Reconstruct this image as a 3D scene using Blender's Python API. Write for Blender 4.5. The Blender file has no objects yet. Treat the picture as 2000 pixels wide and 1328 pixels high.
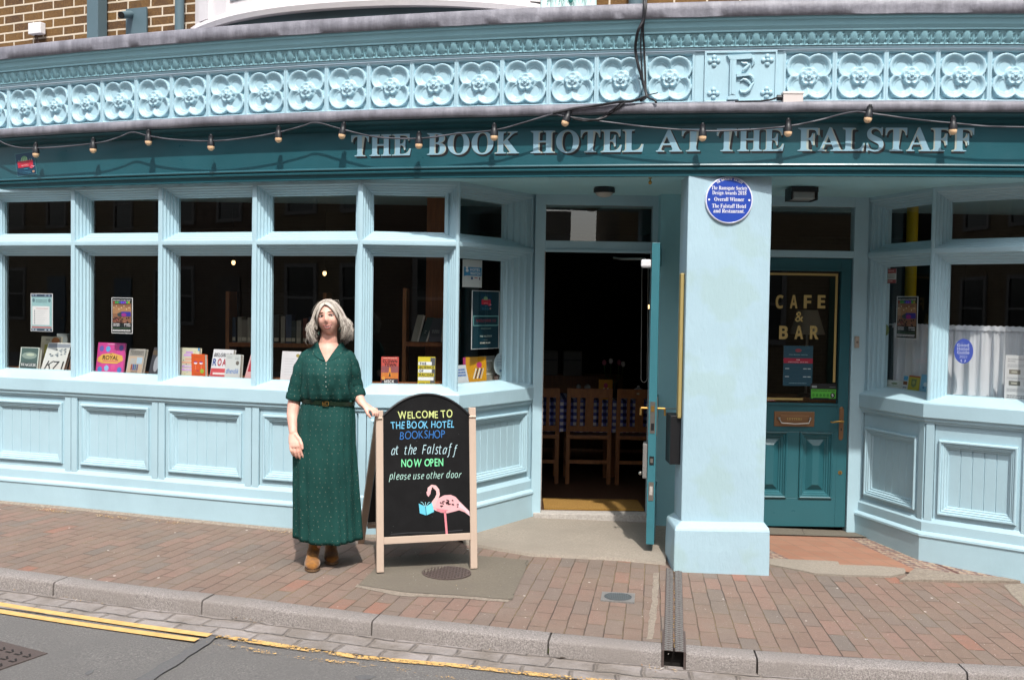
import bpy, bmesh, math, random
from math import sin, cos, pi, radians, sqrt, exp
from mathutils import Vector, Matrix
random.seed(7)
SC = bpy.context.scene
COL = SC.collection

# ------------------------------------------------------------------ camera
CAM_H = 1.66
cam = bpy.data.cameras.new('camera')
cam.sensor_width = 36.0
cam.lens = 36.0
cam.clip_end = 500
camo = bpy.data.objects.new('camera', cam)
COL.objects.link(camo)
CM = Matrix.Translation((0, 0, CAM_H)) @ Matrix.Rotation(radians(88.0), 4, 'X') @ Matrix.Rotation(radians(0.92), 4, 'Z')
camo.matrix_world = CM
SC.camera = camo

# ------------------------------------------------------------------ sky and sun
SUN_EL = radians(55.0)
SUN_AZ = radians(8.0)            # to the right of straight behind the camera
to_sun = Vector((sin(SUN_AZ) * cos(SUN_EL), -cos(SUN_AZ) * cos(SUN_EL), sin(SUN_EL)))
world = bpy.data.worlds.new('World')
SC.world = world
world.use_nodes = True
wn = world.node_tree
sky = wn.nodes.new('ShaderNodeTexSky')
sky.sky_type = 'NISHITA'
sky.sun_disc = False
sky.sun_elevation = SUN_EL
sky.sun_rotation = pi - SUN_AZ
sky.air_density = 1.0
sky.dust_density = 2.5
hz = wn.nodes.new('ShaderNodeHueSaturation')      # thin cloud: a paler, greyer sky
hz.inputs['Saturation'].default_value = 0.45
wn.links.new(sky.outputs[0], hz.inputs['Color'])
wn.links.new(hz.outputs[0], wn.nodes['Background'].inputs[0])
wn.nodes['Background'].inputs[1].default_value = 0.15
sl = bpy.data.lights.new('sun', 'SUN')
sl.energy = 2.4
sl.angle = radians(1.0)
sl.color = (1.0, 0.955, 0.9)
so = bpy.data.objects.new('sun', sl)
so.rotation_euler = (-to_sun).to_track_quat('-Z', 'Y').to_euler()
COL.objects.link(so)
SC.view_settings.view_transform = 'Standard'
SC.view_settings.look = 'None'
SC.view_settings.gamma = 1.0
SC.view_settings.exposure = 0.98
SC.view_settings.use_curve_mapping = False

# ------------------------------------------------------------------ helpers: materials
def lin(h):
    h = h.lstrip('#')
    out = []
    for i in (0, 2, 4):
        c = int(h[i:i + 2], 16) / 255
        out.append(c / 12.92 if c <= 0.04045 else ((c + 0.055) / 1.055) ** 2.4)
    return tuple(out)

def nd(nt, typ, ins=None, **props):
    n = nt.nodes.new(typ)
    for k, v in props.items():
        setattr(n, k, v)
    for k, v in (ins or {}).items():
        s = n.inputs[k]
        if isinstance(v, bpy.types.NodeSocket):
            nt.links.new(v, s)
        else:
            if hasattr(s, 'default_value'):
                if s.type == 'RGBA' and len(v) == 3:
                    v = (*v, 1)
                s.default_value = v
    return n

def ma(nt, op, a, b=0.0, c=0.0):
    return nd(nt, 'ShaderNodeMath', {0: a, 1: b, 2: c}, operation=op).outputs[0]

def mixc(nt, f, a, b):
    n = nd(nt, 'ShaderNodeMix', {0: f}, data_type='RGBA')
    for idx, v in ((6, a), (7, b)):
        s = n.inputs[idx]
        if isinstance(v, bpy.types.NodeSocket):
            nt.links.new(v, s)
        else:
            s.default_value = (*v[:3], 1)
    return n.outputs[2]

def ramp(nt, fac, stops, interp='LINEAR'):
    r = nt.nodes.new('ShaderNodeValToRGB')
    r.color_ramp.interpolation = interp
    els = r.color_ramp.elements
    while len(els) < len(stops):
        els.new(0.5)
    for e, (p, c) in zip(els, stops):
        e.position = p
        e.color = (*c[:3], 1)
    nt.links.new(fac, r.inputs[0])
    return r.outputs[0]

def newmat(name):
    m = bpy.data.materials.new(name)
    m.use_nodes = True
    nt = m.node_tree
    return m, nt, nt.nodes['Principled BSDF']

def objc(nt):
    return nt.nodes.new('ShaderNodeTexCoord').outputs['Object']

def noise(nt, vec, scale, detail=4, rough=0.6):
    return nd(nt, 'ShaderNodeTexNoise', {'Vector': vec, 'Scale': scale, 'Detail': detail, 'Roughness': rough}).outputs['Fac']

def bump(nt, h, strength, dist):
    return nd(nt, 'ShaderNodeBump', {'Height': h, 'Strength': strength, 'Distance': dist}).outputs[0]

MATS = {}
def flat(h, rough=0.6, metal=0.0, spec=0.5):
    k = (h, rough, metal, spec)
    if k not in MATS:
        m, nt, p = newmat('colour_' + h.strip('#'))
        p.inputs['Base Color'].default_value = (*lin(h), 1)
        p.inputs['Roughness'].default_value = rough
        p.inputs['Metallic'].default_value = metal
        p.inputs['Specular IOR Level'].default_value = spec
        MATS[k] = m
    return MATS[k]

def paint(name, h, rough=0.4, var=0.10, bstr=0.25, patch=None, scuff=None):
    m, nt, p = newmat(name)
    geo = nt.nodes.new('ShaderNodeNewGeometry').outputs['Position']
    c = lin(h)
    n1 = noise(nt, geo, 2.3, 5)
    dark = tuple(x * (1 - var) for x in c)
    light = tuple(min(1, x * (1 + var)) for x in c)
    colr = ramp(nt, n1, [(0.3, dark), (0.7, light)])
    if patch:
        n2 = noise(nt, geo, 3.1, 3, 0.5)
        msk = nd(nt, 'ShaderNodeMapRange', {0: n2, 1: 0.52, 2: 0.60}).outputs[0]
        colr = mixc(nt, ma(nt, 'MULTIPLY', msk, 0.36), colr, lin(patch))
    if scuff:
        n3 = noise(nt, geo, 34, 6, 0.75)
        m3 = ma(nt, 'MULTIPLY', nd(nt, 'ShaderNodeMapRange', {0: n3, 1: 0.70, 2: 0.74}).outputs[0], 0.7)
        colr = mixc(nt, m3, colr, lin(scuff))
    nt.links.new(colr, p.inputs['Base Color'])
    nr = noise(nt, geo, 11, 3)
    nt.links.new(nd(nt, 'ShaderNodeMapRange', {0: nr, 3: rough - 0.08, 4: rough + 0.12}).outputs[0], p.inputs['Roughness'])
    mp = nd(nt, 'ShaderNodeMapping', {0: geo, 3: (1, 1, 0.35)}).outputs[0]
    nt.links.new(bump(nt, noise(nt, mp, 42, 5, 0.65), bstr, 0.004), p.inputs['Normal'])
    return m

M = {}
M['pale'] = paint('pale_blue_paint', '#a6c3cd', 0.36, 0.055, 0.4, scuff='#86a3ad')
M['pale_rough'] = paint('pale_blue_masonry_paint', '#9fbac5', 0.6, 0.05, 0.9, scuff='#8aa3a8', patch='#98b1aa')
M['frieze'] = paint('pale_blue_thick_paint', '#a2c2cd', 0.4, 0.05, 0.35)
M['cornice'] = paint('cornice_paint_shade_tone', '#8dbac4', 0.42, 0.06)  # stronger blue than the front: its tone in shade is put into the colour
M['fascia'] = paint('dark_teal_fascia_paint', '#23535c', 0.3, 0.08, 0.12)
M['teal'] = paint('teal_door_paint', '#2a5d65', 0.3, 0.06, 0.15, scuff='#24525a')
M['edge_teal'] = paint('worn_teal_door_edge_paint', '#37707a', 0.35, 0.06, 0.2)
M['porch'] = paint('mid_teal_porch_paint', '#8fc0c8', 0.4, 0.05)
M['soffit'] = paint('soffit_paint_shade_tone', '#a6d3d9', 0.4, 0.05)  # tint and lightness carry the tone of the ceiling in shade
M['white'] = paint('peeling_white_paint', '#d8d3d4', 0.5, 0.05, 0.5, scuff='#8e8682')
M['greyteal'] = paint('grey_teal_paint', '#55696e', 0.5, 0.08)
M['pipe'] = paint('grey_drainpipe_paint', '#52676f', 0.42, 0.08)
M['boardwood'] = paint('cream_painted_wood', '#b7a392', 0.55, 0.06, 0.5, scuff='#8b7464')

def m_lead():
    m, nt, p = newmat('weathered_lead')
    geo = nt.nodes.new('ShaderNodeNewGeometry').outputs['Position']
    mp = nd(nt, 'ShaderNodeMapping', {0: geo, 3: (1, 1, 0.25)}).outputs[0]
    n = noise(nt, mp, 9, 6, 0.7)
    c = ramp(nt, n, [(0.28, lin('#5b5a61')), (0.5, lin('#73727a')), (0.75, lin('#929199'))])
    nt.links.new(c, p.inputs['Base Color'])
    p.inputs['Roughness'].default_value = 0.55
    nt.links.new(bump(nt, noise(nt, geo, 14, 5), 0.5, 0.012), p.inputs['Normal'])
    return m
M['lead'] = m_lead()

def m_brick():
    m, nt, p = newmat('yellow_stock_brick')
    uv = nt.nodes.new('ShaderNodeUVMap').outputs[0]
    geo = nt.nodes.new('ShaderNodeNewGeometry').outputs['Position']
    wob = nd(nt, 'ShaderNodeTexNoise', {'Vector': geo, 'Scale': 9.0, 'Detail': 2.0}).outputs['Color']
    uvw = nd(nt, 'ShaderNodeMixRGB', {0: 0.006, 1: uv, 2: wob}, blend_type='ADD').outputs[0]
    b = nd(nt, 'ShaderNodeTexBrick', {'Vector': uvw, 'Color1': lin('#6d4f29'), 'Color2': lin('#4c3422'), 'Mortar': lin('#c9b9a2'), 'Scale': 1.0,
            'Mortar Size': 0.0075, 'Mortar Smooth': 0.15, 'Bias': -0.1, 'Brick Width': 0.225, 'Row Height': 0.0735})
    b.offset = 0.5
    sp = noise(nt, geo, 60, 5, 0.7)
    big = noise(nt, geo, 7, 3)
    c1 = mixc(nt, nd(nt, 'ShaderNodeMapRange', {0: sp, 1: 0.45, 2: 0.75, 4: 0.6}).outputs[0], b.outputs['Color'], lin('#8a6a3a'))
    c2 = mixc(nt, nd(nt, 'ShaderNodeMapRange', {0: big, 1: 0.5, 2: 0.75, 4: 0.55}).outputs[0], c1, lin('#3a2a22'))
    fac = b.outputs['Fac']
    c3 = mixc(nt, fac, c2, lin('#cbbda8'))
    nt.links.new(c3, p.inputs['Base Color'])
    p.inputs['Roughness'].default_value = 0.9
    h = ma(nt, 'ADD', ma(nt, 'MULTIPLY', fac, -1.0), ma(nt, 'MULTIPLY', sp, 0.5))
    nt.links.new(bump(nt, h, 0.8, 0.008), p.inputs['Normal'])
    return m
M['brick'] = m_brick()
def m_house(name, a, b, mo):
    m, nt, p = newmat(name)
    uv = nt.nodes.new('ShaderNodeUVMap').outputs[0]
    t = nd(nt, 'ShaderNodeTexBrick', {'Vector': uv, 'Color1': lin(a), 'Color2': lin(b), 'Mortar': lin(mo), 'Scale': 1.0, 'Mortar Size': 0.009,
            'Brick Width': 0.225, 'Row Height': 0.0735})
    nt.links.new(t.outputs[0], p.inputs['Base Color'])
    p.inputs['Roughness'].default_value = 0.9
    return m

def m_pavers():
    m, nt, p = newmat('brick_pavers')
    uv = nt.nodes.new('ShaderNodeUVMap').outputs[0]
    geo = nt.nodes.new('ShaderNodeNewGeometry').outputs['Position']
    wob = nd(nt, 'ShaderNodeTexNoise', {'Vector': geo, 'Scale': 5.0, 'Detail': 3.0}).outputs['Color']
    uvw = nd(nt, 'ShaderNodeMixRGB', {0: 0.016, 1: uv, 2: wob}, blend_type='ADD').outputs[0]
    s = nd(nt, 'ShaderNodeSeparateXYZ', {0: uvw})
    PW, PL = 0.104, 0.245
    u = ma(nt, 'DIVIDE', s.outputs[0], PW)
    row = ma(nt, 'FLOOR', u)
    shift = nd(nt, 'ShaderNodeTexWhiteNoise', {'W': row}, noise_dimensions='1D').outputs['Value']
    off = ma(nt, 'ADD', ma(nt, 'MULTIPLY', ma(nt, 'MODULO', ma(nt, 'ABSOLUTE', row), 2.0), 0.5), ma(nt, 'MULTIPLY', shift, 0.22))
    v = ma(nt, 'ADD', ma(nt, 'DIVIDE', s.outputs[1], PL), off)
    colv = ma(nt, 'FLOOR', v)
    idv = nd(nt, 'ShaderNodeCombineXYZ', {0: row, 1: colv})
    wn_ = nd(nt, 'ShaderNodeTexWhiteNoise', {0: idv.outputs[0]}, noise_dimensions='2D')
    r1 = wn_.outputs['Value']
    tint = ramp(nt, r1, [(0.0, lin('#6c5f57')), (0.2, lin('#735f54')), (0.42, lin('#776055')), (0.62, lin('#6f5b50')), (0.78, lin('#655e58')), (0.86, lin('#7c6156')), (0.965, lin('#8c5a49'))], 'CONSTANT')
    fu = ma(nt, 'FRACT', u)
    fv = ma(nt, 'FRACT', v)
    du = ma(nt, 'MULTIPLY', ma(nt, 'MINIMUM', fu, ma(nt, 'SUBTRACT', 1.0, fu)), PW)
    dv = ma(nt, 'MULTIPLY', ma(nt, 'MINIMUM', fv, ma(nt, 'SUBTRACT', 1.0, fv)), PL)
    d = ma(nt, 'MINIMUM', du, dv)
    jn = noise(nt, geo, 25, 4)
    dj = ma(nt, 'ADD', d, ma(nt, 'MULTIPLY', ma(nt, 'SUBTRACT', jn, 0.5), 0.006))
    brick = nd(nt, 'ShaderNodeMapRange', {0: dj, 1: 0.0012, 2: 0.0040}).outputs[0]
    sp = noise(nt, geo, 130, 5, 0.75)
    md = noise(nt, geo, 3.0, 4)
    lo = noise(nt, geo, 0.9, 2)
    c = mixc(nt, nd(nt, 'ShaderNodeMapRange', {0: sp, 1: 0.35, 2: 0.8, 4: 0.45}).outputs[0], tint, lin('#857064'))
    c = mixc(nt, nd(nt, 'ShaderNodeMapRange', {0: md, 1: 0.42, 2: 0.70, 4: 0.65}).outputs[0], c, lin('#766a61'))
    c = mixc(nt, nd(nt, 'ShaderNodeMapRange', {0: lo, 1: 0.35, 2: 0.65, 4: 0.25}).outputs[0], c, lin('#7c6a59'))
    joint = mixc(nt, nd(nt, 'ShaderNodeMapRange', {0: noise(nt, geo, 3, 3), 1: 0.42, 2: 0.62}).outputs[0], lin('#55483f'), lin('#8a7656'))
    c = mixc(nt, brick, joint, c)
    st_ = noise(nt, geo, 38, 6, 0.8)
    c = mixc(nt, nd(nt, 'ShaderNodeMapRange', {0: st_, 1: 0.52, 2: 0.66, 4: 0.45}).outputs[0], c, lin('#5b514b'))
    st2 = noise(nt, geo, 1.7, 6, 0.75)
    c = mixc(nt, nd(nt, 'ShaderNodeMapRange', {0: st2, 1: 0.5, 2: 0.68, 4: 0.40}).outputs[0], c, lin('#62594f'))
    grit = noise(nt, geo, 210, 2, 0.5)
    c = mixc(nt, nd(nt, 'ShaderNodeMapRange', {0: grit, 1: 0.66, 2: 0.72, 4: 0.6}).outputs[0], c, lin('#b5aaa0'))
    # small pale specks: chewing gum, petals and grit
    vor = nd(nt, 'ShaderNodeTexVoronoi', {'Vector': geo, 'Scale': 7.5, 'Randomness': 1.0})
    gum = nd(nt, 'ShaderNodeMapRange', {0: vor.outputs['Distance'], 1: 0.075, 2: 0.055}).outputs[0]
    pick = ma(nt, 'GREATER_THAN', nd(nt, 'ShaderNodeSeparateColor', {0: vor.outputs['Color']}).outputs[0], 0.66)
    c = mixc(nt, ma(nt, 'MULTIPLY', ma(nt, 'MULTIPLY', gum, pick), 0.8), c, lin('#c8bfb6'))
    nt.links.new(c, p.inputs['Base Color'])
    p.inputs['Roughness'].default_value = 0.9
    h = ma(nt, 'ADD', ma(nt, 'ADD', brick, ma(nt, 'MULTIPLY', sp, 0.35)), ma(nt, 'MULTIPLY', r1, 0.35))
    nt.links.new(bump(nt, h, 0.85, 0.009), p.inputs['Normal'])
    return m
M['pavers'] = m_pavers()

def m_stone(name, stops, scale=60, bstr=0.5, bd=0.004, rough=0.9, big=None, crack=False):
    m, nt, p = newmat(name)
    geo = nt.nodes.new('ShaderNodeNewGeometry').outputs['Position']
    n = noise(nt, geo, scale, 6, 0.8)
    c = ramp(nt, n, [(pp, lin(h)) for pp, h in stops])
    n2 = noise(nt, geo, 2.2, 5, 0.65)
    if big:
        c = mixc(nt, nd(nt, 'ShaderNodeMapRange', {0: n2, 1: 0.42, 2: 0.66, 4: 0.8}).outputs[0], c, lin(big))
    h = n
    if crack:
        wob = nd(nt, 'ShaderNodeTexNoise', {'Vector': geo, 'Scale': 3.0, 'Detail': 4.0}).outputs['Color']
        gw = nd(nt, 'ShaderNodeMixRGB', {0: 0.35, 1: geo, 2: wob}, blend_type='ADD').outputs[0]
        v = nd(nt, 'ShaderNodeTexVoronoi', {'Vector': gw, 'Scale': 0.8}, feature='DISTANCE_TO_EDGE').outputs['Distance']
        k = nd(nt, 'ShaderNodeMapRange', {0: v, 1: 0.001, 2: 0.005}).outputs[0]
        c = mixc(nt, k, lin('#4a443c'), c)
        h = ma(nt, 'ADD', h, k)
    nt.links.new(c, p.inputs['Base Color'])
    p.inputs['Roughness'].default_value = rough
    nt.links.new(bump(nt, h, bstr, bd), p.inputs['Normal'])
    return m
M['granite'] = m_stone('granite_kerb', [(0.32, '#4a4644'), (0.46, '#7d7773'), (0.56, '#958e8a'), (0.7, '#bbb4ae')], 120, 0.9, 0.007, big='#827b76')
M['asphalt'] = m_stone('asphalt', [(0.3, '#4a4948'), (0.45, '#646260'), (0.57, '#777471'), (0.70, '#aeaaa4')], 95, 1.0, 0.010, big='#686664')
M['tar'] = m_stone('tar_joint', [(0.3, '#4d4d50'), (0.7, '#62615f')], 60, 0.3, 0.003)
M['concrete'] = m_stone('concrete_step', [(0.3, '#756c61'), (0.5, '#8c8377'), (0.75, '#a39a8c')], 70, 0.6, 0.005, big='#827a6f')
M['slab'] = m_stone('concrete_slab', [(0.3, '#575047'), (0.5, '#676054'), (0.75, '#787063')], 70, 0.4, 0.003, big='#625b51', crack=True)
M['mortar'] = m_stone('pale_mortar', [(0.3, '#6d6357'), (0.55, '#8d8275'), (0.8, '#a89d8f')], 40, 0.9, 0.01)
M['whitestone'] = m_stone('white_stone', [(0.3, '#8f8a84'), (0.6, '#b5afa8'), (0.8, '#c5c0ba')], 50, 0.3, 0.003)
M['iron'] = m_stone('cast_iron', [(0.3, '#3b3230'), (0.7, '#5c4f4a')], 80, 0.4, 0.002, rough=0.6)
M['steel'] = m_stone('dull_steel', [(0.3, '#62615f'), (0.7, '#84827f')], 80, 0.3, 0.002, rough=0.5)

def m_setts():
    m, nt, p = newmat('granite_setts')
    uv = nt.nodes.new('ShaderNodeUVMap').outputs[0]
    geo = nt.nodes.new('ShaderNodeNewGeometry').outputs['Position']
    wob = nd(nt, 'ShaderNodeTexNoise', {'Vector': geo, 'Scale': 6.0, 'Detail': 3.0}).outputs['Color']
    uvw = nd(nt, 'ShaderNodeMixRGB', {0: 0.06, 1: uv, 2: wob}, blend_type='ADD').outputs[0]
    b = nd(nt, 'ShaderNodeTexBrick', {'Vector': uvw, 'Color1': lin('#7f7976'), 'Color2': lin('#8f8885'), 'Mortar': lin('#746c65'), 'Scale': 1.0,
           'Mortar Size': 0.016, 'Mortar Smooth': 1.0, 'Brick Width': 0.24, 'Row Height': 0.125})
    sp = noise(nt, geo, 70, 6, 0.8)
    c = mixc(nt, nd(nt, 'ShaderNodeMapRange', {0: sp, 1: 0.4, 2: 0.75, 4: 0.45}).outputs[0], b.outputs[0], lin('#a09893'))
    c = mixc(nt, nd(nt, 'ShaderNodeMapRange', {0: noise(nt, geo, 4, 4), 1: 0.40, 2: 0.66, 4: 0.85}).outputs[0], c, lin('#6c645c'))
    nt.links.new(c, p.inputs['Base Color'])
    p.inputs['Roughness'].default_value = 0.9
    h = ma(nt, 'ADD', ma(nt, 'MULTIPLY', b.outputs['Fac'], -1.0), ma(nt, 'MULTIPLY', noise(nt, geo, 18, 5), 1.2))
    nt.links.new(bump(nt, h, 0.9, 0.016), p.inputs['Normal'])
    return m
M['setts'] = m_setts()

def m_line(name, thr):
    m, nt, p = newmat(name)
    geo = nt.nodes.new('ShaderNodeNewGeometry').outputs['Position']
    n = noise(nt, geo, 55, 6, 0.75)
    c = ramp(nt, noise(nt, geo, 20, 4), [(0.3, lin('#bd9558')), (0.7, lin('#cfa96c'))])
    nt.links.new(c, p.inputs['Base Color'])
    p.inputs['Roughness'].default_value = 0.8
    big = noise(nt, geo, 5, 3)
    s = ma(nt, 'ADD', n, ma(nt, 'MULTIPLY', ma(nt, 'SUBTRACT', big, 0.5), 0.5))
    nt.links.new(nd(nt, 'ShaderNodeMapRange', {0: s, 1: thr, 2: thr + 0.03}).outputs[0], p.inputs['Alpha'])
    return m
M['line'] = m_line('yellow_road_paint', 0.27)
M['line_worn'] = m_line('worn_yellow_road_paint', 0.475)
M['line_faint'] = m_line('nearly_worn_off_road_paint', 0.60)

def m_glass():
    m, nt, p = newmat('window_glass')
    nt.nodes.remove(p)
    tr = nd(nt, 'ShaderNodeBsdfTransparent', {0: (0.93, 0.95, 0.94)})
    gl = nd(nt, 'ShaderNodeBsdfGlossy', {'Color': (1, 1, 1), 'Roughness': 0.0})
    geo = nt.nodes.new('ShaderNodeNewGeometry').outputs['Position']
    bn = bump(nt, noise(nt, geo, 1.6, 1), 0.015, 0.02)
    nt.links.new(bn, gl.inputs['Normal'])
    lw = nd(nt, 'ShaderNodeLayerWeight', {0: 0.5})
    fz = ma(nt, 'ADD', 0.075, ma(nt, 'MULTIPLY', ma(nt, 'POWER', lw.outputs['Facing'], 5.0), 0.9))
    mx = nd(nt, 'ShaderNodeMixShader', {0: fz, 1: tr.outputs[0], 2: gl.outputs[0]})
    nt.links.new(mx.outputs[0], nt.nodes['Material Output'].inputs[0])
    return m
M['glass'] = m_glass()

def m_cloth_net():
    m, nt, p = newmat('sheer_white_curtain')
    nt.nodes.remove(p)
    di = nd(nt, 'ShaderNodeBsdfDiffuse', {0: (0.80, 0.80, 0.84, 1)})
    tl = nd(nt, 'ShaderNodeBsdfTranslucent', {0: (0.75, 0.75, 0.8, 1)})
    tr = nd(nt, 'ShaderNodeBsdfTransparent')
    a = nd(nt, 'ShaderNodeMixShader', {0: 0.12, 1: di.outputs[0], 2: tl.outputs[0]})
    lw = nd(nt, 'ShaderNodeLayerWeight', {0: 0.35})
    f = nd(nt, 'ShaderNodeMapRange', {0: lw.outputs['Facing'], 3: 0.84, 4: 0.99})
    b = nd(nt, 'ShaderNodeMixShader', {0: f.outputs[0], 1: tr.outputs[0], 2: a.outputs[0]})
    nt.links.new(b.outputs[0], nt.nodes['Material Output'].inputs[0])
    return m
M['net'] = m_cloth_net()

def m_dress():
    m, nt, p = newmat('green_dotted_viscose')
    uv = nt.nodes.new('ShaderNodeUVMap').outputs[0]
    s = nd(nt, 'ShaderNodeSeparateXYZ', {0: uv})
    W, H = 0.034, 0.030
    v = ma(nt, 'DIVIDE', s.outputs[1], H)
    row = ma(nt, 'FLOOR', v)
    u = ma(nt, 'ADD', ma(nt, 'DIVIDE', s.outputs[0], W), nd(nt, 'ShaderNodeTexWhiteNoise', {'W': row}, noise_dimensions='1D').outputs['Value'])
    wn2 = nd(nt, 'ShaderNodeTexWhiteNoise', {0: nd(nt, 'ShaderNodeCombineXYZ', {0: ma(nt, 'FLOOR', u), 1: row}).outputs[0]}, noise_dimensions='2D').outputs['Value']
    a = ma(nt, 'MULTIPLY', ma(nt, 'SUBTRACT', ma(nt, 'FRACT', u), ma(nt, 'ADD', 0.3, ma(nt, 'MULTIPLY', wn2, 0.4))), W)
    b = ma(nt, 'MULTIPLY', ma(nt, 'SUBTRACT', ma(nt, 'FRACT', v), ma(nt, 'ADD', 0.3, ma(nt, 'MULTIPLY', ma(nt, 'FRACT', ma(nt, 'MULTIPLY', wn2, 7.3)), 0.4))), H)
    d = ma(nt, 'SQRT', ma(nt, 'ADD', ma(nt, 'POWER', a, 2.0), ma(nt, 'POWER', b, 2.0)))
    dot = ma(nt, 'LESS_THAN', d, ma(nt, 'ADD', 0.0015, ma(nt, 'MULTIPLY', wn2, 0.0013)))
    oc = objc(nt)
    base = ramp(nt, noise(nt, oc, 3, 3), [(0.3, lin('#163c38')), (0.7, lin('#1d4843'))])
    c = mixc(nt, ma(nt, 'MULTIPLY', ma(nt, 'MULTIPLY', dot, 0.42), ma(nt, 'GREATER_THAN', wn2, 0.12)), base, lin('#a5a08c'))
    nt.links.new(c, p.inputs['Base Color'])
    p.inputs['Roughness'].default_value = 0.8
    p.inputs['Specular IOR Level'].default_value = 0.15
    wv = nd(nt, 'ShaderNodeMapping', {0: oc, 3: (1, 1, 0.3)}).outputs[0]
    wv2 = nd(nt, 'ShaderNodeMapping', {0: oc, 2: (0.2, 0.5, 0.3), 3: (1, 1, 0.28)}).outputs[0]
    hh = ma(nt, 'ADD', ma(nt, 'MULTIPLY', noise(nt, wv, 26, 4, 0.6), 0.25), noise(nt, wv2, 9, 2, 0.45))
    nt.links.new(bump(nt, hh, 0.75, 0.035), p.inputs['Normal'])
    return m
M['dress'] = m_dress()

def m_skin():
    m, nt, p = newmat('fair_skin')
    oc = objc(nt)
    c = ramp(nt, noise(nt, oc, 14, 4), [(0.3, lin('#d29d8b')), (0.55, lin('#deae9c')), (0.75, lin('#e4b8a6'))])
    nt.links.new(c, p.inputs['Base Color'])
    p.inputs['Roughness'].default_value = 0.5
    p.inputs['Subsurface Weight'].default_value = 0.12
    p.inputs['Subsurface Radius'].default_value = (0.012, 0.004, 0.002)
    p.inputs['Subsurface Scale'].default_value = 0.5
    return m
M['skin'] = m_skin()

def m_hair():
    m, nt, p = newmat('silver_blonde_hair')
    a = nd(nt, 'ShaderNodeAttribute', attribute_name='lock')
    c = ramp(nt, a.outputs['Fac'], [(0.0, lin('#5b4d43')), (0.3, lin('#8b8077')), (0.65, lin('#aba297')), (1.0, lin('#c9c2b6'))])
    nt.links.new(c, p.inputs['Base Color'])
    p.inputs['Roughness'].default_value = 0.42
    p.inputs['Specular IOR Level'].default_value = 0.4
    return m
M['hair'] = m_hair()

def m_suede():
    m, nt, p = newmat('tan_suede')
    oc = objc(nt)
    c = ramp(nt, noise(nt, oc, 30, 5), [(0.3, lin('#6a4215')), (0.7, lin('#93611f'))])
    nt.links.new(c, p.inputs['Base Color'])
    p.inputs['Roughness'].default_value = 0.9
    p.inputs['Sheen Weight'].default_value = 0.3
    nt.links.new(bump(nt, noise(nt, oc, 22, 4), 0.5, 0.008), p.inputs['Normal'])
    return m
M['suede'] = m_suede()

def m_wood(name, a, b, rough=0.5):
    m, nt, p = newmat(name)
    geo = nt.nodes.new('ShaderNodeNewGeometry').outputs['Position']
    mp = nd(nt, 'ShaderNodeMapping', {0: geo, 3: (14, 14, 1.2)}).outputs[0]
    c = ramp(nt, noise(nt, mp, 3, 5, 0.7), [(0.3, lin(a)), (0.7, lin(b))])
    nt.links.new(c, p.inputs['Base Color'])
    p.inputs['Roughness'].default_value = rough
    return m
M['wood'] = m_wood('dark_chair_wood', '#6d4223', '#925e30')
M['oak'] = m_wood('orange_oak', '#6b3a1a', '#8f5526')
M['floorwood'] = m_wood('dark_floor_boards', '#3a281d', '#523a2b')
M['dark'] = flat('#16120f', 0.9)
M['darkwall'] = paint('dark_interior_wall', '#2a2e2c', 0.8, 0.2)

def m_check():
    m, nt, p = newmat('blue_gingham')
    uv = nt.nodes.new('ShaderNodeUVMap').outputs[0]
    s = nd(nt, 'ShaderNodeSeparateXYZ', {0: uv})
    a = ma(nt, 'GREATER_THAN', ma(nt, 'FRACT', ma(nt, 'DIVIDE', s.outputs[0], 0.062)), 0.5)
    b = ma(nt, 'GREATER_THAN', ma(nt, 'FRACT', ma(nt, 'DIVIDE', s.outputs[1], 0.062)), 0.5)
    f = ma(nt, 'MULTIPLY', ma(nt, 'ADD', a, b), 0.5)
    c = ramp(nt, f, [(0.0, lin('#e8e8f2')), (0.5, lin('#6670b8')), (1.0, lin('#1a2468'))])
    nt.links.new(c, p.inputs['Base Color'])
    p.inputs['Roughness'].default_value = 0.85
    return m
M['check'] = m_check()

def m_mat():
    m, nt, p = newmat('coir_matting')
    geo = nt.nodes.new('ShaderNodeNewGeometry').outputs['Position']
    n = noise(nt, geo, 160, 4, 0.8)
    c = ramp(nt, n, [(0.3, lin('#6a4a1e')), (0.7, lin('#b08840'))])
    nt.links.new(c, p.inputs['Base Color'])
    p.inputs['Roughness'].default_value = 1
    nt.links.new(bump(nt, n, 0.8, 0.006), p.inputs['Normal'])
    return m
M['coir'] = m_mat()

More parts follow.
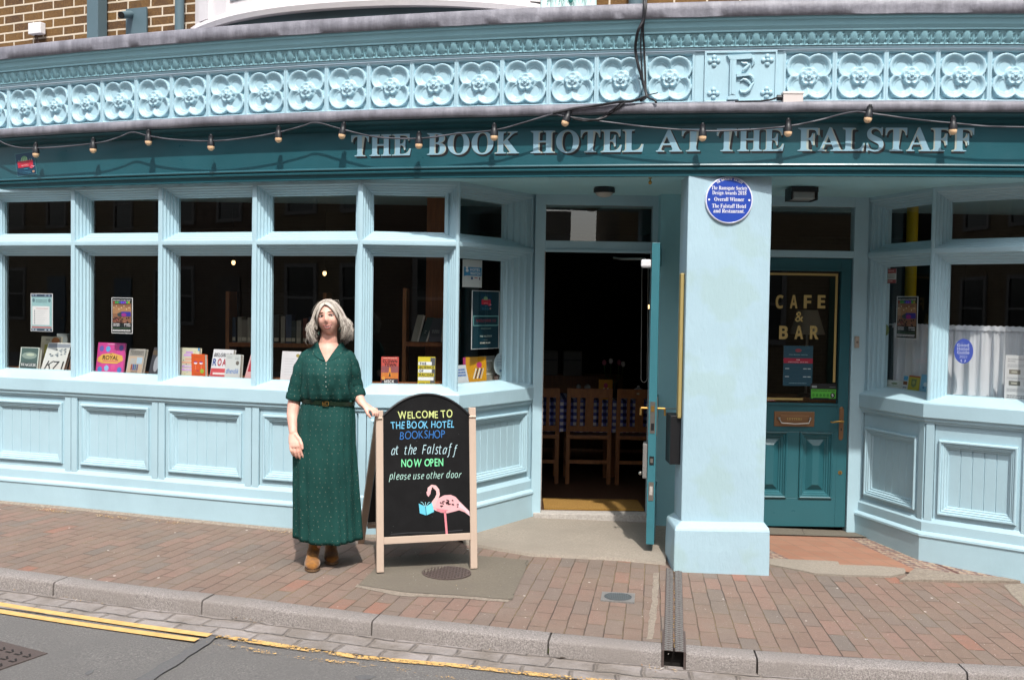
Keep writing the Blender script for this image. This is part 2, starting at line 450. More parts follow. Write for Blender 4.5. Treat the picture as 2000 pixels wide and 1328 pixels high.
def m_tiles():
    m, nt, p = newmat('victorian_floor_tiles')
    uv = nt.nodes.new('ShaderNodeUVMap').outputs[0]        # u,v in metres from the door sill centre line
    geo = nt.nodes.new('ShaderNodeNewGeometry').outputs['Position']
    s = nd(nt, 'ShaderNodeSeparateXYZ', {0: uv})
    b = nd(nt, 'ShaderNodeTexBrick', {'Vector': uv, 'Color1': lin('#8c6450'), 'Color2': lin('#966d58'), 'Mortar': lin('#7a6352'), 'Scale': 1.0,
        'Mortar Size': 0.004, 'Brick Width': 0.15, 'Row Height': 0.15})
    b.offset = 0.0
    sp = noise(nt, geo, 9, 4)
    plain = mixc(nt, nd(nt, 'ShaderNodeMapRange', {0: sp, 1: 0.45, 2: 0.7, 4: 0.4}).outputs[0], b.outputs[0], lin('#8f735f'))
    ck = nd(nt, 'ShaderNodeTexChecker', {'Vector': nd(nt, 'ShaderNodeMapping', {0: uv, 2: (0, 0, pi / 4)}).outputs[0], 'Color1': lin('#998874'), 'Color2': lin('#66504a'), 'Scale': 26.0}).outputs[0]
    vor = nd(nt, 'ShaderNodeTexVoronoi', {'Vector': uv, 'Scale': 42.0}).outputs['Color']
    sep = nd(nt, 'ShaderNodeSeparateColor', {0: vor}).outputs[0]
    mos = ramp(nt, sep, [(0, lin('#70504a')), (0.35, lin('#94786a')), (0.6, lin('#a3937f')), (0.8, lin('#5c575a'))], 'CONSTANT')
    bord = mixc(nt, 0.5, ck, mos)
    e = ma(nt, 'GREATER_THAN', ma(nt, 'ABSOLUTE', s.outputs[0]), 0.40)
    c = mixc(nt, e, plain, bord)
    ln = ma(nt, 'LESS_THAN', ma(nt, 'ABSOLUTE', ma(nt, 'SUBTRACT', ma(nt, 'ABSOLUTE', s.outputs[0]), 0.62)), 0.012)
    c = mixc(nt, ln, c, lin('#54302a'))
    nt.links.new(c, p.inputs['Base Color'])
    p.inputs['Roughness'].default_value = 0.75
    return m
M['tiles'] = m_tiles()

def m_emit(name, col, st):
    m, nt, p = newmat(name)
    p.inputs['Base Color'].default_value = (*col, 1)
    p.inputs['Emission Color'].default_value = (*col, 1)
    p.inputs['Emission Strength'].default_value = st
    return m
M['lamp'] = m_emit('lit_warm_lamp', (1.0, 0.66, 0.30), 1.6)
M['globe'] = flat('#e2bd95', 0.25)
M['black'] = flat('#15161a', 0.45)
M['brass'] = flat('#b08a4a', 0.35, 0.8)
M['bronze'] = flat('#8d6a4c', 0.45, 0.6)
M['gold'] = flat('#b59a5c', 0.5)
M['chrome'] = flat('#a8a49c', 0.3, 0.9)
M['paper'] = flat('#d9d7d8', 0.7)
M['pages'] = flat('#cbc4b8', 0.9)

# ------------------------------------------------------------------ helpers: meshes
class MB:
    def __init__(s):
        s.v, s.f, s.fm, s.uv = [], [], [], []
        s.mats = []
    def mi(s, m):
        if m not in s.mats:
            s.mats.append(m)
        return s.mats.index(m)
    def face(s, pts, m, uv=None):
        b = len(s.v)
        s.v += [Vector(p) for p in pts]
        s.f.append(list(range(b, b + len(pts))))
        s.fm.append(s.mi(m))
        s.uv.append(uv)
    def mesh(s, vs, fs, m, uvs=None):
        b = len(s.v)
        s.v += [Vector(p) for p in vs]
        k = s.mi(m)
        for f in fs:
            s.f.append([b + i for i in f])
            s.fm.append(k)
            s.uv.append([uvs[i] for i in f] if uvs else None)
    def obox(s, o, ex, ey, ez, m):
        o, ex, ey, ez = Vector(o), Vector(ex), Vector(ey), Vector(ez)
        vs = [o + ex * i + ey * j + ez * k for k in (0, 1) for j in (0, 1) for i in (0, 1)]
        s.mesh(vs, [(0, 2, 3, 1), (4, 5, 7, 6), (0, 1, 5, 4), (2, 6, 7, 3), (0, 4, 6, 2), (1, 3, 7, 5)], m)
    def box(s, a, b, m):
        s.obox(a, (b[0] - a[0], 0, 0), (0, b[1] - a[1], 0), (0, 0, b[2] - a[2]), m)
    def grid(s, rows, m, uvr=None, closed=False):
        n, k = len(rows), len(rows[0])
        vs = [p for r in rows for p in r]
        fs = []
        for i in range(n - 1):
            for j in range(k if closed else k - 1):
                j2 = (j + 1) % k
                fs.append((i * k + j, i * k + j2, (i + 1) * k + j2, (i + 1) * k + j))
        if uvr and not closed:
            s.mesh(vs, fs, m, [p for r in uvr for p in r])
        elif uvr:
            b = len(s.v)
            s.v += [Vector(p) for p in vs]
            mi = s.mi(m)
            for i in range(n - 1):
                for j in range(k):
                    j2 = (j + 1) % k
                    s.f.append([b + i * k + j, b + i * k + j2, b + (i + 1) * k + j2, b + (i + 1) * k + j])
                    s.fm.append(mi)
                    s.uv.append([uvr[i][j], uvr[i][j + 1], uvr[i + 1][j + 1], uvr[i + 1][j]])
        else:
            s.mesh(vs, fs, m)
    def loft(s, rings, m, caps=True, uvr=None):
        s.grid(rings, m, uvr, closed=True)
        if caps:
            s.face(list(reversed(rings[0])), m)
            s.face(rings[-1], m)
    def tube(s, path, r, m, seg=8, caps=True):
        path = [Vector(p) for p in path]
        n = len(path)
        rad = r if isinstance(r, (list, tuple)) else [r] * n
        rings, up = [], None
        for i, p in enumerate(path):
            t = (path[min(i + 1, n - 1)] - path[max(i - 1, 0)]).normalized()
            if up is None:
                up = t.orthogonal().normalized()
            up = (up - t * up.dot(t))
            if up.length < 1e-6:
                up = t.orthogonal()
            up.normalize()
            sd = t.cross(up)
            rings.append([p + (up * cos(a) + sd * sin(a)) * rad[i] for a in [2 * pi * q / seg for q in range(seg)]])
        s.loft(rings, m, caps)
    def lathe(s, prof, c, m, seg=20, ax=None):
        # prof: (radius, height) along axis ax from point c
        ax = Vector(ax or (0, 0, 1)).normalized()
        u = ax.orthogonal().normalized()
        w = ax.cross(u)
        c = Vector(c)
        rings = [[c + ax * h + (u * cos(a) + w * sin(a)) * max(r, 1e-5) for a in [2 * pi * q / seg for q in range(seg)]] for r, h in prof]
        s.loft(rings, m)
    def ball(s, c, r, m, n=12, k=8):
        c = Vector(c)
        rx, ry, rz = r if isinstance(r, (tuple, list)) else (r, r, r)
        rings = []
        for i in range(k + 1):
            th = -pi / 2 + pi * i / k
            th = max(-pi / 2 + 0.02, min(pi / 2 - 0.02, th))
            rings.append([c + Vector((rx * cos(th) * cos(a), ry * cos(th) * sin(a), rz * sin(th))) for a in [2 * pi * q / n for q in range(n)]])
        s.loft(rings, m)
    def build(s, name, parent=None, smooth=None, bevel=0, origin='base', recalc=True, merge=False):
        me = bpy.data.meshes.new(name)
        o = bpy.data.objects.new(name, me)
        COL.objects.link(o)
        org = Vector((0, 0, 0))
        if parent is None and origin == 'base':
            xs = [p.x for p in s.v]; ys = [p.y for p in s.v]; zs = [p.z for p in s.v]
            org = Vector(((min(xs) + max(xs)) / 2, (min(ys) + max(ys)) / 2, min(zs)))
        elif isinstance(origin, Vector):
            org = origin
        me.from_pydata([tuple(p - org) for p in s.v], [], s.f)
        for m in s.mats:
            me.materials.append(m)
        for p, k in zip(me.polygons, s.fm):
            p.material_index = k
        if any(u is not None for u in s.uv):
            l = me.uv_layers.new(name='UVMap')
            for p, u in zip(me.polygons, s.uv):
                if u:
                    for li, c in zip(p.loop_indices, u):
                        l.data[li].uv = c[:2]
        if recalc or merge:
            bm = bmesh.new()
            bm.from_mesh(me)
            if merge:
                bmesh.ops.remove_doubles(bm, verts=bm.verts, dist=1e-5)
            if recalc:
                bmesh.ops.recalc_face_normals(bm, faces=bm.faces)
            bm.to_mesh(me)
            bm.free()
        if smooth:
            me.polygons.foreach_set('use_smooth', [True] * len(me.polygons))
            me.set_sharp_from_angle(angle=radians(smooth))
        if bevel:
            b = o.modifiers.new('bevel', 'BEVEL')
            b.width = bevel
            b.segments = 2
            b.limit_method = 'ANGLE'
        o.location = org
        if parent is not None:
            o.parent = parent
            o.matrix_parent_inverse = Matrix.Translation(wloc(parent)).inverted()
        return o

def wloc(o):
    # every parent here is only translated
    return o['_w'] if False else WL[o.name]
WL = {}

def tag(o, label, cat, group=None, kind=None):
    if label: o['label'] = label
    if cat: o['category'] = cat
    if group: o['group'] = group
    if kind: o['kind'] = kind
    WL.setdefault(o.name, Vector(o.location))
    return o

def thing(name, label, cat, loc, group=None):
    o = bpy.data.objects.new(name, None)
    o.empty_display_size = 0.1
    o.location = loc
    COL.objects.link(o)
    WL[o.name] = Vector(loc)
    return tag(o, label, cat, group)

def part(mb, name, parent, label=None, **kw):
    o = mb.build(name, parent, **kw)
    WL[o.name] = Vector((0, 0, 0))     # parts keep world coordinates
    if label: o['label'] = label
    return o

def struct(mb, name, **kw):
    o = mb.build(name, None, origin=None, **kw)
    o['kind'] = 'structure'
    return o

def copy_tree(o, parent=None):
    c = o.copy()
    COL.objects.link(c)
    if parent is not None:
        c.parent = parent
        c.matrix_parent_inverse = o.matrix_parent_inverse
    for ch in list(o.children):
        copy_tree(ch, c)
    return c

# ------------------------------------------------------------------ photo geometry
CMI = CM.to_3x3()
def ray(x, y):
    return CMI @ Vector(((x - 1000) / 2000, -(y - 664) / 2000, -1))
CP = Vector((0, 0, CAM_H))
def at(x, y, Y):
    d = ray(x, y)
    return CP + d * (Y / d.y)
def fasY(X):
    if X < -5: return fasY(-5) - 0.475 * (X + 5)
    if X > 4: return fasY(4)
    return 0.025686 * X * X - 0.2132 * X + 7.0023
def hit(x, y, fn, off=0.0):
    d = ray(x, y)
    lo, hi = 2.0, 16.0
    for _ in range(50):
        m = (lo + hi) / 2
        X, Y = m * d.x, m * d.y
        if Y > fn(X) - off: hi = m
        else: lo = m
    return CP + d * lo
def plane(x, y, p0, n):
    d = ray(x, y)
    t = (Vector(p0) - CP).dot(n) / d.dot(n)
    return CP + d * t
def base(X):
    return -0.01 - 0.028 * max(0.0, min(X, 4.5) + 1.5)
def gz(X, Y):
    d = max(-1.0, min(3.0, fasY(X) + 0.16 - Y))
    return base(X) - 0.02 * d
def ground(x, y, dz=0.0):
    d = ray(x, y)
    t = -CAM_H / d.z
    for _ in range(30):
        P = CP + d * t
        t = (gz(P.x, P.y) + dz - CAM_H) / d.z
    return CP + d * t

class Fr:
    """a vertical facet from P0 to P1 (plan): u along it, o outward (to the street), z up"""
    def __init__(s, P0, P1):
        s.P0 = Vector((P0[0], P0[1], 0))
        d = Vector((P1[0] - P0[0], P1[1] - P0[1], 0))
        s.L = d.length
        s.t = d.normalized()
        s.n = Vector((s.t.y, -s.t.x, 0))
    def p(s, u, o, z):
        return s.P0 + s.t * u + s.n * o + Vector((0, 0, z))
    def px(s, x, y, o=0.0):
        P = plane(x, y, s.P0 + s.n * o, s.n)
        q = P - s.P0
        return q.dot(s.t), P.z
    def box(s, mb, u0, u1, o0, o1, z0, z1, m):
        mb.obox(s.p(u0, o0, z0), s.t * (u1 - u0), s.n * (o1 - o0), (0, 0, z1 - z0), m)

def sweep(mb, path, prof, m, ends=False):
    """profile [(outward, z)] along a plan polyline (left to right), mitred"""
    n = len(path)
    seg = []
    for i in range(n - 1):
        d = Vector((path[i + 1][0] - path[i][0], path[i + 1][1] - path[i][1]))
        d.normalize()
        seg.append(Vector((d.y, -d.x)))
    rows, uvr, L = [], [], 0
    for i, p in enumerate(path):
        a, b = seg[max(i - 1, 0)], seg[min(i, n - 2)]
        nn = (a + b).normalized()
        k = 1 / max(0.35, nn.dot(a))
        if i: L += (Vector(path[i][:2]) - Vector(path[i - 1][:2])).length
        rows.append([Vector((p[0] + nn.x * k * o, p[1] + nn.y * k * o, z)) for o, z in prof])
        cum, q = [], 0
        for j, (o, z) in enumerate(prof):
            if j: q += sqrt((o - prof[j - 1][0]) ** 2 + (z - prof[j - 1][1]) ** 2)
            cum.append((L, q))
        uvr.append(cum)
    mb.grid(rows, m, uvr)
    if ends:
        mb.face(rows[0], m)
        mb.face(rows[-1], m)

def fas_path(X0, X1, n):
    return [(X0 + (X1 - X0) * i / (n - 1), fasY(X0 + (X1 - X0) * i / (n - 1))) for i in range(n)]

# ------------------------------------------------------------------ lettering
def sty(s, kind):
    if not kind: return s
    U, Lw, D = {'serif': (0x1D400, 0x1D41A, 0x1D7CE), 'sansb': (0x1D5D4, 0x1D5EE, 0x1D7EC), 'sansi': (0x1D608, 0x1D622, None),
                'sansbi': (0x1D63C, 0x1D656, None)}[kind]
    r = ''
    for ch in s:
        if 'A' <= ch <= 'Z': r += chr(U + ord(ch) - 65)
        elif 'a' <= ch <= 'z': r += chr(Lw + ord(ch) - 97)
        elif '0' <= ch <= '9' and D: r += chr(D + ord(ch) - 48)
        else: r += ch
    return r
TXC = {}
def glyphs(body, kind=None, bold=0.0):
    """flat triangles of a line of lettering; x from 0 to w, cap height scaled to 1"""
    key = (body, kind, bold)
    if key in TXC: return TXC[key]
    out = []
    for b in (body, 'H'):
        c = bpy.data.curves.new('txt', 'FONT')
        c.body = sty(b, kind)
        c.size = 1
        c.resolution_u = 4
        c.offset = bold
        o = bpy.data.objects.new('txt', c)
        COL.objects.link(o)
        bpy.context.view_layer.update()
        me = bpy.data.meshes.new_from_object(o.evaluated_get(bpy.context.evaluated_depsgraph_get()))
        out.append(([(v.co.x, v.co.y) for v in me.vertices], [tuple(p.vertices) for p in me.polygons]))
        bpy.data.objects.remove(o)
        bpy.data.curves.remove(c)
        bpy.data.meshes.remove(me)
    hs = out[1][0]
    cap = max(v[1] for v in hs) - min(v[1] for v in hs)
    vs = out[0][0]
    x0 = min(v[0] for v in vs); x1 = max(v[0] for v in vs)
    vs = [((x - x0) / cap, y / cap) for x, y in vs]
    TXC[key] = (vs, out[0][1], (x1 - x0) / cap)
    return TXC[key]

class Flat:
    """flat artwork on a plane: origin o, unit x axis ex, unit y axis ey; layers lift off along ex x ey"""
    def __init__(s, o, ex, ey, mb=None):
        s.o, s.ex, s.ey = Vector(o), Vector(ex).normalized(), Vector(ey).normalized()
        s.n = s.ex.cross(s.ey).normalized()
        s.mb = mb or MB()
        s.k = 0.0008
        s.warp = None
    def P(s, x, y):
        if s.warp: x, y = s.warp(x, y)
        return s.o + s.ex * x + s.ey * y + s.n * s.k
    def up(s, d=0.0007):
        s.k += d
        return s
    def poly(s, pts, m):
        s.mb.face([s.P(*p) for p in pts], m)
    def rect(s, x0, y0, x1, y1, m):
        s.poly([(x0, y0), (x1, y0), (x1, y1), (x0, y1)], m)
    def ell(s, cx, cy, rx, ry, m, n=28, a0=0, a1=2 * pi):
        s.poly([(cx + rx * cos(a0 + (a1 - a0) * i / n), cy + ry * sin(a0 + (a1 - a0) * i / n)) for i in range(n if a1 - a0 > 6.2 else n + 1)], m)
    def stroke(s, pts, w, m):
        n = len(pts)
        ws = w if isinstance(w, (list, tuple)) else [w] * n
        L, R = [], []
        for i, p in enumerate(pts):
            a, b = pts[max(i - 1, 0)], pts[min(i + 1, n - 1)]
            dx, dy = b[0] - a[0], b[1] - a[1]
            l = sqrt(dx * dx + dy * dy) or 1
            nx, ny = -dy / l * ws[i] / 2, dx / l * ws[i] / 2
            L.append((p[0] + nx, p[1] + ny)); R.append((p[0] - nx, p[1] - ny))
        for i in range(n - 1):
            s.poly([L[i], L[i + 1], R[i + 1], R[i]], m)
    def text(s, body, x, y, h, m, kind=None, width=None, align='c', bold=0.0, shear=0.0, jit=0.0, rot=0.0):
        vs, fs, w = glyphs(body, kind, bold)
        sx = (width / w) if width else h
        x0 = x - (w * sx / 2 if align == 'c' else 0 if align == 'l' else w * sx)
        pts = []
        for (a, b) in vs:
            X = a * sx + shear * b * h
            Yv = b * h
            if jit: Yv += jit * sin(X / h * 1.7 + len(body))
            if rot:
                X, Yv = X - w * sx / 2, Yv
                X, Yv = X * cos(rot) - Yv * sin(rot) + w * sx / 2, X * sin(rot) + Yv * cos(rot)
            pts.append(s.P(x0 + X, y + Yv))
        s.mb.mesh(pts, fs, m)
# ================================================================== GROUND
def kY(X):
    if X < -4: return kY(-4) - 0.434 * (X + 4)
    if X > 4: return kY(4) + 0.068 * (X - 4)
    return 0.0314 * X * X - 0.1832 * X + 5.338          # front edge of the kerb
KXS = [-14 + 0.25 * i for i in range(105)]
KARC = [0.0]
for i in range(1, len(KXS)):
    KARC.append(KARC[-1] + sqrt((KXS[i] - KXS[i - 1]) ** 2 + (kY(KXS[i]) - kY(KXS[i - 1])) ** 2))
def knorm(X):
    d = (kY(X + 0.05) - kY(X - 0.05)) / 0.1
    l = sqrt(1 + d * d)
    return Vector((-d / l, 1 / l))                      # towards the building
def karc(X):
    f = (X - KXS[0]) / 0.25
    i = max(0, min(len(KXS) - 2, int(f)))
    return KARC[i] + (KARC[i + 1] - KARC[i]) * (f - i)
def from_kerb(X, d, dz=0.0):
    """point d metres from the kerb's front edge (positive towards the building)"""
    n = knorm(X)
    x, y = X + n.x * d, kY(X) + n.y * d
    return Vector((x, y, gz(x, y) + dz))
KH = 0.078
DR0, DR1 = 0.80, 0.915                                  # the drain crosses the pavement between these
def kstrip(mb, d0, d1, dz0, dz1, m, nd_=2, Xs=None):
    Xs = Xs or KXS
    rows, uvr = [], []
    for j in range(nd_):
        d = d0 + (d1 - d0) * j / (nd_ - 1)
        dz = dz0 + (dz1 - dz0) * j / (nd_ - 1)
        rows.append([from_kerb(X, d, dz) for X in Xs])
        uvr.append([(karc(X), d) for X in Xs])
    mb.grid(rows, m, uvr)

g = MB()
rows = []
ys = [-60, -30, -12, -6, -2, 1, 2.5, 3.5, 4.2, 4.7, 5.1, 5.6, 6.2, 7, 8, 9.5, 12, 20, 60]
xs = [-80, -40, -20, -12, -8, -6, -5, -4, -3, -2, -1, 0, 1, 2, 3, 4, 5, 6, 8, 12, 20, 40, 80]
for y in ys:
    rows.append([Vector((x, y, gz(x, y) - KH - 0.012 - (0.35 if y > 9 else 0))) for x in xs])
g.grid(rows, M['asphalt'])
struct(g, 'road')

g = MB()
kstrip(g, 0.128, 4.6, 0.0, 0.0, M['pavers'], 24)
struct(g, 'pavement')

# kerb stones: one run of stones with open joints
g = MB()
JX = [-9, -7.6, -6.2, -4.9, -3.9, -2.72, -1.735, -0.735, 0.215, DR0, DR1, 1.275, 2.315, 3.4, 4.5, 5.6, 7, 8.4]
for a, b in zip(JX[:-1], JX[1:]):
    if a == DR0: continue
    gap = 0.005
    n = max(3, int((b - a) / 0.12))
    Xs = [a + gap + (b - a - 2 * gap) * i / n for i in range(n + 1)]
    jz = random.uniform(-0.003, 0.003)
    rr = random.Random(int(a * 100))
    prof = [(0.130, -0.06), (0.130, 0.000), (0.124, 0.004), (0.016, 0.002), (0.006, -0.003), (0.001, -0.012), (-0.006, -KH - 0.05)]
    rows = []
    for X in Xs:
        w = rr.uniform(-0.0028, 0.0028)
        rows.append([from_kerb(X, d + (w if d < 0.05 else 0), dz + jz + w * 0.6) for d, dz in prof])
    g.grid(rows, M['granite'])
    g.face(rows[0], M['granite']); g.face(rows[-1], M['granite'])
struct(g, 'kerb', smooth=40)

g = MB()
kstrip(g, -0.27, 0.02, -KH - 0.006, -KH - 0.002, M['setts'], 4)
struct(g, 'gutter_setts')

# yellow lines on the road, fresh on the left of the tar joint and worn on the right
def line_strip(name, d0, d1, Xa, Xb, m):
    mb = MB()
    n = max(2, int((Xb - Xa) / 0.15))
    kstrip(mb, d0, d1, -KH - 0.0045, -KH - 0.0045, m, 2, [Xa + (Xb - Xa) * i / n for i in range(n + 1)])
    return struct(mb, name)
def kd(P):
    """distance of a ground point from the kerb's front edge, and the X it belongs to"""
    X = P.x
    for _ in range(8):
        n = knorm(X)
        d = (Vector((P.x, P.y)) - Vector((X, kY(X)))).dot(n)
        X = P.x - n.x * d
    return X, d
for nm, pts, w, m in (('yellow_line', [(0, 1180), (410, 1241)], 0.052, 'line'), ('yellow_line', [(0, 1194), (385, 1250)], 0.052, 'line'),
                      ('worn_yellow_line', [(425, 1242), (700, 1283), (895, 1300), (1175, 1330)], 0.05, 'line_worn'),
                      ('worn_yellow_line', [(403, 1254), (574, 1283), (769, 1305), (895, 1326)], 0.045, 'line_faint')):
    mb = MB()
    ps = [ground(x, y, -KH - 0.008) for x, y in pts]
    kk = [kd(p) for p in ps]
    if nm == 'yellow_line':
        kk = [(-7.0, kk[0][1])] + kk
    else:
        kk = kk + [(3.0, kk[-1][1])]
    rows = [[], []]
    uvr = [[], []]
    for (Xa, da), (Xb, db) in zip(kk[:-1], kk[1:]):
        n = max(2, int((Xb - Xa) / 0.12))
        for i in range(n):
            f = i / n
            X, d = Xa + (Xb - Xa) * f, da + (db - da) * f
            rows[0].append(from_kerb(X, d - w / 2, -KH - 0.0045)); rows[1].append(from_kerb(X, d + w / 2, -KH - 0.0045))
            uvr[0].append((X, 0)); uvr[1].append((X, 1))
    X, d = kk[-1]
    rows[0].append(from_kerb(X, d - w / 2, -KH - 0.0045)); rows[1].append(from_kerb(X, d + w / 2, -KH - 0.0045))
    uvr[0].append((X, 0)); uvr[1].append((X, 1))
    mb.grid(rows, M[m], uvr)
    struct(mb, nm)

# tar joint across the road
def gpoly(name, pts, dz, m, kind='structure', jitter=0.0, label=None, cat=None, thick=0.0, seed=1):
    rr = random.Random(seed)
    ps = []
    n = len(pts)
    for i in range(n):
        a, b = Vector(pts[i]), Vector(pts[(i + 1) % n])
        k = max(1, int((b - a).length / 0.06)) if jitter else 1
        for j in range(k):
            q = a + (b - a) * j / k
            if j and jitter:
                q += Vector((rr.uniform(-jitter, jitter), rr.uniform(-jitter, jitter)))
            ps.append(q)
    mb = MB()
    top = [Vector((p.x, p.y, gz(p.x, p.y) + dz)) for p in ps]
    mb.face(top, m)
    if thick:
        bot = [v - Vector((0, 0, thick)) for v in top]
        for i in range(len(top)):
            j = (i + 1) % len(top)
            mb.face([top[i], top[j], bot[j], bot[i]], m)
    if kind == 'structure':
        return struct(mb, name)
    return tag(mb.build(name), label, cat)
def gp(x, y, dz=0.0):
    P = ground(x, y, dz)
    return (P.x, P.y)
RD = -KH - 0.012
gpoly('tar_joint', [gp(420, 1236, RD), gp(432, 1240, RD), gp(300, 1328, RD), gp(180, 1390, RD), gp(145, 1390, RD), gp(262, 1328, RD), gp(360, 1270, RD)], -KH - 0.009, M['tar'], jitter=0.008)
gpoly('tar_patch', [gp(165, 1316, RD), gp(172, 1310, RD), gp(184, 1308, RD), gp(182, 1313, RD), gp(172, 1319, RD)], -KH - 0.0095, M['tar'])
gpoly('tar_patch', [gp(692, 1321, RD), gp(712, 1317, RD), gp(735, 1321, RD), gp(722, 1327, RD), gp(700, 1329, RD)], -KH - 0.0095, M['tar'])

# slab round the manhole, mortar fillets, concrete apron, tiled porch
SLAB = [gp(700, 1143), gp(790, 1157), gp(905, 1164), gp(1000, 1172), gp(1034, 1095), gp(960, 1088), gp(865, 1080), gp(752, 1090)]
gpoly('paving_slab', SLAB, 0.005, M['slab'], jitter=0.004)
gpoly('mortar_joint', [gp(698, 1141), gp(790, 1155), gp(905, 1162), gp(1000, 1171), gp(990, 1176), gp(905, 1169), gp(780, 1164), gp(693, 1146)], 0.0025, M['mortar'], jitter=0.006, seed=3)
gpoly('mortar_joint', [gp(1277, 1118), gp(1288, 1118), gp(1285, 1160), gp(1282, 1200), gp(1274, 1248), gp(1262, 1248), gp(1272, 1180)], 0.001, M['mortar'], jitter=0.006, seed=4)
# apron in front of the open door: a raised concrete step
ap = MB()
front = [(905, 1062), (960, 1073), (1040, 1086), (1130, 1090), (1220, 1095), (1300, 1103)]
fr_ = [Vector((*gp(x, y), 0)) for x, y in front]
back = [Vector((-0.55, 7.55, 0)), Vector((-0.30, 7.62, 0)), Vector((-0.05, 7.95, 0)), Vector((0.17, 8.14, 0)), Vector((0.7, 8.16, 0)), Vector((1.30, 8.10, 0))]
rows = []
for j in range(9):
    f = j / 8
    row = []
    for a, b in zip(fr_, back):
        q = a.lerp(b, f)
        row.append(Vector((q.x, q.y, gz(q.x, q.y) + (0.028 - 0.012 * f if j else 0.018))))
    rows.append(row)
low = [Vector((p.x - 0.0, p.y - 0.02, gz(p.x, p.y) - 0.02)) for p in fr_]
ap.grid([low] + rows, M['concrete'])
struct(ap, 'concrete_step', smooth=50)
tp = MB()
tl = [(1.66, 7.97), (2.02, 7.97), (2.38, 7.97), (2.74, 8.02)]
tf = [Vector((*gp(1490, 1100), 0)), Vector((*gp(1640, 1106), 0)), Vector((*gp(1790, 1122), 0)), Vector((*gp(1960, 1130), 0))]
rows, uvr = [], []
for j in range(13):
    f = j / 12
    rows.append([]); uvr.append([])
    for i in range(13):
        q = i / 12 * 3
        k = min(2, int(q)); fq = q - k
        a = Vector((*tl[k], 0)).lerp(Vector((*tl[k + 1], 0)), fq)
        b = tf[k].lerp(tf[k + 1], fq)
        P = a.lerp(b, f)
        P.z = gz(P.x, P.y) + 0.022 - 0.010 * f
        rows[-1].append(P)
        uvr[-1].append(((i / 12 - 0.42) * (1.02 + 0.45 * f), P.y))
tp.grid(rows, M['tiles'], uvr)
struct(tp, 'tiled_porch_floor')
gpoly('mortar_joint', [gp(1499, 1088), gp(1560, 1090), gp(1636, 1099), gp(1640, 1106), gp(1720, 1108), gp(1766, 1112), gp(1768, 1122), gp(1740, 1128), gp(1660, 1126), gp(1590, 1122), gp(1540, 1112), gp(1500, 1104)], 0.013, M['concrete'], jitter=0.007, thick=0.03, seed=6)
gpoly('mortar_joint', [gp(1757, 1137), gp(1790, 1112), gp(1850, 1122), gp(1930, 1130), gp(2010, 1130), gp(2080, 1134), gp(2080, 1140), gp(2000, 1138), gp(1900, 1138), gp(1800, 1136)], 0.016, M['mortar'], jitter=0.007, thick=0.03, seed=7)
gpoly('mortar_joint', [gp(1960, 1142), gp(2010, 1140), gp(2060, 1150), gp(2040, 1182), gp(2000, 1185), gp(1985, 1170)], 0.003, M['mortar'], jitter=0.008, seed=8)
gpoly('stone_sill', [(1.72, 7.99), (2.74, 8.01), (2.80, 7.80), (2.3, 7.77), (1.72, 7.74)], 0.030, M['slab'])
# narrow concrete fillet along the foot of the shopfront
LB = [(-5.75, 8.83), (-4.3, 8.365), (-3.482, 8.108), (-2.695, 7.828), (-1.910, 7.562), (-1.092, 7.305), (-0.392, 7.330), (0.175, 8.150)]
fl = MB()
sweep(fl, LB[:-1], [(0.02, 0.01), (0.056, 0.0), (0.078, -0.012), (0.088, -0.05)], M['mortar'])
struct(fl, 'mortar_fillet')

# ================================================================== HOTEL BUILDING
HOTEL = thing('hotel_building', 'corner hotel with pale blue wooden shopfront, teal fascia and yellow brick upper wall', 'building', (0, 8.1, 0))

# ---- upper wall and first floor
P = fas_path(-7.5, 5.5, 60)
w = MB()
sweep(w, P, [(-0.30, 3.4348), (-0.30, 7.2)], M['brick'])
sweep(w, P, [(-0.30, 7.2), (-0.65, 7.2)], M['brick'])
uw = part(w, 'brick_wall', HOTEL)
# white rendered reveals and windows on the right
def wall_pt(x, y, off=-0.30):
    return hit(x, y, fasY, off)
def wall_fr(xa, xb, off=-0.30):
    a, b = wall_pt(xa, 30, off), wall_pt(xb, 30, off)
    return Fr((a.x, a.y), (b.x, b.y))
f1 = wall_fr(1655, 2060)
mb = MB()
f1.box(mb, 0, 0.245, 0.003, 0.05, 3.5368, 5.2, M['white'])
f1.box(mb, 0.665, f1.L + 0.3, 0.003, 0.06, 3.5368, 5.2, M['white'])
f1.box(mb, 0.245, 0.665, 0.003, 0.03, 3.5368, 3.7408, M['white'])
up = part(mb, 'sash_window', HOTEL)
mb = MB()
f1.box(mb, 0.245, 0.665, 0.003, 0.012, 3.7408, 5.2, flat('#25282c', 0.2))
part(mb, 'pane', up)

# ---- white bow window
A, B = wall_pt(381, 60), wall_pt(1063, 10)
A2, B2 = Vector((A.x, A.y)), Vector((B.x, B.y))
ch = (B2 - A2); nb = Vector((ch.y, -ch.x)).normalized()
def bow(r, n=40, e=0.0):
    pts = []
    for i in range(n + 1):
        s_ = i / n
        prof = (1 - abs(2 * s_ - 1) ** 2.3) * (r)
        q = A2 + ch * (s_ * (1 + 2 * e) - e) + nb * prof
        pts.append((q.x, q.y))
    return pts
ZB = 3.6949
mb = MB()
sweep(mb, bow(0.40), [(-0.06, 3.5368), (0.0, 3.5776), (0.0, ZB + 0.03)], M['greyteal'])
bw = part(mb, 'bow_window', HOTEL)
mb = MB()
sweep(mb, bow(0.47, e=0.012), [(-0.10, ZB), (0.0, ZB - 0.004), (0.012, ZB + 0.03), (0.004, ZB + 0.06), (-0.03, ZB + 0.085), (-0.10, ZB + 0.10)], M['white'])
part(mb, 'sill', bw, smooth=30)
mb = MB()
sweep(mb, bow(0.395), [(0.0, ZB + 0.03), (0.0, ZB + 1.9)], M['white'])
bp = bow(0.395)
